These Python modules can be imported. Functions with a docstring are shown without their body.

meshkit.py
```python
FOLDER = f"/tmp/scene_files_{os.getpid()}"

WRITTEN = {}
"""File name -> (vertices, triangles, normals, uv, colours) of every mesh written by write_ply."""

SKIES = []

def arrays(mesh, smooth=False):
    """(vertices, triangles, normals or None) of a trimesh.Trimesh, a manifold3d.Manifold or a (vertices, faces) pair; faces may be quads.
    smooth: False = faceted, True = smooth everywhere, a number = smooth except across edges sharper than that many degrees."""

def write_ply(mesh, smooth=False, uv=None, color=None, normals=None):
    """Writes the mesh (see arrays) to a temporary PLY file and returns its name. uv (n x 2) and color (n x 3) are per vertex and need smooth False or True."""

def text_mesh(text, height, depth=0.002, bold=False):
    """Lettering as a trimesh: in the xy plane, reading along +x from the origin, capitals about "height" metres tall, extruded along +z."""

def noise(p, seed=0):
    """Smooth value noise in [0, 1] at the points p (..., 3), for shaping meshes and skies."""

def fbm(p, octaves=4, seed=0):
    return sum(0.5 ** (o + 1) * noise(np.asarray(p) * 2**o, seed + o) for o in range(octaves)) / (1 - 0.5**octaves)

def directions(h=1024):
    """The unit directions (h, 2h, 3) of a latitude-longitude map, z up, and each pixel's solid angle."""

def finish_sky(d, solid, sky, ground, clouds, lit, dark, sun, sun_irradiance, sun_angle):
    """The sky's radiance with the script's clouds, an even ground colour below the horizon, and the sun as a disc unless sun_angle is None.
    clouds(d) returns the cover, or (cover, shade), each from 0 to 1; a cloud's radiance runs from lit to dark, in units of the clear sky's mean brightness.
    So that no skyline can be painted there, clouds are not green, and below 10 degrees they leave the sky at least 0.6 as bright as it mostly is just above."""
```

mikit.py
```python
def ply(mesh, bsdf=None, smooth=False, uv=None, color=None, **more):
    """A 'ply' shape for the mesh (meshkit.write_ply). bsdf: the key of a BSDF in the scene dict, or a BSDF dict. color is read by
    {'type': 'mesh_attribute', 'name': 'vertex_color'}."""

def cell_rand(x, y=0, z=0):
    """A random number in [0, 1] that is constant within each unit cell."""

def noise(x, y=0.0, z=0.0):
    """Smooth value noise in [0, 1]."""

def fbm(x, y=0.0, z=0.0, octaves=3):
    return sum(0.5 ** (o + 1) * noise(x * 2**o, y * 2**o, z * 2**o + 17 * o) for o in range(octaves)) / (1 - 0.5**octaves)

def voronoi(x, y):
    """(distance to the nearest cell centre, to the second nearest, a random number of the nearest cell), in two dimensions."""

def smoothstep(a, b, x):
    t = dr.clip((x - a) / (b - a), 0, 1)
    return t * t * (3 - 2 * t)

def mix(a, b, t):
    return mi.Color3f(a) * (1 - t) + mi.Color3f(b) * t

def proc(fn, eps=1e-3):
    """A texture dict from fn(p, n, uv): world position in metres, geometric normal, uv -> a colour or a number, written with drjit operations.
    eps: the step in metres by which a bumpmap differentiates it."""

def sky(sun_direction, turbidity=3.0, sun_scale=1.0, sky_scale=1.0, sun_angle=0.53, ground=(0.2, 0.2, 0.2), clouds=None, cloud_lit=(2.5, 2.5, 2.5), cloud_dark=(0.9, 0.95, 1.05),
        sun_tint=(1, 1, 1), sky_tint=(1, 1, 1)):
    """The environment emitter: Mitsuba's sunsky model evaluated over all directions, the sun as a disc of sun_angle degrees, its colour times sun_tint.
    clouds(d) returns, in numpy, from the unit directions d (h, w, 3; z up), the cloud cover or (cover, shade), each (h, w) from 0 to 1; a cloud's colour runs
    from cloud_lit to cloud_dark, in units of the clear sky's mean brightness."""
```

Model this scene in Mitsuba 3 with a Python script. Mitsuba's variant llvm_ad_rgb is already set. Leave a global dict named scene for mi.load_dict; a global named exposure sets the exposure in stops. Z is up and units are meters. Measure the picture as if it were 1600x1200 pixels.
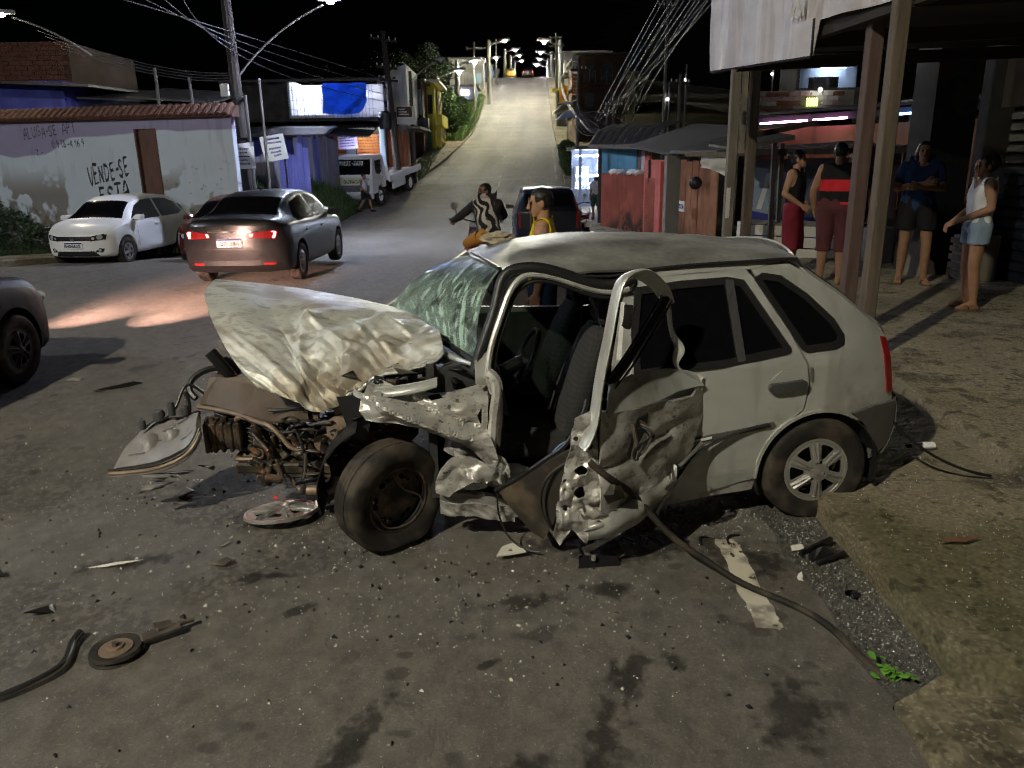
import math, random
import numpy as np, trimesh, mitsuba as mi, mikit, meshkit
import drjit as dr
import manifold3d as m3
from shapely.geometry import Polygon, box as sbox, Point, LineString
from shapely import affinity, union_all
from scipy.interpolate import PchipInterpolator, CubicSpline
from mikit import proc, noise, fbm, voronoi, cell_rand, smoothstep, mix

T = mi.ScalarTransform4f
PI = math.pi
scene, labels = {}, {}

# ---------------------------------------------------------------- camera
CAM_H, PITCH, ROLL = 1.9, math.radians(16.2), math.radians(1.0)
_f = np.array([0, math.cos(PITCH), -math.sin(PITCH)]); _r = np.array([1.0, 0, 0]); _u = np.cross(_r, _f)
_up = math.cos(ROLL) * _u + math.sin(ROLL) * _r
scene['camera'] = {'type': 'perspective', 'fov': 67.31, 'fov_axis': 'x', 'near_clip': 0.05, 'far_clip': 3000.0,
                   'to_world': T().look_at(origin=[0, 0, CAM_H], target=[0, float(_f[1]), CAM_H + float(_f[2])], up=_up.tolist())}
exposure = 3.0  # lamp values below are written for stop 0 and divided by EXP
EXP = 2.0 ** exposure

# ---------------------------------------------------------------- night sky (moonless, a trace of town glow)
SKY, HEADS = 0.0014, 320.0
KEYP, L1P, L2P, FARP, SIDEP = 11000.0, 450.0, 5600.0, 5800.0, 3600.0
scene['sky'] = {**mikit.sky([0.3, 0.9, 0.25], turbidity=3, sun_scale=0.0, sky_scale=SKY / EXP, sky_tint=(0.75, 0.85, 1.15)), 'sampling_weight': 1.0}


# ---------------------------------------------------------------- materials
def rgb(c):
    return {'type': 'rgb', 'value': [float(x) for x in c]}


def mat(name, c, rough=0.6, metal=0.0, spec=0.5, coat=0.0, bump=None, bscale=0.002, sheen=0.0):
    col = c if isinstance(c, dict) else rgb(c)
    b = {'type': 'principled', 'base_color': col, 'roughness': rough if not callable(rough) else proc(rough), 'metallic': metal, 'specular': spec}
    if coat:
        b['clearcoat'] = coat
        b['clearcoat_gloss'] = 0.85
    if sheen:
        b['sheen'] = sheen
    b = {'type': 'twosided', 'b': b}
    if bump is not None:
        b = {'type': 'bumpmap', 'tex': proc(bump, 2e-3), 'scale': bscale, 'b': b}
    scene[name] = b
    return name


def stain(p, x, y, rx, ry, a=0.0):
    c, s = math.cos(a), math.sin(a)
    dx, dy = p.x - x, p.y - y
    u, v = (dx * c + dy * s) / rx, (dy * c - dx * s) / ry
    return dr.sqrt(u * u + v * v)




STAINS = [(0.27, 2.12, 0.07, 0.50, -0.30), (0.42, 2.45, 0.06, 0.25, -0.3), (-0.60, 2.10, 0.05, 0.30, -0.35), (0.1, 3.05, 0.13, 0.06, 0.2), (0.42, 3.12, 0.10, 0.07, 0), (-0.96, 3.0, 0.07, 0.04, 0.4), (-1.9, 3.45, 0.20, 0.07, 0.2), (-1.2, 3.3, 0.16, 0.05, 0.1),
          (0.5, 3.55, 0.45, 0.16, 0.1), (1.15, 3.35, 0.22, 0.14, -0.9), (0.03, 1.98, 0.08, 0.16, -0.2), (-0.1, 2.6, 0.05, 0.018, 0.5), (0.62, 2.6, 0.04, 0.05, 0), (-1.2, 4.0, 0.5, 0.12, 0.2), (0.98, 2.3, 0.22, 0.10, 1.1)]


def asphalt_c(p, n, uv):
    big = fbm(p.x * 0.55, p.y * 0.3, 0, 3)
    mid = fbm(p.x * 3.1, p.y * 3.1, 3, 3)
    grain = 0.5 * noise(p.x * 130, p.y * 130, 1) + 0.5 * noise(p.x * 310, p.y * 310, 2)
    base = mix((0.080, 0.072, 0.063), (0.122, 0.110, 0.097), big * 0.75 + mid * 0.25)
    base = base * (0.80 + 0.40 * grain)
    stone = smoothstep(0.84, 0.93, noise(p.x * 120, p.y * 120, 9))
    base = mix(base, (0.20, 0.185, 0.165), stone * 0.5)
    warp = 0.55 * (fbm(p.x * 7, p.y * 5, 7, 3) - 0.5) + 0.6 * (fbm(p.x * 24, p.y * 20, 3, 3) - 0.5)
    dark = mi.Float(0)
    for s in STAINS:
        dark = dr.maximum(dark, 1 - smoothstep(0.45, 1.25, stain(p, *s) + warp * 2.6))
    mott = fbm(p.x * 17, p.y * 13, 11, 3)
    grit = smoothstep(0.50, 0.66, fbm(p.x * 1.1 + 2, p.y * 1.4, 6, 3)) * (1 - smoothstep(-0.6, 1.0, p.x)) * (1 - smoothstep(6.0, 9.0, p.y))
    base = base * (0.72 + 0.56 * mott) * (1 - 0.30 * grit * smoothstep(0.35, 0.6, noise(p.x * 45, p.y * 45, 8)))
    tyre = smoothstep(0.55, 0.75, fbm(p.x * 2.2 - p.y * .35, p.y * 0.16, 9, 3))
    base = base * (1 - 0.16 * tyre)
    spots = smoothstep(0.70, 0.80, fbm(p.x * 9 + 3, p.y * 9, 5, 2)) * smoothstep(0.5, 0.62, fbm(p.x * 0.9, p.y * 0.9, 2, 2))
    base = base * (1 - 0.66 * dark) * (1 - 0.4 * spots)
    # long worn wheel tracks and patched strips on the far slope
    far = smoothstep(14.0, 26.0, p.y)
    tr = 0.5 + 0.5 * dr.sin((p.x - 0.035 * p.y + fbm(p.y * 0.02, p.x * 0.2, 0, 2) * 1.2) * 3.6)
    patch = smoothstep(0.50, 0.60, fbm(p.x * 0.45 + 9, p.y * 0.13, 4, 3))
    band = smoothstep(0.55, 0.68, fbm(p.x * 0.30, p.y * 0.9, 6, 3))
    base = base * (1 + far * (0.22 * tr - 0.12 + 0.30 * patch + 0.35 * band + 0.15))
    return base


def asphalt_r(p, n, uv):
    wet = mi.Float(0)
    for s in STAINS[:12]:
        wet = dr.maximum(wet, 1 - smoothstep(0.45, 1.2, stain(p, *s) + (fbm(p.x * 6, p.y * 6, 7, 3) - 0.5) * 2.6))
    return 0.78 - 0.38 * wet


def asphalt_b(p, n, uv):
    return 0.6 * noise(p.x * 130, p.y * 130, 1) + 0.6 * noise(p.x * 60, p.y * 60, 2) + 2.0 * fbm(p.x * 4, p.y * 4, 3, 2)


mat('m_asphalt', proc(asphalt_c), asphalt_r, bump=asphalt_b, bscale=0.0035, spec=0.35)


def conc_c(p, n, uv):
    b = fbm(p.x * 1.2, p.y * 1.2, p.z, 4)
    g = noise(p.x * 70, p.y * 70, p.z * 70)
    c = mix((0.125, 0.105, 0.072), (0.25, 0.215, 0.155), b)
    dirt = smoothstep(0.45, 0.7, fbm(p.x * 0.7 + 4, p.y * 0.7, 2, 3))
    c = mix(c, (0.085, 0.075, 0.042), dirt * 0.6)
    v = voronoi(p.x * 0.55 + 0.3 * fbm(p.x * 2, p.y * 2, 0, 2), p.y * 0.55)
    crack = 1 - smoothstep(0.0, 0.010, v[1] - v[0])
    blot = smoothstep(0.58, 0.70, fbm(p.x * 2.6, p.y * 3.4, 8, 4))
    c = c * (1 - 0.45 * crack) * (1 - 0.45 * blot)
    agg = smoothstep(0.62, 0.80, noise(p.x * 85, p.y * 85, p.z * 85))
    c = mix(c, (0.30, 0.27, 0.21), agg * 0.35)
    pit = smoothstep(0.60, 0.72, fbm(p.x * 16, p.y * 16, p.z * 16, 3))
    moss = smoothstep(0.46, 0.62, fbm(p.x * 1.9, p.y * 1.9, p.z * 4 + 3, 4)) * (1 - smoothstep(2.2, 3.4, p.x)) * (1 - smoothstep(6, 9, p.y))
    c = mix(c, (0.075, 0.072, 0.035), moss * 0.6) * (1 - 0.45 * pit)
    return c * (0.7 + 0.6 * g)


mat('m_concrete', proc(conc_c), 0.85, spec=0.3, bump=lambda p, n, uv: noise(p.x * 60, p.y * 60, p.z * 60) + 1.2 * fbm(p.x * 22, p.y * 22, p.z * 22, 3) + 2.4 * fbm(p.x * 7, p.y * 7, p.z * 7, 3), bscale=0.007)


def dirt_c(p, n, uv):
    b = fbm(p.x * 0.8, p.y * 0.8, 0, 4)
    g = noise(p.x * 30, p.y * 30, 0)
    return mix((0.016, 0.017, 0.012), (0.04, 0.036, 0.026), b) * (0.7 + 0.6 * g)


mat('m_dirt', proc(dirt_c), 0.95, spec=0.2)


def grit_c(p, n, uv):
    g = noise(p.x * 60, p.y * 60, 0)
    h = noise(p.x * 140, p.y * 140, 3)
    return mix((0.035, 0.033, 0.03), (0.10, 0.095, 0.085), g * 0.5 + fbm(p.x * 5, p.y * 5, 0, 2) * 0.5) * (0.6 + 0.8 * h)


mat('m_grit', proc(grit_c), 0.7, spec=0.4, bump=lambda p, n, uv: noise(p.x * 60, p.y * 60, 0) + noise(p.x * 140, p.y * 140, 3), bscale=0.006)


def silver_c(p, n, uv):
    d = fbm(p.x * 2.3, p.y * 2.3, p.z * 3.5, 4)
    f = fbm(p.x * 11, p.y * 11, p.z * 11, 3)
    c = mix((0.40, 0.405, 0.385), (0.55, 0.555, 0.53), d)
    run = smoothstep(0.50, 0.72, fbm(p.x * 9 + p.y, p.y * 9, p.z * 1.2, 3))
    c = mix(c, (0.26, 0.245, 0.21), run * 0.45)
    mud = smoothstep(0.56, 0.74, d * 0.7 + f * 0.35)
    return mix(c, (0.21, 0.18, 0.135), mud * 0.55)


mat('m_silver', proc(silver_c), lambda p, n, uv: 0.30 + 0.25 * fbm(p.x * 4, p.y * 4, p.z * 4, 2), metal=0.4, spec=0.5, coat=0.25)


def hood_c(p, n, uv):
    d = fbm(p.x * 3.0 + 2, p.y * 2.0, p.z * 4, 4)
    st = fbm(p.x * 2.0 + 5 * fbm(p.x * 3, p.y * 3, 1, 2), p.y * 9.0, p.z * 6, 3)
    c = mix((0.46, 0.465, 0.44), (0.60, 0.605, 0.58), d)
    c = mix(c, (0.21, 0.165, 0.095), smoothstep(0.47, 0.66, d) * 0.75)
    c = mix(c, (0.22, 0.175, 0.12), smoothstep(0.52, 0.68, st) * 0.6)
    sc = smoothstep(0.62, 0.70, fbm(p.x * 3 + p.y * 22, p.y * 6 - p.x * 10, p.z * 10, 3))
    fine = smoothstep(0.60, 0.66, fbm(p.x * 9 + p.y * 70, p.y * 18 - p.x * 30, p.z * 30, 2))
    return mix(mix(c, (0.20, 0.16, 0.11), sc * 0.5), (0.24, 0.21, 0.17), fine * 0.35)


mat('m_hood', proc(hood_c), lambda p, n, uv: 0.38 + 0.25 * fbm(p.x * 5, p.y * 5, p.z * 5, 2), metal=0.3, spec=0.5, coat=0.12)


def torn_c(p, n, uv):
    d = fbm(p.x * 9, p.y * 9, p.z * 9, 4)
    e = fbm(p.x * 30, p.y * 30, p.z * 30, 2)
    c = mix((0.40, 0.39, 0.37), (0.58, 0.565, 0.54), d)
    s1 = smoothstep(0.50, 0.70, fbm(p.x * 6 + p.z * 16, p.y * 8, p.z * 5 - p.x * 9, 4))
    c = mix(c, (0.24, 0.205, 0.17), s1 * 0.35)
    s2 = smoothstep(0.60, 0.70, fbm(p.x * 18 - p.z * 75, p.y * 60, p.z * 20 + p.x * 40, 3))
    s3 = smoothstep(0.77, 0.82, fbm(p.x * 26, p.y * 26, p.z * 26, 2))
    return mix(mix(c, (0.14, 0.115, 0.09), s2 * 0.45), (0.03, 0.025, 0.02), s3 * 0.7)


mat('m_torn', proc(torn_c), 0.36, metal=0.4, spec=0.5)


def roof_c(p, n, uv):
    d = fbm(p.x * 2.2, p.y * 3.5, p.z, 4)
    f = noise(p.x * 40, p.y * 40, p.z)
    c = mix((0.08, 0.08, 0.074), (0.25, 0.248, 0.232), smoothstep(0.25, 0.75, d))
    return c * (0.8 + 0.4 * f)


mat('m_roof', proc(roof_c), 0.45, metal=0.25, spec=0.5)


def rust_c(p, n, uv):
    d = fbm(p.x * 14, p.y * 14, p.z * 14, 4)
    c = mix((0.025, 0.020, 0.016), (0.115, 0.085, 0.062), smoothstep(0.3, 0.8, d))
    return mix(c, (0.22, 0.09, 0.035), smoothstep(0.62, 0.76, fbm(p.x * 22 + 5, p.y * 22, p.z * 22, 2)) * 0.7)


mat('m_rust', proc(rust_c), 0.55, metal=0.35)
mat('m_engine', proc(lambda p, n, uv: mix((0.05, 0.042, 0.035), (0.17, 0.145, 0.12), fbm(p.x * 20, p.y * 20, p.z * 20, 3))), 0.5, metal=0.5)
mat('m_plate', proc(lambda p, n, uv: mix((0.060, 0.045, 0.034), (0.125, 0.092, 0.068), fbm(p.x * 8, p.y * 8, p.z * 8, 4))), 0.6, metal=0.1)
mat('m_copper', proc(lambda p, n, uv: mix((0.12, 0.085, 0.06), (0.30, 0.22, 0.165), fbm(p.x * 18, p.y * 18, p.z * 18, 3))), 0.5, metal=0.4)
mat('m_black', (0.012, 0.012, 0.013), 0.45)
mat('m_blackgloss', (0.010, 0.010, 0.012), 0.12, coat=0.6)
mat('m_rubber', proc(lambda p, n, uv: mix((0.018, 0.016, 0.014), (0.06, 0.048, 0.036), smoothstep(0.4, 0.75, fbm(p.x * 9, p.y * 9, p.z * 9, 3)))), 0.75, spec=0.3)
mat('m_trimpanel', proc(lambda p, n, uv: mix((0.022, 0.018, 0.014), (0.095, 0.07, 0.045), smoothstep(0.45, 0.8, fbm(p.x * 6, p.y * 6, p.z * 6, 4)))), 0.55)
mat('m_plastic', (0.045, 0.046, 0.048), 0.55)
mat('m_bumper', proc(lambda p, n, uv: mix((0.05, 0.05, 0.048), (0.10, 0.095, 0.085), fbm(p.x * 7, p.y * 7, p.z * 7, 3))), 0.7)
mat('m_greyplastic', proc(lambda p, n, uv: mix((0.10, 0.092, 0.088), (0.26, 0.245, 0.24), fbm(p.x * 12, p.y * 12, p.z * 12, 4))), 0.45)
mat('m_alloy', proc(lambda p, n, uv: mix((0.40, 0.39, 0.37), (0.62, 0.61, 0.59), fbm(p.x * 12, p.y * 12, p.z * 12, 2))), 0.32, metal=0.75)
mat('m_steel', (0.33, 0.32, 0.30), 0.4, metal=0.8)
mat('m_chrome', (0.75, 0.75, 0.74), 0.12, metal=1.0)
mat('m_seat', proc(lambda p, n, uv: mix((0.014, 0.014, 0.015), (0.034, 0.033, 0.033), 0.5 + 0.3 * dr.sin(p.z * 230) * noise(p.x * 90, p.y * 90, p.z * 20))), 0.9, sheen=0.4)
mat('m_interior', (0.03, 0.028, 0.027), 0.8)
mat('m_redlens', (0.22, 0.008, 0.010), 0.12, coat=0.5)
mat('m_clearlens', (0.62, 0.64, 0.66), 0.08, metal=0.6, coat=0.6)
mat('m_whitecar', proc(lambda p, n, uv: mix((0.66, 0.65, 0.62), (0.72, 0.71, 0.69), fbm(p.x, p.y, p.z, 2))), 0.25, coat=0.7)
mat('m_greycar', (0.013, 0.0125, 0.013), 0.32, metal=0.2, coat=0.4)
mat('m_blackcar', (0.004, 0.004, 0.005), 0.5, spec=0.12)
mat('m_bluecar', (0.004, 0.005, 0.011), 0.18, coat=0.9)
mat('m_redcar', (0.06, 0.006, 0.007), 0.2, coat=0.8)
mat('m_pane', (0.004, 0.004, 0.005), 0.08, spec=0.3)
mat('m_white', (0.70, 0.70, 0.68), 0.5)
mat('m_offwhite', (0.55, 0.53, 0.47), 0.7)
mat('m_print', (0.02, 0.02, 0.024), 0.7)
mat('m_printblue', (0.02, 0.03, 0.16), 0.6)
mat('m_printred', (0.5, 0.02, 0.02), 0.6)
mat('m_yellow', (0.72, 0.55, 0.02), 0.8, sheen=0.3)
mat('m_wood', proc(lambda p, n, uv: mix((0.055, 0.042, 0.032), (0.16, 0.122, 0.088), fbm(p.x * 26, p.y * 26, p.z * 1.6, 3)) * (0.75 + 0.4 * noise(p.x * 5, p.y * 5, p.z * 2.0))), 0.8, bump=lambda p, n, uv: fbm(p.x * 60, p.y * 60, p.z * 3, 2), bscale=0.003)
mat('m_woodred', proc(lambda p, n, uv: mix((0.05, 0.030, 0.026), (0.13, 0.082, 0.068), fbm(p.x * 26, p.y * 26, p.z * 1.6, 3))), 0.8)
mat('m_woodgrey', proc(lambda p, n, uv: mix((0.10, 0.088, 0.07), (0.24, 0.21, 0.165), fbm(p.x * 22, p.y * 22, p.z * 1.4, 3)) * (0.75 + 0.4 * noise(p.x * 5, p.y * 5, p.z * 2.0))), 0.85, bump=lambda p, n, uv: fbm(p.x * 60, p.y * 60, p.z * 3, 2), bscale=0.003)
mat('m_darkwood', (0.030, 0.024, 0.020), 0.9)
mat('m_darkmetal', (0.03, 0.03, 0.03), 0.5, metal=0.3)
mat('m_cable', (0.06, 0.06, 0.063), 0.6)
mat('m_poleconc', proc(lambda p, n, uv: mix((0.055, 0.05, 0.045), (0.11, 0.105, 0.095), fbm(p.x * 6, p.y * 6, p.z * 2, 3))), 0.85)
mat('m_galv', (0.34, 0.34, 0.33), 0.45, metal=0.5)
mat('m_tile', proc(lambda p, n, uv: mix((0.05, 0.020, 0.013), (0.13, 0.052, 0.028), fbm(p.x * 5, p.y * 5, p.z * 5, 3))), 0.85)
mat('m_brick', proc(lambda p, n, uv: mix((0.06, 0.022, 0.013), (0.12, 0.05, 0.028), fbm(p.x * 4, p.y * 4, p.z * 6, 3))), 0.9)
mat('m_leaf', proc(lambda p, n, uv: mix((0.025, 0.05, 0.012), (0.065, 0.105, 0.025), noise(p.x * 6, p.y * 6, p.z * 6))), 0.6)
mat('m_leafdark', proc(lambda p, n, uv: mix((0.014, 0.03, 0.010), (0.04, 0.07, 0.022), noise(p.x * 3, p.y * 3, p.z * 3))), 0.65)
mat('m_leafblack', (0.006, 0.010, 0.005), 0.8, spec=0.1)
mat('m_bark', (0.07, 0.055, 0.04), 0.9)


# ---------------------------------------------------------------- scene bookkeeping
def uniq(key):
    if key not in scene and key not in labels and key not in _used:
        _used.add(key)
        return key
    k = 1
    while f'{key}_{k:03d}' in _used:
        k += 1
    _used.add(f'{key}_{k:03d}')
    return f'{key}_{k:03d}'


_used = set()


def thing(name, label, cat, group=None):
    key = uniq(name)
    labels[key] = {'label': label, 'category': cat}
    if group:
        labels[key]['group'] = group
    return key


def part(parent, name, mesh, m, smooth=35, label=None, stuff=False, **more):
    key = uniq(f'{parent}__{name}')
    scene[key] = mikit.ply(mesh, m, smooth=smooth, **more)
    if label or stuff:
        labels[key] = {}
        if label:
            labels[key]['label'] = label
        if stuff:
            labels[key]['kind'] = 'stuff'
    return key


def whole(name, label, cat, mesh, m, smooth=35, group=None, **more):
    key = thing(name, label, cat, group)
    scene[key] = mikit.ply(mesh, m, smooth=smooth, **more)
    return key


def struct(name, mesh, m, smooth=False):
    key = uniq(name)
    scene[key] = mikit.ply(mesh, m, smooth=smooth)
    labels[key] = {'kind': 'structure', 'label': name.replace('_', ' ')}
    return key


def stuff(name, label, mesh, m, smooth=False, cat=None):
    key = uniq(name)
    scene[key] = mikit.ply(mesh, m, smooth=smooth)
    labels[key] = {'kind': 'stuff', 'label': label}
    if cat:
        labels[key]['category'] = cat
    return key


def emit(key, c, weight=1.0):
    scene[key]['emitter'] = {'type': 'area', 'radiance': rgb(np.asarray(c, float) / EXP), 'sampling_weight': float(weight)}


# ---------------------------------------------------------------- mesh helpers
def tm(v, f):
    f = np.asarray(f)
    if f.shape[1] == 4:
        f = np.vstack([f[:, [0, 1, 2]], f[:, [0, 2, 3]]])
    return trimesh.Trimesh(np.asarray(v, float), f, process=False)


def cat(*ms):
    ms = [m for g in ms for m in (g if isinstance(g, (list, tuple)) else [g])]
    return trimesh.util.concatenate([to_tm(m) for m in ms])


def to_tm(m):
    if hasattr(m, 'to_mesh'):
        q = m.to_mesh()
        return trimesh.Trimesh(np.array(q.vert_properties[:, :3], float), np.array(q.tri_verts), process=False)
    return m


def to_m3(mesh):
    return m3.Manifold(m3.Mesh(np.asarray(mesh.vertices, np.float32), np.asarray(mesh.faces, np.uint32)))


def box(x0, x1, y0, y1, z0, z1, b=0.0):
    if b <= 0:
        m = trimesh.creation.box((x1 - x0, y1 - y0, z1 - z0))
    else:
        b = min(b, 0.45 * min(x1 - x0, y1 - y0, z1 - z0))
        hx, hy, hz = (x1 - x0) / 2, (y1 - y0) / 2, (z1 - z0) / 2
        pts = []
        for sx in (-1, 1):
            for sy in (-1, 1):
                for sz in (-1, 1):
                    pts += [(sx * hx, sy * (hy - b), sz * (hz - b)), (sx * (hx - b), sy * hy, sz * (hz - b)), (sx * (hx - b), sy * (hy - b), sz * hz)]
        m = hull(pts)
    m.apply_translation(((x0 + x1) / 2, (y0 + y1) / 2, (z0 + z1) / 2))
    return m


def hull(pts):
    return to_tm(m3.Manifold.hull_points(np.asarray(pts, np.float32)))


def beam(a, b, w, h, bev=0.0, up=(0, 0, 1)):
    """A bar of rectangular section from a to b: w across, h along 'up'."""
    a, b = np.asarray(a, float), np.asarray(b, float)
    d = b - a
    L = np.linalg.norm(d)
    d = d / L
    u = np.asarray(up, float)
    if abs(d @ u) > 0.98:
        u = np.array([0, 1.0, 0])
    x = np.cross(d, u); x /= np.linalg.norm(x)
    z = np.cross(x, d)
    m = box(-w / 2, w / 2, 0, L, -h / 2, h / 2, bev)
    M = np.eye(4); M[:3, 0], M[:3, 1], M[:3, 2], M[:3, 3] = x, d, z, a
    m.apply_transform(M)
    return m


def loft(rings, caps=True):
    rings = np.asarray(rings, float)
    k, n, _ = rings.shape
    v = rings.reshape(-1, 3)
    f = []
    i = np.arange(n)
    for a in range(k - 1):
        q = np.stack([a * n + i, a * n + (i + 1) % n, (a + 1) * n + (i + 1) % n, (a + 1) * n + i], 1)
        f += [q[:, [0, 1, 2]], q[:, [0, 2, 3]]]
    f = np.vstack(f)
    if caps:
        v = np.vstack([v, rings[0].mean(0), rings[-1].mean(0)])
        c0, c1 = k * n, k * n + 1
        f = np.vstack([f, np.stack([(i + 1) % n, i, i * 0 + c0], 1), np.stack([(k - 1) * n + i, (k - 1) * n + (i + 1) % n, i * 0 + c1], 1)])
    return tm(v, f)


def tube(pts, r, n=8, caps=True, flat=1.0):
    pts = np.asarray(pts, float)
    r = np.broadcast_to(np.asarray(r, float), (len(pts),))
    t = np.gradient(pts, axis=0)
    t /= np.maximum(np.linalg.norm(t, axis=1, keepdims=True), 1e-9)
    u = np.cross(t[0], [0, 0, 1.0])
    if np.linalg.norm(u) < 0.05:
        u = np.cross(t[0], [1.0, 0, 0])
    u /= np.linalg.norm(u)
    a = np.arange(n) * 2 * PI / n
    rings = []
    for p, d, rr in zip(pts, t, r):
        u = u - d * (u @ d)
        u /= np.linalg.norm(u)
        w = np.cross(d, u)
        rings.append(p + rr * (np.cos(a)[:, None] * u + flat * np.sin(a)[:, None] * w))
    return loft(rings, caps)


def smoothpath(pts, n=24):
    pts = np.asarray(pts, float)
    s = np.concatenate([[0], np.cumsum(np.linalg.norm(np.diff(pts, axis=0), axis=1))])
    return CubicSpline(s, pts)(np.linspace(0, s[-1], n)) if len(pts) > 2 else np.linspace(pts[0], pts[-1], n)


def polyline(pts, n):
    pts = np.asarray(pts, float)
    s = np.concatenate([[0], np.cumsum(np.linalg.norm(np.diff(pts, axis=0), axis=1))])
    return PchipInterpolator(s, pts)(np.linspace(0, s[-1], n))


def lathe(prof, n=32, axis='z'):
    """prof: (r, h) pairs from one end to the other; closed on the axis."""
    prof = [(max(r, 1e-4), h) for r, h in prof]
    a = np.arange(n) * 2 * PI / n
    rings = [np.stack([r * np.cos(a), r * np.sin(a), 0 * a + h], 1) for r, h in prof]
    m = loft(rings)
    if axis == 'y':
        m.apply_transform(np.array([[1, 0, 0, 0], [0, 0, -1, 0], [0, 1, 0, 0], [0, 0, 0, 1.0]]))
    if axis == 'x':
        m.apply_transform(np.array([[0, 0, 1, 0], [1, 0, 0, 0], [0, 1, 0, 0], [0, 0, 0, 1.0]]))
    m.fix_normals() if False else None
    return m


def xsec(poly):
    polys = getattr(poly, 'geoms', [poly])
    loops = []
    for g in polys:
        g = g.buffer(0)
        for q in getattr(g, 'geoms', [g]):
            if q.is_empty:
                continue
            loops.append(np.array(q.exterior.coords)[:-1])
            loops += [np.array(r.coords)[:-1] for r in q.interiors]
    return m3.CrossSection(loops, m3.FillRule.EvenOdd)


def panel(poly, t, h, fn=None):
    """Polygon (u, v) as a slab of thickness t (w from 0 to t), refined to edges of about h, then mapped by fn(u, v, w) -> (n, 3)."""
    m = xsec(poly).extrude(t)
    if h:
        m = m.refine_to_length(h)
    m = to_tm(m)
    if fn is not None:
        v = m.vertices
        w = np.asarray(fn(v[:, 0], v[:, 1], v[:, 2]), float)
        m = tm(w, m.faces)
        if m.volume < 0:
            m.invert()
    return m


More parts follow.
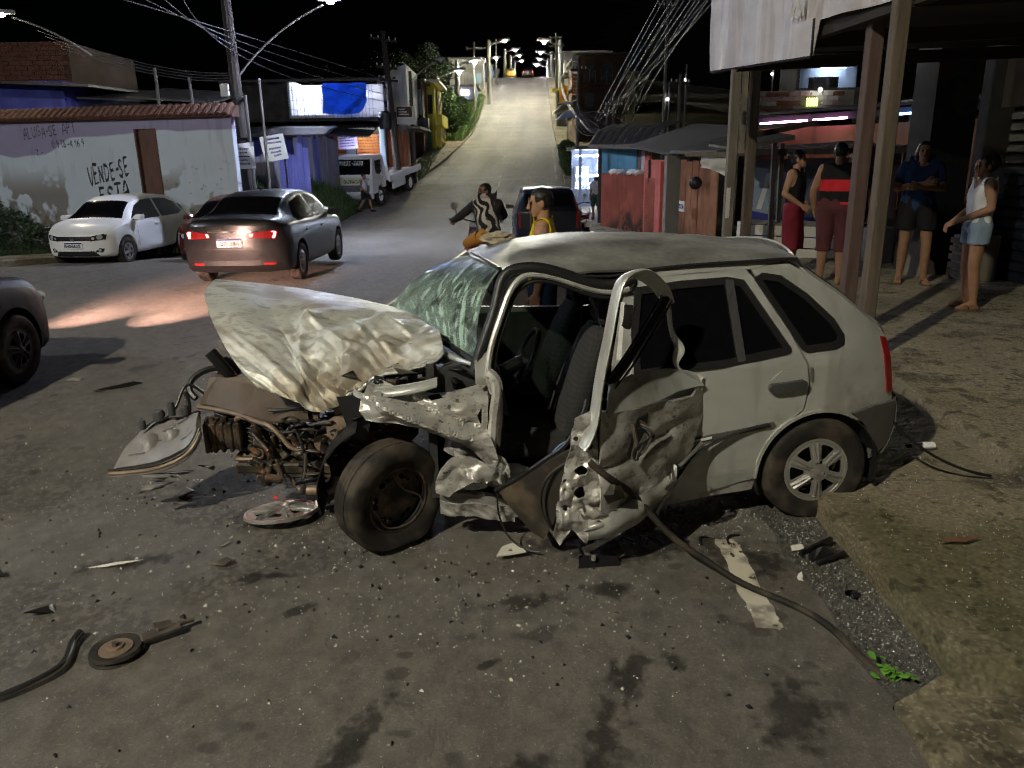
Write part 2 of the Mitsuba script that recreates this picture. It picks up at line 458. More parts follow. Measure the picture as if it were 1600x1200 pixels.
def sheet(P, t):
    """A grid (n, m, 3) of points as a closed sheet of thickness t."""
    P = np.asarray(P, float)
    n, m, _ = P.shape
    N = np.cross(np.gradient(P, axis=0), np.gradient(P, axis=1))
    N /= np.maximum(np.linalg.norm(N, axis=2, keepdims=True), 1e-9)
    v = np.vstack([(P + N * t / 2).reshape(-1, 3), (P - N * t / 2).reshape(-1, 3)])
    i = np.arange(n * m).reshape(n, m)
    q = np.stack([i[:-1, :-1], i[1:, :-1], i[1:, 1:], i[:-1, 1:]], -1).reshape(-1, 4)
    o = n * m
    rim = np.concatenate([i[0, :], i[1:, -1], i[-1, -2::-1], i[-2:0:-1, 0]])
    r2 = np.roll(rim, -1)
    f = np.vstack([q, q[:, ::-1] + o, np.stack([rim, r2, r2 + o, rim + o], 1)])
    return tm(v, f)


def coons(top, bottom, left, right, nu=40, nv=30):
    """Surface patch from four boundary lines; top and bottom run in u, left and right in v (from top to bottom)."""
    t, b = polyline(top, nu), polyline(bottom, nu)
    l, r = polyline(left, nv), polyline(right, nv)
    u, v = np.linspace(0, 1, nu)[:, None, None], np.linspace(0, 1, nv)[None, :, None]
    ruled = (1 - v) * t[:, None] + v * b[:, None] + (1 - u) * l[None] + u * r[None]
    bil = (1 - u) * (1 - v) * t[0] + u * (1 - v) * t[-1] + (1 - u) * v * b[0] + u * v * b[-1]
    return ruled - bil


def grid_normals(P):
    N = np.cross(np.gradient(P, axis=0), np.gradient(P, axis=1))
    return N / np.maximum(np.linalg.norm(N, axis=2, keepdims=True), 1e-9)


def ridged(p, f, seed=0):
    return 1 - np.abs(2 * meshkit.noise(np.asarray(p) * f, seed) - 1)


def move(m, loc=(0, 0, 0), rz=0.0, rx=0.0, ry=0.0, s=1.0):
    m = m.copy()
    M = np.eye(4)
    R = trimesh.transformations.euler_matrix(rx, ry, rz, 'sxyz')
    R[:3, :3] *= s
    R[:3, 3] = loc
    m.apply_transform(R)
    return m


def mount(M4):
    """numpy 4x4 -> a function placing meshes."""
    def f(m):
        m = m.copy(); m.apply_transform(M4); return m
    return f


def lettering(text, height, origin, right, up, m, parent, name='lettering', depth=0.004, slant=0.0, wide=1.0, wobble=0.0):
    """Letters lying on a plane: origin is the foot of the first letter."""
    t = meshkit.text_mesh(text, height, depth, bold=True)
    v = t.vertices.copy()
    right, up = np.asarray(right, float), np.asarray(up, float)
    right /= np.linalg.norm(right)
    up = up - right * (up @ right); up /= np.linalg.norm(up)
    nrm = np.cross(right, up)
    x, y = v[:, 0] * wide + slant * v[:, 1], v[:, 1].copy()
    if wobble:
        y = y + wobble * np.sin(x * 9 / max(height, .05) * 0.35) + 0.5 * wobble * np.sin(x * 31)
        x = x + 0.6 * wobble * np.sin(y * 14 / max(height, .05) * .4)
    w = np.asarray(origin, float) + x[:, None] * right + y[:, None] * up + v[:, 2:3] * nrm
    return part(parent, name, tm(w, t.faces), m, smooth=False)


rng = np.random.default_rng(7)


def ring_mesh(R, r, y0, y1, n=48):
    a = np.arange(n) * 2 * PI / n
    prof = [(r, y0), (R, y0), (R, (y0 + y1) / 2), (R - .002, y1), (r, y1), (r, y0)]
    return loft([np.stack([q * np.cos(a), 0 * a + y, q * np.sin(a)], 1) for q, y in prof], caps=False)


def rag(c, r, seed, n=26, flatz=.6):
    """A crumpled cloth heap."""
    m = trimesh.creation.icosphere(subdivisions=4, radius=1.0)
    v = m.vertices
    d = 1 + .55 * (meshkit.fbm(v * 2.2 + seed, 4, seed) - .5) + .35 * (ridged(v + seed, 2.6, seed) - .5)
    m.vertices = v * d[:, None] * np.array(r) * [1, 1, flatz]
    return move(m, c)


def fold(p, f, seed=0, k=5):
    """Sheet-metal creases: triangular waves in random directions, warped, with sharp ridges; about 0 to 1."""
    r = np.random.default_rng(seed)
    p = np.asarray(p, float)
    w = p + .35 / f * (np.stack([meshkit.fbm(p * f * .6, 2, seed + q) for q in range(3)], -1) - .5) * 2
    out = 0
    for q in range(k):
        d = r.normal(0, 1, 3); d /= np.linalg.norm(d)
        t = w @ d * f * r.uniform(.6, 1.5) + r.random()
        out = out + np.abs(t - np.floor(t) - .5) * 2
    return out / k
# ================================================================ SETTING: ground, road, pavements
ZR = PchipInterpolator([-60, 0, 14, 17, 20, 24, 30, 36, 40, 45, 52, 60, 70, 83.5, 102, 115, 130, 160, 300, 600], [0, 0, 0, -.12, -.32, -.48, -.55, -.25, .25, 1.1, 2.25, 3.2, 4.5, 7.2, 10.8, 12.9, 14.4, 15.5, 18, 20])


def XR(y):
    return 1.48 + 0.035 * np.asarray(y, float)


XL = PchipInterpolator([-60, 0, 10, 15, 19.4, 25, 33, 38, 42, 47, 52, 100, 300], [-40, -19, -14, -11.3, -9.6, -8.9, -8.3, -7.7, -6.2, -4.4, -3.7, -2.0, 5.0])


def strip(ys, xa, xb, za, zb, n=2):
    """A ground strip between two edge lines (arrays over ys)."""
    t = np.linspace(0, 1, n)[None, :]
    xa, xb, za, zb, ys = (np.broadcast_to(np.asarray(q, float), np.shape(ys))[:, None] for q in (xa, xb, za, zb, ys))
    P = np.stack([xa + (xb - xa) * t, ys + 0 * t, za + (zb - za) * t], -1)
    return P


def surf(P):
    n, m, _ = P.shape
    i = np.arange(n * m).reshape(n, m)
    q = np.stack([i[:-1, :-1], i[:-1, 1:], i[1:, 1:], i[1:, :-1]], -1).reshape(-1, 4)
    mesh = tm(P.reshape(-1, 3), q)
    if mesh.face_normals[:, 2].mean() < 0:
        mesh.invert()
    return mesh


YS = np.concatenate([np.arange(-40, 12, 2.0), np.arange(12, 140, 1.0), np.arange(140, 320, 10.0)])
gx = np.concatenate([np.linspace(-300, -30, 8), np.linspace(-28, 28, 29), np.linspace(32, 300, 8)])
gy = np.concatenate([YS, [400, 600]])
GX, GY = np.meshgrid(gx, gy)
ROADZ = ZR(np.clip(GY, -60, 600))
side = np.clip((np.abs(GX - 1.5) - 14) / 60, 0, 1)
struct('ground', surf(np.stack([GX, GY, ROADZ * (1 - 0.55 * side) - 0.06], -1)), 'm_dirt', smooth=True)
struct('road', surf(strip(YS, XL(YS), XR(YS) - 0.02, ZR(YS), ZR(YS), 14)), 'm_asphalt', smooth=True)

# gravel gutter between the asphalt edge and the kerb
gyv = np.arange(2.2, 4.6, 0.08)
gp = strip(gyv, 1.335 + 0.0 * gyv + 0.02 * np.sin(gyv * 9), 1.66 + 0 * gyv, 0.006, 0.012, 8)
gp[..., 2] += 0.012 * meshkit.fbm(gp * 9, 3)
struct('gutter', surf(gp), 'm_grit', smooth=True)

# kerb apron: worn, rounded edge rising to the slab
ay = np.concatenate([np.arange(-3.0, 2.0, .1), np.arange(2.0, 4.6, .025), np.arange(4.6, 14.0, 0.1)])
edge = 1.56 + 0.02 * ay + 0.03 * (meshkit.fbm(np.stack([ay * 1.7, 0 * ay, 0 * ay], 1), 3) - 0.5) + 0.02 * (fold(np.stack([ay, 0 * ay, 0 * ay], 1), 3.0, 8) - .5)
low = np.clip((2.40 - ay) / 0.10, 0, 1)
edge = edge - 0.27 * low
prof = np.array([(0.0, -0.03), (0.003, 0.05), (0.008, 0.105), (0.022, 0.132), (0.06, 0.142), (0.25, 0.148), (0.5, 0.155), (0.8, 0.165), (1.1, 0.178), (1.6, 0.185)])
AP = np.zeros((len(ay), len(prof), 3))
for k, (dx, dz) in enumerate(prof):
    AP[:, k, 0] = edge + dx * (1 + 0.5 * low * (k > 0))
    AP[:, k, 1] = ay
    AP[:, k, 2] = dz * (1 - 0.72 * low * np.clip(1 - dx, 0, 1))
AP[:, 2:, 2] += 0.03 * (meshkit.fbm(AP[:, 2:] * [2.4, 2.4, 1], 4, 3) - 0.5)
AP[:, 1:5, 0] += 0.05 * (fold(AP[:, 1:5], 5, 5) - 0.5)
AP[:, 2:6, 2] -= 0.035 * np.clip(meshkit.fbm(AP[:, 2:6] * [6, 6, 3], 3, 15) - .52, 0, 1) * 3
struct('kerb_apron', surf(AP), 'm_concrete', smooth=True)

# the raised slab people stand on: broken edge, 10 cm step
sy = np.arange(-3.0, 16.0, 0.1)
sedge = 2.62 + 0.03 * sy + 0.14 * np.clip(sy - 3.8, 0, 2) / 2 + 0.07 * (meshkit.fbm(np.stack([sy * 1.3, 0 * sy, 0 * sy], 1), 4, 9) - 0.5) * 2
cols = [(-0.02, 0.05), (0.0, 0.19), (0.02, 0.245), (0.05, 0.255)] + [(d, 0.258) for d in (0.3, 0.8, 1.5, 2.4, 3.4, 4.6, 7.0)]
SP = np.zeros((len(sy), len(cols), 3))
for k, (dx, dz) in enumerate(cols):
    SP[:, k] = np.stack([sedge + dx, sy, 0 * sy + dz], 1)
SP[:, 1:3, :] += 0.03 * (meshkit.fbm(SP[:, 1:3] * 8, 3, 2)[..., None] - 0.5)
struct('pavement', surf(SP), 'm_concrete', smooth=True)

# pavement further along the right-hand kerb
py = np.arange(13.9, 112, 1.0)
for nm, x0, x1, z0, z1 in (('far_kerb_right', 0.0, 0.02, -0.05, 0.13), ('far_pavement_right', 0.02, 3.6, 0.13, 0.17)):
    struct(nm, surf(strip(py, XR(py) + x0, XR(py) + x1, ZR(py) + z0, ZR(py) + z1, 3)), 'm_concrete')
ly = np.arange(14, 118, 1.0)
struct('far_kerb_left', surf(strip(ly, XL(ly), XL(ly) - 0.03, ZR(ly) - 0.05, ZR(ly) + 0.13, 2)), 'm_concrete')
struct('far_pavement_left', surf(strip(ly, XL(ly) - 0.03, XL(ly) - 1.7, ZR(ly) + 0.13, ZR(ly) + 0.16, 3)), 'm_concrete')


# worn paint: dashes with ragged, broken edges
def worn(poly, seed, holes=14):
    r = np.random.default_rng(seed)
    g = poly.segmentize(0.05)
    c = np.array(g.exterior.coords)[:-1]
    c += r.normal(0, 0.006, c.shape)
    g = Polygon(c).buffer(0)
    x0, y0, x1, y1 = g.bounds
    for _ in range(holes):
        p = Point(r.uniform(x0, x1), r.uniform(y0, y1)).buffer(r.uniform(0.004, 0.018), 5)
        g = g.difference(affinity.scale(p, 1, r.uniform(0.6, 3)))
    return g


mat('m_roadpaint', proc(lambda p, n, uv: mix((0.20, 0.18, 0.15), (0.50, 0.46, 0.38), smoothstep(0.3, 0.65, fbm(p.x * 14, p.y * 14, 0, 3)))), 0.8)
mat('m_fadedpaint', proc(lambda p, n, uv: mix((0.12, 0.11, 0.098), (0.22, 0.21, 0.19), smoothstep(0.4, 0.7, fbm(p.x * 8, p.y * 2, 0, 3)))), 0.8)
for k, (y0, y1, xx, w) in enumerate([(2.80, 3.58, 1.06, 0.115), (4.9, 6.3, 1.15, 0.12)]):
    g = worn(affinity.skew(sbox(xx - w / 2, y0, xx + w / 2, y1), 2, origin=(xx, y0)), k, 12)
    struct('road_marking', move(panel(g, 0.002, 0), (0, 0, 0.004)), 'm_roadpaint')
for k in range(9):
    y0 = 34 + k * 7.5
    yy = np.linspace(y0, y0 + 3.4, 5)
    struct('road_marking', surf(strip(yy, XR(yy) - 3.53, XR(yy) - 3.43, ZR(yy) + 0.012, ZR(yy) + 0.012)), 'm_fadedpaint')
yy = np.arange(26, 60, 1.0)
struct('road_marking', surf(strip(yy, XR(yy) - 0.42, XR(yy) - 0.32, ZR(yy) + 0.012, ZR(yy) + 0.012)), 'm_fadedpaint')
# ================================================================ BUILDINGS AND FENCES
def plaster(name, c, c2, stainz=None, stainc=(.09, .075, .05), rough=.85):
    def f(p, n, uv):
        b = fbm(p.x * 1.3, p.y * 1.3, p.z * 1.3, 4)
        col = mix(c, c2, smoothstep(.35, .7, b))
        streak = smoothstep(.55, .75, fbm(p.x * 5, p.y * 5, p.z * .5, 3))
        col = col * (1 - .25 * streak)
        if stainz is not None:
            lim = stainz + 1.1 * (fbm(p.x * .9, p.y * .9, 0, 3) - .5) * 1.6
            col = mix(col, stainc, (1 - smoothstep(lim - .35, lim + .30, p.z)) * (.45 + .55 * smoothstep(.35, .6, fbm(p.x * 3, p.y * 3, p.z * 3, 3))))
        return col
    return mat(name, proc(f), rough, spec=.25)


def gwall(p, n, uv):
    b = fbm(p.x * 1.1, p.y * 1.1, p.z * 1.3, 4)
    col = mix((.48, .54, .61), (.60, .66, .73), b)
    # the old lilac coat left along the top and over the left corner
    edge = 2.72 + .10 * fbm(p.x * 1.6, 0, 0, 2) - .45 * (1 - smoothstep(-12.4, -11.3, p.x)) * smoothstep(-15.5, -13.0, p.x) - .25 * (1 - smoothstep(-10.0, -9.4, p.x)) * .4
    col = mix(col, (.30, .27, .40), smoothstep(edge - .02, edge + .03, p.z))
    lim = .75 + 1.5 * (fbm(p.x * .7 + 3, 1, 0, 3) - .5) + .4 * (1 - smoothstep(-13.5, -12.2, p.x))
    lim = lim + .9 * (fbm(p.x * 5, p.z * 4, 2, 4) - .5)
    moss = (1 - smoothstep(lim - .25, lim + .2, p.z)) * smoothstep(.34, .58, fbm(p.x * 6, p.z * 5.5, 2, 4))
    col = mix(col, (.10, .09, .06), moss * .85)
    drip = smoothstep(.58, .76, fbm(p.x * 9, p.z * 1.1, 4, 4)) * smoothstep(.9, 2.8, p.z)
    col = col * (1 - .16 * drip)
    peel = smoothstep(.60, .66, fbm(p.x * 1.5 + 8, p.z * 1.3, 5, 4)) * (1 - smoothstep(1.2, 2.1, p.z))
    col = mix(col, (.16, .125, .085), peel * .8)
    scr = smoothstep(.70, .78, fbm(p.x * 8, p.z * 9, 1, 3)) * (1 - smoothstep(1.5, 2.2, p.z)) * smoothstep(-9.2, -8.9, p.x)
    return mix(col, (.12, .12, .10), scr * .7)


mat('m_graffwall', proc(gwall), .85, spec=.25)
mat('m_doorbrown', proc(lambda p, n, uv: mix((.085, .040, .030), (.15, .075, .055), fbm(p.x * 9, p.y * 9, p.z * 2, 3))), .7)
mat('m_spray', (.022, .022, .028), .8)
mat('m_spray2', (.06, .055, .09), .8)
plaster('m_bluewall', (.035, .04, .20), (.06, .07, .28))
plaster('m_whitewall', (.50, .50, .49), (.60, .60, .58))
plaster('m_yellowwall', (.52, .46, .06), (.60, .54, .10), None)
plaster('m_greywall', (.16, .155, .145), (.24, .23, .215))
plaster('m_darkwall', (.035, .032, .030), (.06, .055, .05))
plaster('m_brownwall', (.06, .033, .021), (.10, .056, .035))
plaster('m_tealwall', (.10, .26, .36), (.13, .31, .42))
plaster('m_redwall', (.22, .055, .035), (.31, .085, .05), .05, (.05, .03, .02))
plaster('m_pinkwall', (.40, .10, .08), (.48, .14, .11))
plaster('m_orange', (.50, .135, .035), (.58, .18, .05))
plaster('m_rustwood', (.20, .085, .04), (.32, .15, .075), .0, (.06, .04, .03))
plaster('m_bluegrey', (.22, .27, .36), (.28, .33, .42))
plaster('m_mauve', (.17, .105, .12), (.25, .165, .18))
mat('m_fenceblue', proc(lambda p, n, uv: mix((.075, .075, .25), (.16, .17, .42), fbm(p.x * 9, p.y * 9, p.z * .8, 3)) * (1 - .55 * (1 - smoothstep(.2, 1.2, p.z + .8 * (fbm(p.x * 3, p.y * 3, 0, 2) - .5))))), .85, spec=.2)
mat('m_fencegrey', proc(lambda p, n, uv: mix((.12, .115, .15), (.24, .23, .28), fbm(p.x * 9, p.y * 9, p.z * .8, 3))), .85, spec=.2)
mat('m_tealdoor', (.02, .17, .14), .6)
scene['m_tarp'] = {'type': 'principledthin', 'base_color': proc(lambda p, n, uv: mi.Color3f(.05, .19, .60) * (.8 + .4 * fbm(p.x * 5, p.y * 5, p.z * 5, 2))), 'roughness': .6, 'diff_trans': 1.1, 'spec_trans': 0.0}
mat('m_tin', proc(lambda p, n, uv: mix((.022, .021, .02), (.06, .057, .054), fbm(p.x * 3, p.y * 3, p.z * 3, 3))), .6, metal=.3)
mat('m_canopy', (.035, .033, .032), .8)
mat('m_signyellow', (.60, .30, .015), .5)
mat('m_signorange', (.45, .12, .03), .6)
mat('m_lilacpaper', (.45, .38, .60), .6)
mat('m_glassblue', (.20, .34, .42), .15, spec=.6)
mat('m_lampglass', (.8, .8, .8), .3)


def bld(key, label, cat_='building', group=None):
    return thing(key, label, cat_, group)


def planks(t, a, b, z0, z1, mats, w=.19, lean=.0, seed=1, name='plank', gap=.012, ragged=.06, th=.025):
    r = np.random.default_rng(seed)
    a, b = np.asarray(a, float), np.asarray(b, float)
    L = np.linalg.norm(b - a)
    d = (b - a) / L
    nrm = np.array([-d[1], d[0]])
    n = max(1, int(round(L / w)))
    for k in range(n):
        s0, s1 = k * L / n + gap / 2, (k + 1) * L / n - gap / 2
        f = (k + .5) / n
        zb = (z0 if np.isscalar(z0) else z0[0] + (z0[1] - z0[0]) * f) - .05
        zt = (z1 if np.isscalar(z1) else z1[0] + (z1[1] - z1[0]) * f) + r.normal(0, ragged)
        off = r.normal(0, .008)
        m = box(s0, s1, off, off + th, zb, zt)
        m.vertices[:, 0] += lean * (m.vertices[:, 2] - zb) * r.normal(0, 1)
        v = m.vertices
        m.vertices = np.stack([a[0] + v[:, 0] * d[0] + v[:, 1] * nrm[0], a[1] + v[:, 0] * d[1] + v[:, 1] * nrm[1], v[:, 2]], 1)
        part(t, name, m, mats[r.integers(len(mats))], False)


def wallbox(a, b, z0, z1, th=.2):
    a, b = np.asarray(a, float), np.asarray(b, float)
    return beam((*a, (z0 + z1) / 2), (*b, (z0 + z1) / 2), th, z1 - z0)


def slats(t, a, b, z0, z1, h, m, name='slat', th=.02, out=.015):
    n = int(round((z1 - z0) / h))
    for k in range(n):
        zz0 = z0 + k * h
        part(t, name, beam((*a, zz0 + h / 2), (*b, zz0 + h / 2), th, h * .86, .004), m, False)


# ---- graffiti wall with tiled coping
GA, GB = np.array([-22.0, 22.9]), np.array([-6.92, 20.5])
gd = (GB - GA) / np.linalg.norm(GB - GA); gn = np.array([gd[1], -gd[0]])
gpos = lambda x: GA + gd * (x - GA[0]) / gd[0]
gw = bld('graffiti_wall', 'long white plastered wall with black painted for-sale writing and a clay tile coping', 'wall')
for x0, x1 in ((-22.0, -9.56), (-8.98, -6.92)):
    part(gw, 'wall', wallbox(gpos(x0), gpos(x1), -.8, 3.08, .2), 'm_graffwall', False)
part(gw, 'lintel', wallbox(gpos(-9.56), gpos(-8.98), 2.84, 3.08, .2), 'm_graffwall', False)
dr_ = part(gw, 'door', wallbox(gpos(-9.54) - gn * .03, gpos(-9.15) - gn * .03, -.5, 2.82, .05), 'm_doorbrown', False, label='narrow brown wooden door')
part(gw, 'door_frame', wallbox(gpos(-9.14), gpos(-8.98), -.5, 2.84, .26), 'm_doorbrown', False)
part(gw, 'door_frame', wallbox(gpos(-9.585), gpos(-9.545), -.5, 2.84, .23), 'm_doorbrown', False)
part(dr_, 'rail', wallbox(gpos(-9.54) + gn * .0, gpos(-9.16) + gn * .0, 1.45, 1.55, .05), 'm_doorbrown', False)
ta = np.linspace(0, PI, 7)
nt = int(15.4 / .185)
for k in range(nt):
    c = GA + gd * (k * .185 + .05)
    ring = []
    for q, (o, z) in enumerate(((-.10, 3.37), (.30, 3.10))):
        rr = .098 - .008 * (1 - q)
        pts = [np.array([*(c + gn * o + gd * rr * math.cos(a)), z + rr * .8 * math.sin(a)]) for a in ta] + [np.array([*(c + gn * o + gd * (rr - .015) * math.cos(a)), z + (rr - .015) * .8 * math.sin(a)]) for a in ta[::-1]]
        ring.append(pts)
    part(gw, 'roof_tile', loft(np.array(ring)), 'm_tile', False)
part(gw, 'coping_bed', hull([(*(p + gn * o), z) for p in (GA, GB + gd * .12) for o, z in ((-.14, 3.08), (.26, 3.08), (.26, 3.12), (-.12, 3.36))]), 'm_tile', False)
g3 = np.array([gd[0], gd[1], 0])


STROKES = {'A': [[(0, 0), (.45, 1), (.9, 0)], [(.2, .38), (.72, .38)]], 'L': [[(0, 1), (0, 0), (.7, .02)]], 'U': [[(0, 1), (.02, .2), (.35, 0), (.7, .2), (.72, 1)]], 'G': [[(.8, .85), (.4, 1), (0, .5), (.4, 0), (.8, .2), (.8, .48), (.45, .48)]],
           'S': [[(.7, .85), (.35, 1), (.05, .78), (.35, .52), (.7, .28), (.4, 0), (0, .15)]], 'E': [[(.7, 1), (0, .98), (0, 0), (.72, .02)], [(0, .52), (.55, .52)]], 'P': [[(0, 0), (0, 1), (.6, .95), (.65, .6), (0, .48)]], 'T': [[(0, 1), (.85, .98)], [(.42, 1), (.42, 0)]],
           'V': [[(0, 1), (.42, 0), (.85, 1)]], 'N': [[(0, 0), (0, 1), (.7, 0), (.7, 1)]], 'D': [[(0, 0), (0, 1), (.55, .9), (.75, .5), (.5, .06), (0, 0)]], '-': [[(.1, .45), (.5, .47)]], '0': [[(.35, 1), (.05, .55), (.35, 0), (.65, .5), (.35, 1)]],
           '9': [[(.6, .7), (.3, .55), (.08, .8), (.35, 1), (.6, .8), (.5, 0)]], '1': [[(.1, .75), (.35, 1), (.35, 0)]], '8': [[(.35, .55), (.08, .8), (.35, 1), (.6, .8), (.35, .55), (.05, .25), (.35, 0), (.68, .25), (.35, .55)]], '4': [[(.5, 0), (.5, 1), (0, .35), (.7, .35)]], '6': [[(.6, .95), (.15, .5), (.1, .15), (.4, 0), (.65, .25), (.4, .5), (.12, .35)]], '/': [[(.2, 1.15), (.5, 1.4)]], ' ': []}


def gtext(s, x, z, h, m, slope=.05, wide=.6, thick=.075, seed=1):
    """Hand-brushed capitals on the wall: strokes of uneven width."""
    r = np.random.default_rng(seed)
    cx, shapes = 0.0, []
    for ch in s:
        dy, sc = r.normal(0, .05), r.uniform(.9, 1.1)
        for st in STROKES[ch]:
            q = polyline(np.array([(a * .9 + r.normal(0, .03), b * sc + dy + r.normal(0, .03)) for a, b in st]), 14)
            for i in range(13):
                w = thick * (1 + .35 * math.sin(i * .9 + cx * 7))
                shapes.append(LineString([(cx + q[i][0], q[i][1]), (cx + q[i + 1][0], q[i + 1][1])]).buffer(w, 3))
        cx += (.62 if ch in '1-' else .35 if ch == '/' else 1.08) * (.0 if ch == '/' else 1)
    g = union_all(shapes)
    for _ in range(int(14 * len(s) * .3)):
        x0, y0, x1, y1 = g.bounds
        g = g.difference(affinity.rotate(affinity.scale(Point(r.uniform(x0, x1), r.uniform(y0, y1)).buffer(.03), r.uniform(.5, 3), .5), 20))
    p = gpos(x) + gn * .103
    part(gw, 'painted_writing', panel(g, .004, 0, lambda u, v, w: np.array([p[0], p[1], z]) + (u * wide * h)[:, None] * (g3 + [0, 0, slope]) + (v * h)[:, None] * np.array([0, 0, 1.0]) + (w)[:, None] * np.array([gn[0], gn[1], 0])), m, False)


gtext('ALUGA-SE APT', -12.72, 2.66, .25, 'm_spray2', .09, .50, .055, 2)
gtext('0918-4169', -11.95, 2.40, .19, 'm_spray2', .05, .62, .055, 3)
gtext('T-', -12.45, 2.22, .16, 'm_spray2', .03, .8, .05, 4)
gtext('VENDE-SE', -11.05, 1.46, .42, 'm_spray', .22, .36, .075, 5)
gtext('ESTA', -10.80, .98, .38, 'm_spray', .20, .55, .085, 6)
# dark scrub at the foot of the wall
def leaves(n, sampler, size, seed, normal_up=.3):
    r = np.random.default_rng(seed)
    c = sampler(r, n)
    a = r.normal(0, 1, (n, 3)); a[:, 2] *= .6; a /= np.linalg.norm(a, axis=1, keepdims=True)
    b = np.cross(a, r.normal(0, 1, (n, 3))); b /= np.linalg.norm(b, axis=1, keepdims=True)
    s = size * r.uniform(.5, 1.4, (n, 1))
    v = np.stack([c - a * s, c + b * s * .38, c + a * s, c - b * s * .38], 1).reshape(-1, 3)
    i = np.arange(n)[:, None] * 4
    return tm(v, np.vstack([i + [0, 1, 2], i + [0, 2, 3]]))


def blobs(centres):
    cs = np.array([c[:3] for c in centres]); rs = np.array([c[3] for c in centres])
    p = rs ** 2 / (rs ** 2).sum()

    def f(r, n):
        k = r.choice(len(cs), n, p=p)
        d = r.normal(0, 1, (n, 3)); d /= np.linalg.norm(d, axis=1, keepdims=True)
        return cs[k] + d * (rs[k] * r.uniform(.45, 1.0, n) ** .6)[:, None] * [1, 1, .85]
    return f


def blades(poly, n, h, seed, zf, w=.012):
    r = np.random.default_rng(seed)
    x0, y0, x1, y1 = poly.bounds
    pts = []
    while len(pts) < n:
        q = np.stack([r.uniform(x0, x1, 400), r.uniform(y0, y1, 400)], 1)
        pts += [p for p in q if poly.contains(Point(p))]
    p = np.array(pts[:n])
    z = zf(p[:, 0], p[:, 1])
    hh = h * r.uniform(.4, 1.3, n)
    a = r.uniform(0, 2 * PI, n)
    t = np.stack([np.cos(a), np.sin(a)], 1)
    base = np.column_stack([p, z - .02])
    v = np.stack([base + np.column_stack([t * w, 0 * z]), base - np.column_stack([t * w, 0 * z]), base + np.column_stack([r.normal(0, .35, (n, 2)) * hh[:, None], hh])], 1).reshape(-1, 3)
    return tm(v, np.arange(3 * n).reshape(-1, 3))


def tree(key, label, base, h, crown, n, size, seed, m='m_leafdark', group=None, trunk=.12):
    t = thing(key, label, 'tree', group)
    b = np.asarray(base, float)
    r = np.random.default_rng(seed)
    cs = [(b[0] + c[0], b[1] + c[1], b[2] + c[2], c[3]) for c in crown]
    top = np.array([b[0] + .1, b[1], b[2] + h * .6])
    limbs = [tube(smoothpath([b - [0, 0, .1], (b + top) / 2 + r.normal(0, .08, 3), top], 10), np.linspace(trunk, trunk * .6, 10), 8)]
    for c in cs:
        limbs.append(tube(smoothpath([top - [0, 0, h * .1 * r.random()], (top + np.array(c[:3])) / 2 + r.normal(0, .1, 3), c[:3]], 8), np.linspace(trunk * .5, .015, 8), 6))
    part(t, 'trunk', cat(*limbs), 'm_bark')
    part(t, 'crown', leaves(n, blobs(cs), size, seed), m, False)
    return t


def bush(key, label, centres, n, size, seed, m='m_leafdark', group=None):
    t = thing(key, label, 'bush', group)
    part(t, 'foliage', leaves(n, blobs(centres), size, seed), m, False)
    c = np.array(centres)
    part(t, 'stem', cat(*[tube([(q[0] + .1, q[1], q[2] - q[3] * .9), q[:3]], [.03, .01], 5) for q in c]), 'm_bark')


bush('dark_scrub', 'dark overgrown bush at the left foot of the graffiti wall', [(-13.3, 20.9, .3, .7), (-12.4, 20.6, .1, .55), (-14.3, 21.2, .6, .9), (-11.7, 20.6, -.05, .4)], 5000, .055, 3)
stuff('verge_grass', 'rough grass along the foot of the graffiti wall', blades(Polygon([(-16, 19.6), (-8.6, 18.9), (-8.2, 20.2), (-16, 21.4)]), 5000, .16, 4, lambda x, y: ZR(y) + .12), 'm_leafdark', cat='grass')

# ---- houses behind the wall
h = bld('blue_house', 'low blue-walled house behind the graffiti wall on the far left', 'house')
part(h, 'wall', box(-24, -14.0, 26, 31, -.5, 4.55), 'm_bluewall', False)
part(h, 'roof', hull([(-25, 25.4, 4.95), (-12.9, 25.4, 4.30), (-25, 31.5, 5.1), (-12.9, 31.5, 4.45), (-25, 25.4, 5.03), (-12.9, 25.4, 4.38), (-25, 31.5, 5.2), (-12.9, 31.5, 4.53)]), 'm_tin', False)
h = bld('brick_house', 'unplastered orange brick upper floor rising behind the blue house', 'house')
part(h, 'wall', box(-24, -15.25, 29.0, 34, 3, 6.1), 'm_brownwall', False)
for row in range(9):
    for k in range(9):
        x1 = -15.27 - k * .42 - (row % 2) * .21
        part(h, 'brick', box(x1 - .395, x1, 28.955, 29.0, 4.75 + row * .155, 4.75 + row * .155 + .135), 'm_brick', False)
part(h, 'floor_slab', box(-24.2, -15.0, 28.7, 34, 4.55, 4.74), 'm_greywall', False)
for k, (x0, x1, y, z, zz) in enumerate(((-13.9, -11.3, 26.5, 4.05, 3.9), (-11.8, -9.1, 25.4, 3.95, 3.75))):
    h = bld('tin_roofed_shack', ('dark tin-roofed shack behind the middle of the graffiti wall', 'second dark shack roof, behind the right half of the graffiti wall', 'small dark roof between the graffiti wall and the utility pole')[k], 'shack')
    part(h, 'roof', hull([(x0, y, z), (x1, y, zz), (x0, y + 3, z + .5), (x1, y + 3, zz + .5), (x0, y, z + .06), (x1, y, zz + .06), (x0, y + 3, z + .56), (x1, y + 3, zz + .56)]), 'm_tin', False)
    part(h, 'wall', box(x0 + .3, x1 - .3, y + .3, y + 2.7, -.5, min(z, zz)), 'm_darkwall', False)
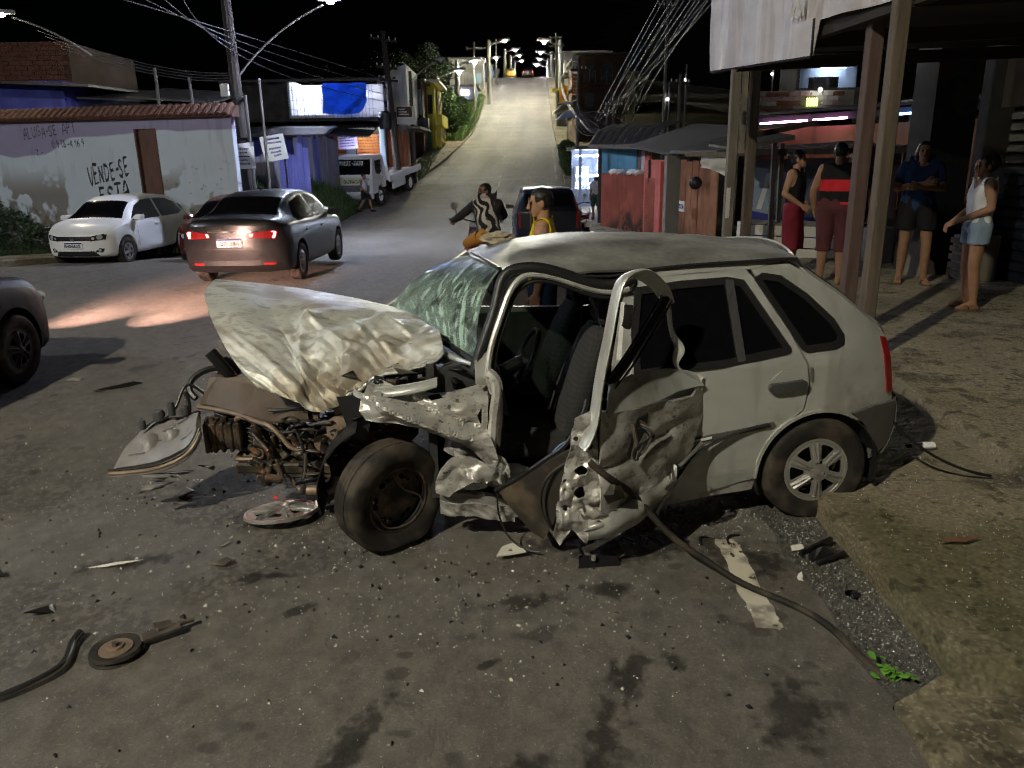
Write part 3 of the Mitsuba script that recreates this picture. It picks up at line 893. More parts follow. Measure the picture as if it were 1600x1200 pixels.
for k, (x, y, z0, z1, lx) in enumerate(((-10.08, 23.6, 0, 4.6, .06), (-9.12, 24, 0, 4.4, -.12), (-7.15, 23.8, 0, 4.3, 0))):
    whole('fence_post', ('slim concrete post standing behind the tiled coping', 'shorter leaning post right of the slim concrete post', 'thin post just left of the utility pole')[k], 'post', tube([(x, y, z0), (x + lx, y, z1)], .045, 6), 'm_poleconc')

# ---- utility pole with poster
def pole(key, label, a, b, r0=.16, r1=.10, m='m_poleconc', arms=(), group=None):
    t = thing(key, label, 'utility pole', group)
    part(t, 'shaft', tube([a, b], [r0, r1], 10), m)
    a, b = np.array(a, float), np.array(b, float)
    for z, L, ang in arms:
        c = a + (b - a) * (z - a[2]) / (b[2] - a[2])
        d = np.array([math.cos(ang), math.sin(ang), 0]) * L / 2
        ak = part(t, 'crossarm', beam(c - d, c + d, .09, .11), 'm_darkwood', False)
        for q in (-.9, -.4, .4, .9):
            part(ak, 'insulator', move(lathe([(0, 0), (.03, 0), (.045, .04), (.03, .07), (.04, .1), (.015, .14), (0, .14)], 8), c + d * q + [0, 0, .055]), 'm_offwhite')
    return t


up1 = pole('utility_pole', 'tall concrete pole at the right end of the graffiti wall with a poster tied on', (-7.42, 22.7, -.4), (-7.60, 22.9, 9.6), .17, .12, 'm_darkwood', arms=((9.2, 2.0, .2),))
part(up1, 'conduit', tube([(-7.20, 22.55, -.3), (-7.20, 22.55, 3.75)], .05, 8), 'm_poleconc')
for z in (2.6, 3.7):
    part(up1, 'clamp', move(ring_mesh(.2, .17, -.04, .04, 16), (-7.45, 22.7, z), rx=PI / 2), 'm_darkmetal')
part(up1, 'meter_box', box(-7.85, -7.62, 22.48, 22.6, 3.72, 4.05, .02), 'm_offwhite')
pp = np.stack([np.stack([np.linspace(-7.66, -7.08, 10), 22.44 - .04 * np.sin(np.linspace(0, 5, 10) + k), np.full(10, z) + .06 * np.linspace(0, 1, 10) * (k > 4)], 1) for k, z in enumerate(np.linspace(1.80, 2.46, 8))])
pk = whole('pole_poster', 'white printed poster tied round the utility pole', 'poster', sheet(pp, .006), 'm_offwhite')
for k in range(5):
    part(pk, 'print_line', box(-7.58, -7.2 - .06 * (k % 2), 22.38, 22.384, 1.92 + k * .10, 1.95 + k * .10), 'm_spray2', False)

# ---- sign board, blue fences
sg_ = bld('sign_board', 'white for-sale board on two dark legs in front of the blue fence', 'sign')
part(sg_, 'board', beam((-8.24, 27, 2.38), (-7.44, 27, 2.50), .04, .82, .005), 'm_offwhite', False)
for k, (a, b, z) in enumerate(((-8.12, -7.62, 2.70), (-8.12, -7.56, 2.58), (-8.0, -7.6, 2.40), (-7.95, -7.6, 2.28), (-7.85, -7.6, 2.18))):
    part(sg_, 'print_line', beam((a, 26.975, z), (b, 26.975, z + .06), .004, .06), 'm_fencegrey' if k else 'm_spray2', False)
for x in (-8.15, -7.52):
    part(sg_, 'leg', beam((x, 27.05, -.6), (x, 27.05, 2.1), .05, .05), 'm_black', False)
f = bld('blue_plank_fence', 'blue-violet plank fence behind the for-sale board', 'fence')
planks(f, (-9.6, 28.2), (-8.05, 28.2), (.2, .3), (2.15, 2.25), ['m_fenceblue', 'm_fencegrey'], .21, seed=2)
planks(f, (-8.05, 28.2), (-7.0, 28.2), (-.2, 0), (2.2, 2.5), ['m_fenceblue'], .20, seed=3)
part(f, 'rail', beam((-9.6, 28.26, 1.3), (-7.0, 28.26, 1.5), .05, .08), 'm_darkwood', False)
f = bld('pale_plank_fence', 'taller pale lilac plank fence left of the tow truck', 'fence')
planks(f, (-8.9, 33.4), (-8.2, 33.8), (.9, .9), (3.0, 3.05), ['m_fenceblue', 'm_fencegrey'], .2, seed=5)
planks(f, (-8.2, 33.8), (-7.65, 36.2), (.3, .4), (3.0, 2.9), ['m_fencegrey', 'm_fenceblue', 'm_fencegrey'], .2, seed=6)
planks(f, (-8.05, 35.3), (-7.6, 35.9), (.0, .1), (1.55, 1.5), ['m_woodgrey'], .2, seed=7)
h = bld('violet_house', 'dark violet-walled house between the two plank fences', 'house')
part(h, 'wall', box(-13.5, -8.7, 37.5, 39.5, -.5, 3.15), 'm_bluewall', False)
part(h, 'roof', hull([(-14, 37, 3.1), (-8.4, 37, 3.1), (-14, 39.8, 3.6), (-8.4, 39.8, 3.6), (-14, 37, 3.2), (-8.4, 37, 3.2), (-14, 39.8, 3.7), (-8.4, 39.8, 3.7)]), 'm_tin', False)
part(h, 'door', box(-9.6, -9.0, 37.47, 37.5, -.3, 2.1), 'm_black', False)
bank = Polygon([(-9.4, 24.5), (-8.9, 24.0), (-7.6, 30), (-6.9, 36.4), (-7.6, 37), (-9.2, 33.4)])
bx, by = np.meshgrid(np.linspace(-9.6, -6.6, 26), np.linspace(23.5, 37.5, 40))
bz = ZR(by) + 1.75 * np.clip((-7.0 - bx - .06 * (34 - by)) / 1.4, 0, 1) * np.clip((by - 24) / 3, 0, 1) * np.clip((37.4 - by) / 1.5, 0, 1) - .02
struct('grass_bank', surf(np.stack([bx, by, bz], -1)), 'm_dirt', smooth=True)
bankz = lambda x, y: ZR(y) + 1.75 * np.clip((-7.0 - x - .06 * (34 - y)) / 1.4, 0, 1) * np.clip((y - 24) / 3, 0, 1) * np.clip((37.4 - y) / 1.5, 0, 1)
stuff('bank_grass', 'thick green grass covering the bank left of the tow truck', blades(Polygon([(-9.5, 24.2), (-8.0, 23.8), (-7.15, 30), (-6.9, 36.8), (-9.4, 37)]), 16000, .32, 6, bankz, .02), 'm_leaf', cat='grass')

# ---- two-storey house with lit balcony and blue tarpaulin
h = bld('balcony_house', 'two-storey house with a lit white-tiled balcony half covered by a blue tarpaulin', 'house')
HX0, HX1, HY = -11.0, -6.55, 41.0
part(h, 'ground_floor', box(-13.5, HX1, 42.4, 48, .2, 3.95), 'm_brownwall', False)
part(h, 'balcony_floor', box(-13.5, HX1 + .1, 40.6, 48, 3.95, 4.10), 'm_darkwall', False)
bk_ = part(h, 'balcony_wall', box(-10.9, HX1, 43.4, 43.6, 4.1, 5.9), 'm_whitewall', False)
part(h, 'side_wall', box(-13.5, -10.9, 40.8, 48, 4.1, 5.95), 'm_darkwall', False)
part(h, 'balcony_wall', box(-10.9, -10.8, 40.8, 43.4, 4.1, 5.9), 'm_whitewall', False)
wd = part(h, 'window', box(-9.85, -9.25, 43.36, 43.4, 4.65, 5.35), 'm_darkwall', False)
for k in range(4):
    part(wd, 'bar', box(-9.80 + k * .16, -9.77 + k * .16, 43.33, 43.355, 4.65, 5.35), 'm_offwhite', False)
for k in range(24):
    part(h, 'balcony_bar', box(-10.85 + k * .18, -10.825 + k * .18, 40.72, 40.745, 4.1, 5.62), 'm_bluegrey', False)
for z in (4.5, 4.95, 5.4):
    part(h, 'balcony_rail', box(-10.9, HX1, 40.70, 40.718, z, z + .02), 'm_bluegrey', False)
part(h, 'parapet', box(-10.9, HX1, 40.78, 40.82, 4.1, 4.25), 'm_whitewall', False)
part(h, 'roof', hull([(-14, 40.0, 5.75), (HX1 + .4, 40.0, 5.75), (-14, 48, 6.6), (HX1 + .4, 48, 6.6), (-14, 40, 5.86), (HX1 + .4, 40, 5.86), (-14, 48, 6.7), (HX1 + .4, 48, 6.7)]), 'm_tin', False)
tarp = np.stack([np.stack([np.linspace(-9.12, -6.95, 30), 40.62 - .10 * np.sin(np.linspace(0, 9, 30) + .5 * k) - .03 * k / 3, 5.72 - (z * (1.42 - .55 * np.clip((np.linspace(0, 1, 30) - .75) / .25, 0, 1) ** 2 + .06 * np.sin(np.linspace(0, PI, 30))))], 1) for k, z in enumerate(np.linspace(0, 1, 18))])
tk = whole('blue_tarpaulin', 'bright blue tarpaulin hung over the lit balcony', 'tarpaulin', sheet(tarp, .01), 'm_tarp', 50)
bl = part(h, 'balcony_lamp', move(trimesh.creation.icosphere(2, .09), (-10.3, 42.6, 5.55)), 'm_lampglass')
emit(bl, (2200, 2400, 3300), .5)
bl = part(h, 'balcony_lamp', move(trimesh.creation.icosphere(2, .07), (-7.9, 42.4, 5.55)), 'm_lampglass')
emit(bl, (2400, 2700, 3900), .4)
part(h, 'awning', hull([(-12.6, 39.2, 3.25), (-6.9, 40.2, 3.15), (-12.6, 42.4, 3.9), (-6.5, 42.4, 3.9), (-12.6, 39.2, 3.31), (-6.9, 40.2, 3.21), (-12.6, 42.4, 3.95), (-6.5, 42.4, 3.95)]), 'm_tin', False)
part(h, 'fascia_light_panel', box(-8.1, -6.75, 41.1, 41.14, 3.5, 3.62), 'm_white', False)
tl = part(h, 'tube_lamp', tube([(-7.6, 41.0, 3.42), (-6.9, 41.0, 3.42)], .03, 8), 'm_lampglass')
emit(tl, (1100, 1150, 1400), .6)
for x0, x1 in ((-9.15, -8.55), (-7.95, -6.75)):
    part(h, 'shutter_frame', box(x0 - .05, x1 + .05, 42.36, 42.4, .2, 3.35), 'm_darkwall', False)
    slats(h, (x0, 42.33), (x1, 42.33), .35, 3.3, .15, 'm_orange', 'shutter_slat')
part(h, 'pilaster', box(-6.72, -6.42, 42.2, 42.6, .2, 3.95), 'm_bluegrey', False)
part(h, 'pilaster', box(-8.5, -8.0, 42.3, 42.42, .2, 3.0), 'm_bluegrey', False)
pk = whole('lilac_poster', 'lilac printed poster hanging by the orange shutters', 'poster', beam((-8.75, 41.6, 2.95), (-7.75, 41.6, 3.0), .03, .72), 'm_lilacpaper', False)
for k in range(4):
    part(pk, 'print_line', beam((-8.65, 41.575, 2.75 + k * .13), (-7.9, 41.575, 2.79 + k * .13), .005, .05), 'm_fenceblue', False)
h = bld('orange_shutter_shop', 'shop with wide orange shutters behind the dark leaning pole', 'shop')
part(h, 'wall', box(-9, -5.95, 46.2, 49, .8, 3.85), 'm_greywall', False)
for x0, x1 in ((-6.55, -5.98),):
    pass
part(h, 'front_wall', box(-6.6, -5.75, 44.2, 46.3, .6, 3.8), 'm_greywall', False)
slats(h, (-6.62, 44.15), (-5.80, 44.15), .75, 3.55, .15, 'm_orange', 'shutter_slat')
slats(h, (-5.72, 44.3), (-5.72, 46.2), .95, 3.55, .15, 'm_orange', 'shutter_slat')
h = bld('white_gable_house', 'white upper storey with a sloping gable next to the balcony house', 'house')
part(h, 'wall', panel(Polygon([(-7.25, 3.85), (-5.6, 3.85), (-5.6, 7.15), (-6.2, 6.95), (-7.25, 6.35)]), 5.5, 0, lambda u, v, w: np.stack([u, 46.0 + w, v], 1)), 'm_whitewall', False)
for z in (4.9, 5.9):
    part(h, 'window', box(-6.95, -6.75, 45.97, 46.0, z, z + .35), 'm_black', False)
part(h, 'water_tank', box(-6.9, -6.1, 45.2, 45.9, 3.9, 4.6, .05), 'm_black', False)
part(h, 'canopy', box(-6.3, -4.9, 45.6, 51.5, 3.72, 3.85), 'm_greywall', False)
sgb = bld('shop_sign', 'brown and white shop sign board beside the dark leaning pole', 'sign')
part(sgb, 'board', beam((-6.12, 45.0, 4.40), (-5.12, 45.2, 4.40), .05, .95), 'm_offwhite', False)
part(sgb, 'brown_panel', beam((-6.10, 44.965, 4.58), (-5.28, 45.13, 4.58), .02, .52), 'm_brownwall', False)
for k in range(3):
    part(sgb, 'print_line', beam((-6.0, 44.94, 4.45 + k * .13), (-5.45 - .1 * k, 45.05, 4.45 + k * .13), .005, .06), 'm_offwhite', False)
h = bld('brown_house', 'brown house with a pale blue window, left of the yellow building', 'house')
part(h, 'wall', box(-8.5, -5.35, 51.6, 54.5, 1.6, 6.75), 'm_brownwall', False)
part(h, 'window', box(-5.98, -5.42, 51.56, 51.6, 4.8, 6.3), 'm_glassblue', False)
part(h, 'roof', box(-8.7, -5.1, 51.3, 54.6, 6.75, 6.9), 'm_tin', False)
part(h, 'door', box(-5.349, -5.32, 52.2, 53.0, 2.2, 4.1), 'm_darkwall', False)
part(h, 'black_canopy', box(-5.6, -4.95, 50.6, 51.5, 4.0, 4.55, .03), 'm_black', False)
h = bld('yellow_building', 'bright yellow two-storey building with teal door and flat white roof edge', 'building')
part(h, 'wall', box(-8, -4.85, 54.6, 60.5, 1.9, 6.95), 'm_yellowwall', False)
part(h, 'roof_slab', box(-8.1, -4.45, 54.2, 60.7, 6.95, 7.12), 'm_offwhite', False)
part(h, 'balcony', box(-4.85, -4.4, 55.0, 60.2, 4.25, 5.0), 'm_yellowwall', False)
part(h, 'teal_door', box(-5.6, -5.15, 54.56, 54.6, 2.3, 4.05), 'm_tealdoor', False)
for y in (55.3, 57.2, 59.0):
    part(h, 'pilaster', box(-4.85, -4.55, y, y + .3, 2.2, 4.25), 'm_yellowwall', False)
for y in (55.8, 57.8, 59.4):
    part(h, 'window', box(-4.849, -4.82, y, y + .8, 5.2, 6.4), 'm_darkwall', False)
    part(h, 'doorway', box(-4.849, -4.82, y, y + .8, 2.5, 4.1), 'm_brownwall', False)
part(h, 'window', box(-5.3, -5.0, 54.57, 54.6, 5.0, 6.2), 'm_darkwall', False)
up2 = pole('leaning_pole', 'dark leaning utility pole in front of the orange shutters', (-5.62, 41.2, .3), (-6.15, 41.8, 8.2), .2, .13, 'm_darkwood', arms=((6.5, 1.4, .9), (5.9, 1.3, .9), (7.8, 1.8, .9)))
part(up2, 'transformer', cat(move(lathe([(0, 0), (.28, 0), (.30, .05), (.30, .75), (.2, .85), (0, .85)], 14), (-6.2, 41.2, 3.55))), 'm_black')
pole('thin_pole', 'weathered pole with a white notice in front of the yellow building', (-4.55, 55.6, 2.3), (-4.85, 55.9, 6.6), .13, .09, 'm_woodgrey')
whole('pole_notice', 'small white notice nailed to the weathered pole by the yellow building', 'notice', beam((-4.75, 55.4, 3.75), (-4.35, 55.4, 3.85), .02, .55), 'm_offwhite', False)

# ---- left side uphill: trees, grass, small houses
xl = lambda y: float(XL(y))
tree('dark_tree', 'dense dark tree just beyond the yellow building', (-4.9, 63, 3.4), 4.2, [(0, 0, 3.2, 1.1), (-.9, .4, 2.6, 1.0), (.5, -.3, 2.2, .9), (-.3, .5, 3.9, .7), (.5, .3, 1.3, .7), (-1.2, 0, 1.5, .8)], 5200, .13, 21)
tree('dark_tree', 'lower dark tree uphill of the dense one, before the bluish house', (-4.2, 70, 4.4), 3.0, [(0, 0, 2.2, .9), (-.9, .4, 1.8, .9), (.3, .2, 1.2, .7)], 3000, .13, 22)
for k in range(4):
    tree('shadow_tree', ('black tree silhouette behind the balcony house roof', 'black tree silhouette above the white gable', 'black tree behind the yellow building', 'black tree silhouette above the bluish house')[k], ((-12, 52, 1.5), (-9, 58, 3), (-8.5, 66, 4), (-8, 84, 7))[k], 6, [(0, 0, 4.4, 1.7), (-1.5, .4, 3.8, 1.5), (1.3, -.3, 3.8, 1.4), (0, .5, 5.6, 1.1)], 2600, .24, 30 + k, 'm_leafblack')
lg = Polygon([(xl(60) - 1.8, 60), (xl(60) - .15, 60), (xl(75) - .1, 75), (xl(90) - .1, 90), (xl(90) - 1.6, 90)])
stuff('hill_grass', 'bright grass strip along the left kerb going uphill', blades(lg, 7000, .45, 8, lambda x, y: ZR(y) + .12, .05), 'm_leaf', cat='grass')
stuff('kerb_grass', 'grass tufts round the foot of the poles on the left pavement', blades(Polygon([(-6.6, 42), (-5.2, 41), (-4.6, 46), (-4.4, 58), (-5.0, 58), (-5.6, 46)]), 2500, .2, 9, lambda x, y: ZR(y) + .12, .02), 'm_leaf', cat='grass')
bush('roadside_bush', 'leafy bush on the grass strip below the bluish house', [(-4.3, 73, 5.6, .8), (-4.0, 77, 6.1, .7), (-5, 75, 6.2, .9)], 2600, .14, 33, 'm_leaf')
h = bld('bluish_house', 'small pale blue house with a lit sign halfway up the hill', 'house')
part(h, 'wall', box(-6.0, -3.15, 85, 90, 6.8, 9.3), 'm_bluegrey', False)
part(h, 'roof', box(-6.2, -2.9, 84.6, 90.3, 9.3, 9.5), 'm_tin', False)
ls = part(h, 'lit_sign', box(-4.9, -3.9, 84.93, 84.96, 8.5, 9.0), 'm_lampglass', False)
emit(ls, (6, 3.5, 7.5), .3)
part(h, 'awning', box(-5.3, -3.3, 83.8, 85, 7.9, 8.0), 'm_black', False)
for k, (x, y, z) in enumerate(((-2.7, 97, 13.4), (-2.45, 106, 14.8), (-1.9, 113, 15.6), (-1.2, 121, 16.5))):
    h = bld('hilltop_house', ('grey house front with lit gap near the top of the hill on the left', 'second house up from the bluish one, dark front', 'pale lit house front just below the crest', 'last dark house before the crest on the left')[k], 'house')
    part(h, 'wall', box(x - 4, x, y, y + 5, z - 5.5, z - .6 * k), ('m_greywall', 'm_darkwall', 'm_bluegrey', 'm_darkwall')[k], False)
    part(h, 'roof', box(x - 4.2, x + .2, y - .3, y + 5.2, z - .6 * k, z - .6 * k + .15), 'm_tin', False)
    part(h, 'window', box(x - 1.2, x - .3, y - .03, y, z - 2.6, z - 1.6), 'm_glassblue', False)
# ================================================================ RIGHT-HAND SIDE
# ---- multi-storey brick building with corner signs
plaster('m_blockwall', (.045, .024, .015), (.075, .042, .026))
h = bld('brick_block', 'dark brick multi-storey block with orange signs on its corner', 'building')
part(h, 'wall', box(4.95, 8.4, 58, 66, 2.5, 9.0), 'm_blockwall', False)
for z in (5.0, 6.9, 8.85):
    part(h, 'floor_slab', box(4.75, 8.6, 57.6, 66.2, z, z + .14), 'm_darkwall', False)
for z in (5.4, 7.3):
    for k in range(2):
        wk = part(h, 'window', box(5.5 + k * 1.25, 6.2 + k * 1.25, 57.95, 58.0, z, z + 1.0), 'm_black', False)
for k in range(9):
    part(h, 'balcony_bar', box(5.0 + k * .4, 5.03 + k * .4, 57.6, 57.63, 7.04, 7.9), 'm_greywall', False)
part(h, 'balcony_rail', box(4.9, 8.4, 57.6, 57.64, 7.9, 7.95), 'm_darkwall', False)
for k, (z0, z1, mt) in enumerate(((7.7, 8.75, 'm_offwhite'), (6.9, 7.65, 'm_signorange'), (6.3, 6.85, 'm_signorange'), (4.8, 6.25, 'm_mauve'))):
    sgk = whole('corner_sign', ('white sign at the top of the brick block corner', 'upper orange sign on the brick block corner', 'lower orange sign on the brick block corner', 'tall pinkish banner at the foot of the brick block corner')[k], 'sign', box(4.55, 5.0, 57.3, 57.4, z0, z1), mt, False)
    for q in range(2):
        part(sgk, 'print_line', box(4.62, 4.9, 57.285, 57.299, z0 + (.25 + .35 * q) * (z1 - z0), z0 + (.38 + .35 * q) * (z1 - z0)), 'm_offwhite' if k in (1, 2) else 'm_spray2', False)
ys_ = bld('yellow_sign', 'bright yellow hanging sign with a red mark, uphill on the right', 'sign')
part(ys_, 'panel', box(3.95, 4.6, 61.9, 62.0, 6.0, 7.25, .03), 'm_signyellow', False)
part(ys_, 'red_mark', cat(tube([(4.18, 61.89, 6.35), (4.25, 61.89, 6.95)], .045, 6), tube([(4.22, 61.89, 6.66), (4.42, 61.89, 6.95)], .04, 6), tube([(4.22, 61.89, 6.66), (4.46, 61.89, 6.4)], .045, 6)), 'm_printred')
part(ys_, 'bracket', tube([(4.27, 61.95, 7.2), (4.27, 61.95, 7.8), (5.0, 61.95, 7.8)], .03, 6), 'm_darkmetal')
stl = bld('street_stall', 'low olive-roofed stall uphill beyond the yellow sign', 'stall')
part(stl, 'roof', box(3.9, 5.6, 70, 72, 7.6, 7.75), 'm_yellowwall', False)
part(stl, 'wall', box(4.3, 5.5, 70.3, 71.8, 4.6, 7.6), 'm_darkwall', False)
for k, (y, lab) in enumerate(((78, 'dark house front beyond the olive-roofed stall'), (90, 'grey house further up on the right'), (104, 'highest house on the right, by the crest'))):
    h = bld('uphill_house', lab, 'house')
    z = float(ZR(y))
    part(h, 'wall', box(float(XR(y)) + 1.6, float(XR(y)) + 8, y, y + 7, z - .5, z + 3.6), ('m_darkwall', 'm_greywall', 'm_darkwall')[k], False)
    part(h, 'roof', box(float(XR(y)) + 1.2, float(XR(y)) + 8.2, y - .3, y + 7.3, z + 3.6, z + 3.75), 'm_tin', False)
    part(h, 'shutter', box(float(XR(y)) + 1.57, float(XR(y)) + 1.6, y + 1.2, y + 3.6, z + .2, z + 2.6), 'm_greywall', False)
# beach umbrella, awnings, grass beside the lane
um = bld('awning', 'grey tilted shop awning over the right pavement', 'awning')
part(um, 'canopy', hull([(2.9, 48, 4.15), (4.6, 48, 4.4), (2.9, 50, 4.25), (4.6, 50, 4.5), (3.6, 49, 4.75)]), 'm_bluegrey', False)
part(um, 'post', tube([(3.6, 49, 1.5), (3.6, 49, 4.5)], .03, 6), 'm_galv')
um = bld('awning', 'dark drooping awning further up the right pavement', 'awning')
part(um, 'canopy', hull([(3.1, 56, 4.9), (5, 56, 5.5), (3.1, 58, 5.0), (5, 58, 5.6), (4, 57, 5.75)]), 'm_tin', False)
part(um, 'post', tube([(4.2, 57, 2.5), (4.2, 57, 5.5)], .03, 6), 'm_galv')
stuff('lane_grass', 'bright green grass patch by the lit kiosk', blades(Polygon([(3.15, 44), (3.75, 43.6), (4.1, 52), (3.3, 52)]), 3200, .5, 12, lambda x, y: ZR(y) + .13, .05), 'm_leaf', cat='grass')
bush('lane_bush', 'bright green bush growing beside the lit kiosk', [(3.55, 45.5, 2.1, .5), (3.5, 47.5, 2.6, .5)], 1500, .10, 44, 'm_leaf')

# ---- lit kiosk
h = bld('lit_kiosk', 'kiosk glowing bluish white behind the dark minivan', 'kiosk')
part(h, 'back_wall', box(2.98, 5.2, 37.6, 37.7, -.3, 2.3), 'm_bluegrey', False)
part(h, 'side_wall', box(4.15, 4.25, 33, 37.6, -.4, 2.3), 'm_whitewall', False)
part(h, 'roof', box(2.75, 5.2, 32.8, 37.8, 2.3, 2.42), 'm_tin', False)
part(h, 'counter', box(2.95, 3.7, 35.2, 36.0, -.4, .65, .03), 'm_bluegrey', False)
fr = part(h, 'display_fridge', box(3.1, 3.7, 36.6, 37.3, -.3, 1.6, .03), 'm_white', False)
part(fr, 'glass', box(3.16, 3.64, 36.57, 36.6, .1, 1.5), 'm_glassblue', False)
part(h, 'bench', cat(box(2.7, 3.5, 33.2, 33.5, -.1, -.04), box(2.75, 2.8, 33.25, 33.45, -.5, -.1), box(3.4, 3.45, 33.25, 33.45, -.5, -.1)), 'm_offwhite', False)
r = np.random.default_rng(8)
for k in range(14):
    part(h, 'bottle', move(lathe([(0, 0), (.05, 0), (.05, .16), (.02, .22), (.02, .27), (0, .27)], 8), (2.98 + .05 * k, 35.4 + .2 * r.random(), .65)), ('m_white', 'm_glassblue', 'm_offwhite')[k % 3])
for z in (2.05, 1.2):
    tl = part(h, 'tube_lamp', tube([(3.0, 35.0 + z * .3, z), (4.0, 35.0 + z * .3, z)], .035, 8), 'm_lampglass')
    emit(tl, (200, 225, 285), .8)
part(h, 'pillar', box(2.92, 3.02, 32.9, 33.0, -.5, 2.3), 'm_bluegrey', False)

# ---- stalls along the right pavement
h = bld('blue_kiosk', 'closed sky-blue kiosk with a dark tin roof above the red wall', 'kiosk')
part(h, 'wall', wallbox((3.62, 30.4), (4.62, 28.4), -.6, 2.30, .15), 'm_tealwall', False)
for k in range(3):
    p0 = np.array([4.64, 28.35]) + np.array([.12, -.6]) * k * .55
    part(h, 'striped_panel', wallbox(p0, p0 + np.array([.1, -.3]), -.4, 2.2, .1), ('m_mauve', 'm_whitewall', 'm_pinkwall')[k], False)
part(h, 'post', beam((3.40, 29.6, -.6), (3.40, 29.6, 2.3), .12, .12), 'm_darkwood', False)
rf = np.array([[(3.05, 30.6, 2.42), (3.5, 31.5, 2.95), (4.2, 32.5, 3.2)], [(4.65, 26.0, 2.30), (5.2, 27.0, 2.85), (6.0, 28, 3.1)]])
n = 9
for k in range(n):
    t0, t1 = k / n, (k + .93) / n
    q = [rf[0] * (1 - t) + rf[1] * t for t in (t0, t1)]
    part(h, 'roof_sheet', sheet(np.stack([q[0], (q[0] + q[1]) / 2 + [0, 0, .03], q[1]]), .02), 'm_tin')
part(h, 'fascia', beam((3.08, 30.5, 2.36), (4.68, 25.9, 2.26), .04, .14), 'm_woodgrey', False)
h = bld('red_wall', 'low plain red wall in front of the blue kiosk', 'wall')
part(h, 'wall', wallbox((3.36, 28.2), (4.30, 24.0), -.9, 1.42, .14), 'm_redwall', False)
for k in range(5):
    rg = rag((3.62 + .12 * k, 27.2 - .55 * k, 1.47), (.17, .15, .14), 40 + k)
    whole('plastic_bag', ('first', 'second', 'third', 'fourth', 'fifth')[k] + ' plastic bag from the left on top of the red wall', 'bag', rg, ('m_white', 'm_offwhite', 'm_bluegrey')[k % 3], 60, group='white plastic bags on top of the red wall')
h = bld('pink_stall', 'pinkish-red stall front with a recessed door, next to the red wall', 'stall')
part(h, 'wall', wallbox((4.12, 23.6), (4.32, 21.8), -.8, 1.85, .2), 'm_pinkwall', False)
part(h, 'door', wallbox((4.02, 23.2), (4.16, 22.2), -.6, 1.35, .06), 'm_redwall', False)
part(h, 'wall', wallbox((4.12, 21.8), (4.28, 20.2), -.8, 1.85, .2), 'm_pinkwall', False)
for y in (21.0, 20.4):
    part(h, 'pilaster', beam((4.06, y, -.7), (4.06, y, 1.8), .12, .16), 'm_pinkwall', False)
part(h, 'downpipe', beam((4.05, 22.9, 1.2), (4.05, 22.9, 1.85), .06, .06), 'm_darkmetal', False)
h = bld('rust_door_stall', 'stall with rust-brown wooden doors and a grey cement pillar', 'stall')
part(h, 'pillar', beam((4.14, 19.6, -.6), (4.14, 19.6, 1.95), .55, .35), 'm_greywall', False)
planks(h, (4.18, 19.3), (4.38, 16.6), -.3, (1.85, 1.80), ['m_rustwood'], .45, seed=14, name='door_board', ragged=.01, gap=.02)
part(h, 'knob', move(trimesh.creation.icosphere(2, .14), (4.10, 17.4, 1.36)), 'm_black')
pq = part(h, 'plaque', beam((3.98, 18.4, .82), (4.02, 18.05, .82), .02, .24), 'm_white', False)
lettering('2014', .10, (3.952, 18.38, .77), (.115, -1, 0), (0, 0, 1), 'm_spray2', pq, 'number')
h = bld('dark_stall_roof', 'broad dark awning roof over the pink and rust-brown stalls', 'roof')
part(h, 'roof', hull([(3.72, 24.6, 2.22), (3.95, 19.6, 1.95), (6.0, 26, 2.85), (5.8, 18.6, 2.45), (3.72, 24.6, 2.30), (3.95, 19.6, 2.03), (6.0, 26, 2.95), (5.8, 18.6, 2.55)]), 'm_canopy', False)
part(h, 'roof', hull([(3.95, 19.5, 2.0), (4.15, 15.9, 1.95), (5.8, 18.5, 2.40), (5.6, 15.7, 2.2), (3.95, 19.5, 2.07), (4.15, 15.9, 2.02), (5.8, 18.5, 2.48), (5.6, 15.7, 2.28)]), 'm_tin', False)
pb = np.stack([np.stack([np.linspace(3.62, 3.98, 14) + .02 * math.sin(k), 15.0 - .5 * np.linspace(0, 1, 14) + .03 * np.sin(np.linspace(0, 9, 14) + k), 1.93 - .02 * np.linspace(0, 1, 14) - z * (.22 + .16 * np.linspace(0, 1, 14) ** 2)], 1) for k, z in enumerate(np.linspace(0, 1, 10))])
pb[..., 1] += .05 * (ridged(pb, 7, 2) - .5)
whole('hanging_plastic', 'crumpled white plastic sheet hanging from the stall beam', 'plastic sheet', sheet(pb, .008), 'm_offwhite', 50)
whole('stall_beam', 'pale wooden beam holding the hanging white plastic sheet', 'beam', beam((3.35, 15.1, 1.96), (4.9, 13.6, 1.93), .07, .08), 'm_woodgrey', False)

# ---- the wooden shelter
def post(key, label, x, y, z0, z1, w, m):
    return whole(key, label, 'post', move(box(-w / 2, w / 2, -w / 2, w / 2, z0, z1, .008), (x, y, 0)), m, 20)


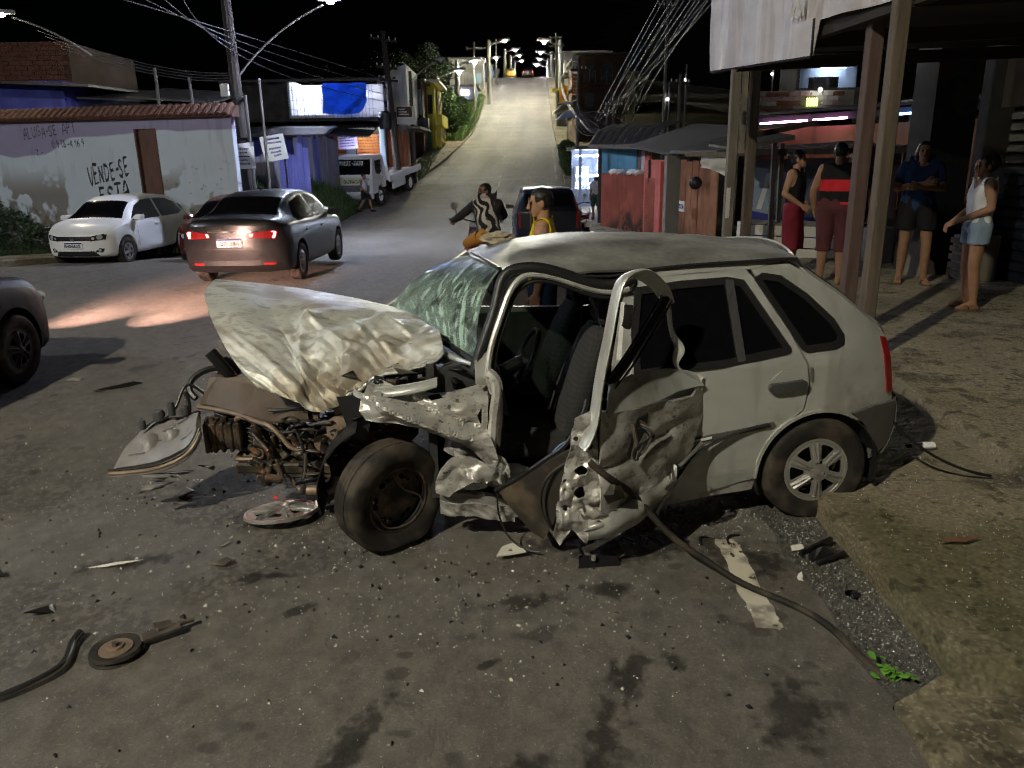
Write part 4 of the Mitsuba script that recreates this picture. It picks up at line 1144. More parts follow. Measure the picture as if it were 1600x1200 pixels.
p1 = post('wooden_post', 'left rough post of the close pair below the ragged banner', 3.36, 12.05, .2, 3.2, .13, 'm_woodgrey')
p2 = post('wooden_post', 'right post of the close pair below the ragged banner', 3.60, 11.9, .2, 3.2, .13, 'm_wood')
whole('post_board', 'upright board filling the upper gap between the paired posts', 'board', box(3.44, 3.53, 12.0, 12.03, 1.95, 3.15), 'm_woodgrey', False)
part(p1, 'sticker', box(3.30, 3.36, 11.975, 11.983, 1.0, 1.45), 'm_offwhite', False)
post('wooden_post', 'purplish-brown post of the shelter, left of the pale one', 3.03, 6.85, .15, 3.05, .115, 'm_woodred')
post('wooden_post', 'pale wooden shelter post nearest the wrecked car', 2.87, 6.10, .15, 3.05, .105, 'm_wood')
sh = bld('shelter_roof', 'dark flat roof of the wooden shelter over the pavement', 'roof')
part(sh, 'roof', hull([(2.75, 10.6, 3.14), (3.2, 2.0, 3.10), (9, 11, 3.3), (9, 2, 3.3), (2.75, 10.6, 3.2), (3.2, 2.0, 3.16), (9, 11, 3.36), (9, 2, 3.36)]), 'm_canopy', False)
part(sh, 'edge_beam', beam((2.72, 10.7, 3.02), (3.16, 3.0, 3.0), .10, .16), 'm_darkwood', False)
for y in (4.2, 6.1, 8.2, 10.2):
    part(sh, 'cross_beam', beam((2.85, y, 2.98), (7.0, y, 3.10), .08, .14), 'm_darkwood', False)
bn0, bn1 = np.array([2.60, 10.3]), np.array([3.10, 4.4])
def bpt(t, z):
    p = bn0 + (bn1 - bn0) * t
    return np.array([p[0], p[1], z])


def bannerz(t):
    return np.where(t < .47, 2.93 - .16 * t / .47, 3.06 - .16 * (t - .47) / .53)


mat('m_banner', proc(lambda p, n, uv: mix((.44, .40, .385), (.56, .525, .505), fbm(p.y * 2.2, p.z * 6, 0, 4)) * (.90 + .16 * smoothstep(.45, .6, fbm(p.y * 9, p.z * 1.0, 3, 3)))), .6)
for k, (ta, tb, n) in enumerate(((0, .468, 34), (.468, 1.0, 36))):
    tt = np.linspace(ta, tb, n)
    G = np.stack([np.stack([bpt(t, float(bannerz(np.array(min(t, tb - 1e-6)))) * (1 - q) + 3.9 * q) for t in tt]) for q in np.linspace(0, 1, 16)])
    G[..., 0] += .018 * np.sin(G[..., 1] * 7 + 2 * G[..., 2]) - .06 + .05 * (meshkit.fbm(G * [3, 3, 1.5], 3, 4) - .5)
    if k == 0:
        bnk = whole('ragged_banner', 'large weathered white banner with its right half cut short, on the shelter edge', 'banner', sheet(G, .006), 'm_banner', 60)
    else:
        part(bnk, 'upper_cloth', sheet(G, .006), 'm_banner', 60)
part(bnk, 'hem_cord', cat(tube([bpt(t, float(bannerz(np.array(t))) - .01) - [.06, 0, 0] for t in np.linspace(0, .466, 12)], .012, 5), tube([bpt(.468, 2.77) - [.06, 0, 0], bpt(.468, 3.08) - [.06, 0, 0]], .012, 5)), 'm_black')
for s_, t_, z_, hh in (('4M', .40, 3.12, .16), ('W', .56, 3.35, .22)):
    o = bpt(t_, z_) - [.125, 0, 0]
    lettering(s_, hh, o, (bn1 - bn0).tolist() + [0], (0, 0, 1), 'm_offwhite', bnk, 'faded_writing')

# ---- back of the shelter: shutter wall, pillar, sign
h = bld('shutter_building', 'dark building with a roll-up shutter behind the woman in denim shorts', 'building')
part(h, 'pillar', box(5.72, 6.30, 10.9, 11.5, .1, 4.5), 'm_darkwall', False)
part(h, 'wall', box(6.62, 6.9, 2, 11.4, 2.45, 4.6), 'm_darkwall', False)
part(h, 'wall', box(6.62, 6.9, 10.6, 11.4, .1, 2.45), 'm_darkwall', False)
part(h, 'back_wall', box(6.9, 9, 11.4, 11.6, .1, 4.5), 'm_darkwall', False)
mat('m_shutter', proc(lambda p, n, uv: mix((.03, .033, .04), (.065, .07, .078), fbm(p.y * 6, p.z * 3, 0, 3))), .5, metal=.3)
for k in range(16):
    z = .26 + k * .135
    part(h, 'shutter_slat', hull([(6.60, y, z + a) if b else (6.57, y, z + a) for y in (2.5, 10.55) for a, b in ((0, 1), (.02, 0), (.10, 0), (.125, 1))] + [(6.65, y, z + a) for y in (2.5, 10.55) for a in (0, .125)]), 'm_shutter', False)
sgk = part(h, 'fascia_sign', box(6.50, 6.60, 3.0, 10.7, 2.46, 3.05), 'm_greywall', False)
for k, z in enumerate((2.62, 2.82)):
    part(sgk, 'print_line', box(6.485, 6.5, 7.0 - k, 9.7, z, z + .07), 'm_darkwall', False)
part(h, 'leaning_board', beam((5.62, 10.75, .25), (5.85, 10.95, 1.15), .22, .04), 'm_woodgrey', False)
part(h, 'crate_of_slats', box(6.0, 6.4, 10.1, 10.5, .26, .85, .01), 'm_woodgrey', False)
for k in range(5):
    part(h, 'crate_slat', box(5.975, 6.0, 10.08, 10.52, .30 + k * .11, .37 + k * .11), 'm_wood', False)

# ---- things behind the group of people
h = bld('plank_partition', 'mauve plank partition with a white lower board behind the people', 'partition')
planks(h, (5.55, 12.9), (6.75, 12.6), .9, (2.0, 1.95), ['m_mauve', 'm_mauve', 'm_woodgrey'], .24, seed=31)
planks(h, (5.55, 12.85), (6.6, 12.55), .15, .9, ['m_offwhite', 'm_whitewall'], .34, seed=32, ragged=.01)
ct = bld('white_crate', 'long whitewashed wooden counter behind the red-skirted woman', 'counter')
for k in range(3):
    part(ct, 'board', beam((4.05, 13.2, .34 + k * .185), (5.5, 12.75, .30 + k * .185), .03, .165, .004), 'm_offwhite', False)
part(ct, 'top', hull([(4.05, 13.2, .78), (5.5, 12.75, .74), (4.2, 13.9, .80), (5.65, 13.45, .76), (4.05, 13.2, .81), (5.5, 12.75, .77), (4.2, 13.9, .83), (5.65, 13.45, .79)]), 'm_woodgrey', False)
part(ct, 'side', box(4.05, 4.12, 13.2, 13.9, .1, .8), 'm_offwhite', False)
gb = whole('grey_box', 'grey box standing by the white counter', 'box', box(5.55, 6.0, 12.1, 12.5, .26, .8, .015), 'm_greyplastic', 20)
for x, y in ((4.36, 13.0), (4.62, 13.4), (5.9, 13.2)):
    whole('stall_pole', {4.36: 'thin wooden stall pole in front of the mural', 4.62: 'second stall pole, just right of the thin one', 5.9: 'stall pole by the plank partition'}[x], 'post', beam((x, y, .1), (x - .05, y, 2.1), .07, .07), 'm_woodgrey', False)
rf = bld('stall_awning', 'sagging dark stall awning on poles behind the people', 'awning')
for k in range(8):
    a, b = k / 8, (k + .95) / 8
    p = lambda t, z, y: np.array([3.9 + 2.3 * t, 13.4 - 1.0 * t + y, z - .10 * math.sin(t * PI) * .6])
    part(rf, 'roof_sheet', hull([p(a, 1.98, 0), p(b, 1.98, 0), p(a, 2.10, 2.2), p(b, 2.10, 2.2), p(a, 2.02, 0), p(b, 2.02, 0), p(a, 2.15, 2.2), p(b, 2.15, 2.2)]), 'm_tin', False)
part(rf, 'edge_beam', beam((3.85, 13.35, 1.97), (6.2, 12.35, 1.95), .06, .09), 'm_wood', False)
part(rf, 'rafter', beam((3.9, 13.5, 2.2), (5.9, 15.5, 2.5), .06, .09), 'm_wood', False)
mu = bld('mural_wall', 'grey-lilac wall painted with slanting white bars behind the counter', 'wall')
part(mu, 'wall', wallbox((4.4, 14.8), (6.6, 14.4), .1, 1.85, .12), 'm_bluegrey', False)
for k in range(5):
    x = 4.62 + k * .20
    part(mu, 'white_bar', panel(Polygon([(x, .95), (x + .09, .95), (x + .24, 1.6), (x + .15, 1.6)]), .004, 0, lambda u, v, w: np.stack([u, 14.735 - .1818 * (u - 4.4) - w, v], 1)), 'm_whitewall', False)
part(mu, 'dark_band', panel(Polygon([(4.42, .3), (6.5, .3), (6.5, .85), (5.2, .78), (4.42, .95)]), .003, 0, lambda u, v, w: np.stack([u, 14.735 - .1818 * (u - 4.4) - w, v], 1)), 'm_bluewall', False)
ba = bld('neon_bar', 'open bar with pink and blue neon tubes along its roof edge', 'bar')
part(ba, 'fascia', beam((6.0, 20.4, 2.72), (9.6, 16.0, 2.80), .12, .16), 'm_canopy', False)
part(ba, 'lower_wall', wallbox((6.1, 20.5), (9.7, 16.1), .0, 2.55, .15), 'm_rustwood', False)
part(ba, 'roof', hull([(5.8, 20.2, 2.85), (9.6, 15.8, 2.9), (8.8, 23, 3.15), (12, 18, 3.2), (5.8, 20.2, 2.9), (9.6, 15.8, 2.95), (8.8, 23, 3.2), (12, 18, 3.25)]), 'm_tin', False)
fa, fb = np.array([6.0, 20.3, 2.66]), np.array([9.6, 15.9, 2.74])
for t0, t1, c in ((.08, .30, (9, 3.2, 8)), (.325, .47, (9, 3.2, 8)), (.62, .80, (1.5, 3.2, 9))):
    d0, d1 = fa + (fb - fa) * t0, fa + (fb - fa) * t1
    o = np.array([-.08, -.06, 0])
    tk = part(ba, 'neon_tube', tube([d0 + o, d1 + o], .028, 8), 'm_lampglass')
    emit(tk, c, .3)
h = bld('back_brick_wall', 'pale brick wall and dark roof behind the neon bar', 'wall')
part(h, 'wall', box(6.5, 9.6, 22.6, 22.8, .0, 3.62), 'm_greywall', False)
mats_b = ['m_brick', 'm_mauve', 'm_greywall']
r = np.random.default_rng(3)
for row in range(5):
    for k in range(8):
        x0 = 6.85 + k * .31 + (row % 2) * .15
        part(h, 'brick', box(x0, x0 + .29, 22.56, 22.6, 3.0 + row * .12, 3.0 + row * .12 + .105), mats_b[r.integers(3)], False)
gs = part(h, 'green_sign', box(8.25, 8.55, 22.45, 22.5, 3.20, 3.42), 'm_lampglass', False)
emit(gs, (1.1, 2.0, .35), .1)
bl = part(h, 'bulb', move(trimesh.creation.icosphere(1, .05), (8.55, 22.35, 3.62)), 'm_lampglass')
emit(bl, (90, 85, 80), .3)
h = bld('lit_upper_room', 'distant upper room lit bluish white above the brick wall', 'house')
part(h, 'back_wall', box(10.6, 13.4, 31.5, 31.6, 3.4, 5.4), 'm_bluegrey', False)
part(h, 'ceiling', box(10.5, 13.5, 29.8, 31.6, 5.25, 5.4), 'm_darkwall', False)
part(h, 'side_wall', box(10.5, 10.62, 29.8, 31.6, 3.4, 5.3), 'm_darkwall', False)
part(h, 'parapet', box(10.5, 13.5, 29.8, 29.9, 3.4, 4.25), 'm_darkwall', False)
part(h, 'hung_washing', sheet(np.stack([np.stack([np.linspace(11.1, 12.2, 12), 30.2 + .05 * np.sin(np.linspace(0, 7, 12)), np.full(12, z)], 1) for z in (4.15, 4.4, 4.65)]), .02), 'm_black')
tk = part(h, 'tube_lamp', tube([(11.9, 31.2, 5.05), (12.8, 31.2, 5.05)], .03, 8), 'm_lampglass')
emit(tk, (60, 70, 85), .3)
lp = bld('side_street_lamp', 'side-street lamp on a leaning pole with a bundle of cables', 'street lamp')
part(lp, 'pole', tube([(12.3, 25, .5), (12.75, 25.3, 5.0)], [.10, .07], 8), 'm_poleconc')
bl = part(lp, 'lamp_head', move(trimesh.creation.icosphere(2, .10), (12.66, 25, 5.08)), 'm_lampglass')
emit(bl, (180, 185, 195), .4)
for k in range(6):
    part(lp, 'cable', tube(smoothpath([(12.55 + .03 * k, 25, 4.9), (12.75 + .05 * k, 24.9, 4.4 - .05 * k), (12.7 + .08 * k, 24.8, 3.6)], 10), .02, 5), 'm_galv')
for k, (x, y, z) in enumerate(((9.74, 45, 5.97), (7.85, 40, 4.65), (14.5, 45, 6.2))):
    lk = bld('distant_lamp', ('small far lamp on a thin pole above the stall roofs', 'tiny hooded lamp left of the paired posts', 'faint far window light in the dark on the right')[k], 'lamp')
    part(lk, 'bulb', move(trimesh.creation.icosphere(1, .07), (x, y, z)), 'm_lampglass')
    emit([q for q in scene if q.startswith(lk + '__bulb')][0], (25, 25, 27), .1)
    part(lk, 'pole', tube([(x + .1, y + .1, .5), (x + .1, y + .1, z + .8)], .05, 6), 'm_poleconc')
for k, (x, y, z1) in enumerate(((7.75, 40.2, 9.2), (8.02, 38, 5.6), (4.9, 40, 4.4), (5.5, 42, 4.9))):
    pole('far_pole', ('tall dark pole rising among the overhead wires', 'shorter grey pole next to the tall dark one', 'thin mast where the wires gather', 'second thin mast behind the wire tangle')[k], (x, y, .3), (x, y, z1), .10, .07, arms=((z1 - .4, 1.0, .3),))

# ---- near-roof clutter
# ================================================================ WHEELS (shared by every vehicle)
def tyre_mesh(R=0.289, w=0.185, rim=0.178, flat=0.0, n=48):
    h = w / 2
    prof = [(rim, -h * .86), (rim + .035, -h * 1.0), (R - .032, -h * 1.02), (R - .012, -h * .86), (R - .002, -h * .66), (R, -h * .4), (R - .007, -h * .36), (R - .007, -h * .28), (R, -h * .24), (R, -h * .06),
            (R - .007, -h * .03), (R - .007, h * .03), (R, h * .06), (R, h * .24), (R - .007, h * .28), (R - .007, h * .36), (R, h * .4), (R - .002, h * .66), (R - .012, h * .86), (R - .032, h * 1.02), (rim + .035, h * 1.0),
            (rim + .012, h * .92), (rim, h * .86), (rim - .008, 0), (rim, -h * .86)]
    a = np.arange(n) * 2 * PI / n
    rings = [np.stack([r * np.cos(a), 0 * a + y, r * np.sin(a)], 1) for r, y in prof]
    m = loft(rings, caps=False)
    if flat:
        v = m.vertices
        low = np.clip((-v[:, 2] - (R - flat)) / flat, 0, 1.5)
        v[:, 2] = np.maximum(v[:, 2], -(R - flat) - 0.008 * low)
        v[:, 1] += np.sign(v[:, 1]) * 0.035 * np.clip((-v[:, 2] - 0.12) / 0.12, 0, 1) ** 2
        m.vertices = v
    return m


def disc_with_holes(r, holes, t, y, dish=0.0, h=0.03):
    g = Point(0, 0).buffer(r, 24)
    for q in holes:
        g = g.difference(q)
    return panel(g, t, h, lambda u, v, w: np.stack([u, y - w + dish * (1 - (u * u + v * v) / r ** 2) + 0.012 * np.exp(-((u * u + v * v) ** .5 / .035) ** 2), v], 1))


def wedge(a, half0, half1, r0, r1):
    """A rounded opening between two spokes, centred at angle a."""
    pts = [(r0 * math.cos(a - half0), r0 * math.sin(a - half0)), (r1 * math.cos(a - half1), r1 * math.sin(a - half1))]
    pts += [(r1 * math.cos(a + t), r1 * math.sin(a + t)) for t in np.linspace(-half1, half1, 6)[1:-1]]
    pts += [(r1 * math.cos(a + half1), r1 * math.sin(a + half1)), (r0 * math.cos(a + half0), r0 * math.sin(a + half0))]
    return Polygon(pts).buffer(-0.008).buffer(0.008, 4)


def wheel_cover(R=0.175, spokes=6, y=0.075, rot=0.2):
    holes = [wedge(rot + (k + .5) * 2 * PI / spokes, 0.16, 0.30, 0.068, 0.145) for k in range(spokes)]
    holes += [Point(0.052 * math.cos(rot + k * PI / 2), 0.052 * math.sin(rot + k * PI / 2)).buffer(0.009, 6) for k in range(4)]
    face = disc_with_holes(R, holes, 0.012, y, 0.018, 0.02)
    lip = ring_mesh(R + .004, R - .012, y - .012, y + .006)
    hub = lathe([(0, y + .026), (.018, y + .036), (.026, y + .033), (.03, y + .02)][::-1], 20, 'y')
    ribs = []
    for k in range(spokes):
        a = rot + k * 2 * PI / spokes
        for o in (-.09, .09):
            p0 = np.array([.05 * math.cos(a + o * 1.3), y + .026, .05 * math.sin(a + o * 1.3)])
            p1 = np.array([(R - .02) * math.cos(a + o), y + .008, (R - .02) * math.sin(a + o)])
            ribs.append(tube([p0, (p0 + p1) / 2, p1], .006, 6))
    return cat(face, lip, hub, *ribs)


def steel_disc(R=0.172, y=0.035):
    holes = []
    for k in range(6):
        for o in (-.16, .16):
            a = k * PI / 3 + o
            holes.append(affinity.rotate(affinity.scale(Point(.118 * math.cos(a), .118 * math.sin(a)).buffer(.0145, 6), 1, 1.25), math.degrees(a), origin=(.118 * math.cos(a), .118 * math.sin(a))))
    face = disc_with_holes(R, holes, .006, y, .02, .018)
    hub = lathe([(.0, y + .028), (.03, y + .03), (.034, y + .05), (.03, y + .052), (.0, y + .05)], 18, 'y')
    bolts = [move(lathe([(0, 0), (.009, 0), (.009, .016), (0, .018)], 6, 'y'), (.05 * math.cos(a), y + .018, .05 * math.sin(a))) for a in np.arange(4) * PI / 2 + .4]
    rimlip = ring_mesh(R + .006, R - .006, y - .06, y + .045)
    return cat(face, hub, *bolts, rimlip)


BARREL = None


def add_wheel(parent, place, R=0.289, w=0.185, style='cover', rot=0.2, flat=0.0, rim_mat='m_alloy', tyre_mat='m_rubber', pos=''):
    """place: function from wheel coordinates (axis +y outwards, centre at the origin) to the world."""
    wk = part(parent, 'wheel', place(ring_mesh(R * .6, R * .54, -w * .4, w * .34)), 'm_darkmetal')
    k = R / 0.289
    part(wk, 'tyre', place(tyre_mesh(R, w, .615 * R, flat)), tyre_mat, 40)
    if style == 'steel':
        part(wk, 'rim', place(steel_disc(.172 * k)), 'm_rust', 30)
    else:
        part(wk, 'rim', place(wheel_cover(.175 * k, spokes=style if isinstance(style, int) else 6, y=w * .4, rot=rot)), rim_mat, 30)
        bd = lathe([(0, .012), (.125 * k, .012), (.125 * k, 0), (0, 0)], 24, 'y')
        part(wk, 'brake_disc', place(bd), 'm_darkmetal')
    return wk


# ================================================================ THE WRECKED HATCHBACK
# car frame: x forward from the near rear wheel, s across the car away from the kerbside camera, z up
HP0 = np.array([1.613, 3.798, 0.0]); HD = np.array([-.9941, -.1081, 0.0]); HI = np.array([-.1081, .9941, 0.0]); HZ = np.array([0, 0, 1.0])


def W(p):
    p = np.asarray(p, float)
    return HP0 + p[..., 0:1] * HD + p[..., 1:2] * HI + p[..., 2:3] * HZ


def HM(mesh):
    m = tm(W(mesh.vertices), mesh.faces)
    m.invert()
    return m


def S(x, z):
    x, z = np.asarray(x, float), np.asarray(z, float)
    return .40 * np.clip(z - .88, 0, 9) + .25 * np.clip(.3 - z, 0, 9) + .5 * np.clip(-.05 - x, 0, 9) ** 1.6 - .012 * np.sin(np.clip((z - .2) / .68, 0, 1) * PI)


def side(off=0.0, far=False):
    def f(u, v, w):
        s = S(u, v) + off + w
        s = 1.65 - s if far else s
        return W(np.stack([u, s, v], 1))
    return f


def noise_side(off, amp, freq, seed=0):
    def f(u, v, w):
        p = np.stack([u, 0 * u, v], 1)
        s = S(u, v) + off + w + amp * (2 * meshkit.fbm(p * freq, 3, seed) - 1)
        return W(np.stack([u, s, v], 1))
    return f


hero = thing('wrecked_hatchback', 'silver hatchback with smashed front, buckled hood and torn open driver door at the kerb', 'car')
ARCH = Point(0.0, 0.285).buffer(0.335, 24)
q_out = Polygon([(.365, 1.35), (.16, 1.372), (.08, 1.325), (0, 1.27), (-.17, 1.15), (-.3, 1.05), (-.38, .98), (-.41, .83), (-.445, .63), (-.17, .60), (-.15, .2), (.32, .26), (.305, .40), (.26, .485), (.10, .635), (.075, .77), (.092, .87), (.25, 1.19)])
q_win = Polygon([(.335, 1.295), (.30, 1.315), (.21, 1.30), (.08, 1.21), (-.05, 1.085), (-.095, 1.01), (-.09, .975), (-.05, .957), (.10, .945), (.12, .955), (.24, 1.145)]).buffer(.0)
quarter = q_out.difference(ARCH).difference(q_win.buffer(.004))
dent = lambda u, v, w: W(np.stack([u, S(u, v) + w + .006 * (2 * meshkit.fbm(np.stack([u, 0 * u, v], 1) * 4, 2, 3) - 1) + .012 * np.exp(-((u + .2) / .1) ** 2 - ((v - .8) / .12) ** 2), v], 1))
part(hero, 'quarter_panel', panel(quarter, .03, .05, dent), 'm_silver', 40)
part(hero, 'window_seal', panel(q_win.buffer(.012).difference(q_win.buffer(-.022)), .012, .05, side(-.007)), 'm_black')
part(hero, 'quarter_window', panel(q_win.buffer(-.018), .005, .06, side(.004)), 'm_pane', 40)
a = np.linspace(-.35, PI + .25, 30)
for r0, r1, o, nm, mt in ((.335, .352, -.012, 'arch_lip', 'm_silver'),):
    part(hero, nm, panel(Point(0, .285).buffer(.350, 24).difference(Point(0, .285).buffer(.332, 24)).intersection(sbox(-.34, .26, .34, .7)).difference(Polygon([(-.36, .5), (-.36, 0), (-.1, .2), (-.2, .56)])), .02, .05, side(-.006)), mt, 40)
P = np.array([[(.335 * math.cos(t), s, .285 + .335 * math.sin(t)) for s in (.0, .12, .24, .34)] for t in a])
part(hero, 'wheel_arch_liner', sheet(W(P), .006), 'm_black', 40)

# rear door
d_out = Polygon([(.955, 1.325), (.64, 1.342), (.385, 1.35), (.255, 1.19), (.10, .875), (.083, .77), (.108, .635), (.215, .545), (.285, .47), (.325, .36), (.33, .262), (.67, .165), (1.02, .10), (1.08, .5), (1.03, .85), (.985, 1.15)])
d_win = Polygon([(1.0, .865), (1.0, 1.06), (.965, 1.265), (.75, 1.288), (.49, 1.30), (.41, 1.285), (.19, .945), (.55, .892)]).buffer(-.01).buffer(.01)
part(hero, 'rear_door', panel(d_out.buffer(-.004).difference(d_win.buffer(.004)), .03, .045, noise_side(0, .010, 4.5, 8)), 'm_silver', 40)
rd = [k for k in scene if k.endswith('__rear_door')][0]
part(rd, 'window_seal', panel(d_win.buffer(.012).difference(d_win.buffer(-.024)), .012, .05, side(-.007)), 'm_black')
part(rd, 'window_pane', panel(d_win.buffer(-.02), .005, .08, side(.004)), 'm_pane', 40)
part(rd, 'window_bar', panel(Polygon([(.505, 1.30), (.462, 1.30), (.432, .91), (.475, .905)]), .014, .05, side(-.012)), 'm_plastic')
part(rd, 'handle_cup', panel(Polygon([(.29, .795), (.235, .838), (.12, .822), (.105, .79), (.115, .735), (.20, .71), (.28, .735)]).buffer(.01), .006, .02, side(-.002)), 'm_silver')
part(rd, 'door_handle', panel(Polygon([(.31, .772), (.30, .787), (.13, .803), (.112, .79), (.114, .768), (.13, .760), (.29, .742), (.308, .752)]), .03, .02, lambda u, v, w: W(np.stack([u, S(u, v) - .034 + w - .006 * np.sin((u - .11) / .2 * PI), v], 1))), 'm_plastic', 40)
part(rd, 'moulding', panel(Polygon([(.27, .582), (.262, .562), (.66, .492), (1.0, .44), (1.0, .468), (.66, .522)]), .02, .05, side(-.014)), 'm_bumper')
part(rd, 'moulding_clip', panel(Polygon([(.60, .512), (.60, .524), (.86, .482), (.86, .470)]), .006, .05, side(-.019)), 'm_white')
part(rd, 'lock_plate', panel(Polygon([(.092, .862), (.078, .86), (.072, .79), (.088, .79)]), .008, 0, side(-.008)), 'm_steel')
part(hero, 'door_jamb', panel(d_out.buffer(.03).difference(d_out.buffer(-.05)).intersection(sbox(-.2, .2, .6, 1.5)), .01, .06, side(.03)), 'm_black')
# sill, pillars, roof rail
part(hero, 'sill', panel(Polygon([(.33, .255), (.335, .185), (.63, .145), (.94, .088), (1.3, .085), (1.66, .10), (2.0, .15), (2.0, .29), (1.86, .27), (1.63, .21), (1.0, .20), (.67, .168)]), .05, .04, noise_side(.015, .018, 6, 4)), 'm_torn', 40)
part(hero, 'b_pillar', panel(Polygon([(1.0, 1.33), (.93, 1.33), (.98, .9), (1.0, .2), (1.13, .2), (1.10, .9), (1.05, 1.1)]), .05, .06, side(.045)), 'm_silver', 40)
part(hero, 'b_pillar_sticker', panel(Polygon([(1.06, .93), (1.085, .93), (1.04, 1.2), (1.02, 1.2)]), .002, 0, side(.0425)), 'm_white')
RN = PchipInterpolator([-.1, .16, .38, .64, .93, 1.11, 1.27, 1.48, 1.63, 1.75], [1.33, 1.385, 1.378, 1.37, 1.35, 1.325, 1.335, 1.39, 1.385, 1.36])
RF = PchipInterpolator([-.3, -.06, .42, 1.03, 1.49, 1.73, 1.85], [1.28, 1.36, 1.40, 1.41, 1.40, 1.34, 1.30])
RC = PchipInterpolator([-.3, -.05, .2, .62, 1.15, 1.45, 1.68, 1.8], [1.32, 1.385, 1.425, 1.462, 1.47, 1.445, 1.375, 1.33])
u, v = np.linspace(0, 1, 60), np.linspace(0, 1, 36)
RP = np.zeros((60, 36, 3))
for j, t in enumerate(v):
    s = .185 + t * 1.27
    x1 = 1.625 + .11 * t + .05 * math.sin(t * PI)
    x0 = .10 - .05 * math.sin(t * PI)
    x = x0 + (x1 - x0) * u
    l0, l1, l2 = (t - .5) * (t - 1) * 2, -4 * t * (t - 1), 2 * t * (t - .5)
    RP[:, j] = np.stack([x, 0 * x + s, RN(x) * l0 + RC(x) * l1 + RF(x) * l2], 1)
buck = 0.035 * np.exp(-((RP[..., 1] - .25) / .28) ** 2) * np.sin((RP[..., 0] - .9) * 7.0) * np.exp(-((RP[..., 0] - 1.2) / .45) ** 2)
RP[..., 2] += buck + .006 * (2 * meshkit.fbm(RP * 3.0, 2, 5) - 1) - .012 * np.exp(-((RP[..., 0] - .75 + .5 * (RP[..., 1] - .5)) / .05) ** 2) * np.clip(RP[..., 1] - .1, 0, .6)
part(hero, 'roof', sheet(W(RP), .012), 'm_roof', 60)
part(hero, 'roof_rail', panel(Polygon([(1.02, 1.335), (.93, 1.345), (.64, 1.372), (.38, 1.38), (.16, 1.385), (.37, 1.345), (.64, 1.338), (.95, 1.318)]), .03, .05, side(-.004)), 'm_silver', 40)
part(hero, 'roof_gutter', tube(W(np.stack([np.linspace(.12, 1.6, 40), np.full(40, .178), RN(np.linspace(.12, 1.6, 40)) + .008], 1)), .009, 6), 'm_black')
# tailgate and rear end
zz = np.array([1.378, 1.335, 1.28, 1.17, 1.07, .99, .83, .63, .5]); xx = np.array([.13, .075, .01, -.15, -.28, -.375, -.40, -.44, -.44])
ts = np.linspace(0, 1, 22)
TG = np.zeros((len(zz), 22, 3))
for i, (x, z) in enumerate(zip(xx, zz)):
    s0 = float(S(x, z)) + .03
    s = s0 + (1.65 - 2 * s0) * ts
    TG[i] = np.stack([x - .13 * np.sin(ts * PI) ** .6, s, z + .05 * np.sin(ts * PI) * (i == 0)], 1)
TGf = np.stack([CubicSpline(np.arange(len(zz)), TG[:, j])(np.linspace(0, len(zz) - 1, 40)) for j in range(22)], 1)
part(hero, 'tailgate', sheet(W(TGf), .012), 'm_silver', 50)
part([k for k in scene if k.endswith('__tailgate')][0], 'rear_window', sheet(W(TGf[5:19, 3:-3] + [-.008, 0, .006]), .006), 'm_pane', 50)
part(hero, 'tail_light', panel(Polygon([(-.335, .985), (-.372, .975), (-.405, .83), (-.432, .69), (-.395, .68), (-.362, .83)]), .03, .03, side(-.012)), 'm_redlens', 40)
part(hero, 'rear_bumper', panel(Polygon([(-.165, .605), (-.30, .625), (-.455, .63), (-.47, .5), (-.43, .39), (-.31, .325), (-.325, .40), (-.26, .52)]), .04, .035, lambda u, v, w: W(np.stack([u, S(u, v) - .022 + w, v], 1))), 'm_bumper', 40)
BB = np.zeros((6, 22, 3))
for i, (x, z) in enumerate([(-.45, .635), (-.47, .60), (-.475, .5), (-.44, .40), (-.40, .345), (-.33, .32)]):
    s0 = float(S(x, z)) - .02
    BB[i] = np.stack([x - .14 * np.sin(ts * PI) ** .6, s0 + (1.65 - 2 * s0) * ts, z + 0 * ts], 1)
part(hero, 'rear_bumper_face', sheet(W(BB), .012), 'm_bumper', 50)
# far side of the body
f_out = Polygon([(1.70, 1.31), (1.48, 1.365), (.42, 1.37), (.16, 1.36), (-.17, 1.15), (-.38, .98), (-.445, .63), (-.3, .3), (.35, .2), (2.0, .2), (2.05, .95), (2.0, 1.0)])
f_w = [Polygon([(1.05, .92), (1.05, 1.29), (1.45, 1.29), (1.66, 1.19), (1.8, .95)]), Polygon([(.22, .95), (.42, 1.28), (.98, 1.29), (.98, .92)]), q_win]
part(hero, 'far_side', panel(f_out.difference(ARCH).difference(union_all(f_w)), .03, .08, side(0, True)), 'm_silver', 40)
for g in f_w[1:]:
    part(hero, 'far_window', panel(g.buffer(-.004), .005, .1, side(.01, True)), 'm_pane')
scene['m_tint'] = {'type': 'thindielectric', 'specular_transmittance': rgb((.22, .22, .22))}
fg = xsec(f_w[0].buffer(-.004)).extrude(.001).to_mesh()
fv = fg.vert_properties[:, :3]
keep = fv[fg.tri_verts][:, :, 2].max(1) < 5e-4
fv2 = side(.01, True)(fv[:, 0], fv[:, 1], 0 * fv[:, 0])
part(hero, 'far_front_window', tm(fv2, np.array(fg.tri_verts)[keep]), 'm_tint')
part(hero, 'far_door_lining', panel(f_out.intersection(sbox(.3, .25, 1.95, .9)), .02, .1, side(.05, True)), 'm_interior')
part(hero, 'far_b_pillar', panel(Polygon([(1.07, 1.32), (.97, 1.32), (.94, .3), (1.1, .3)]), .04, .1, side(.06, True)), 'm_greyplastic')
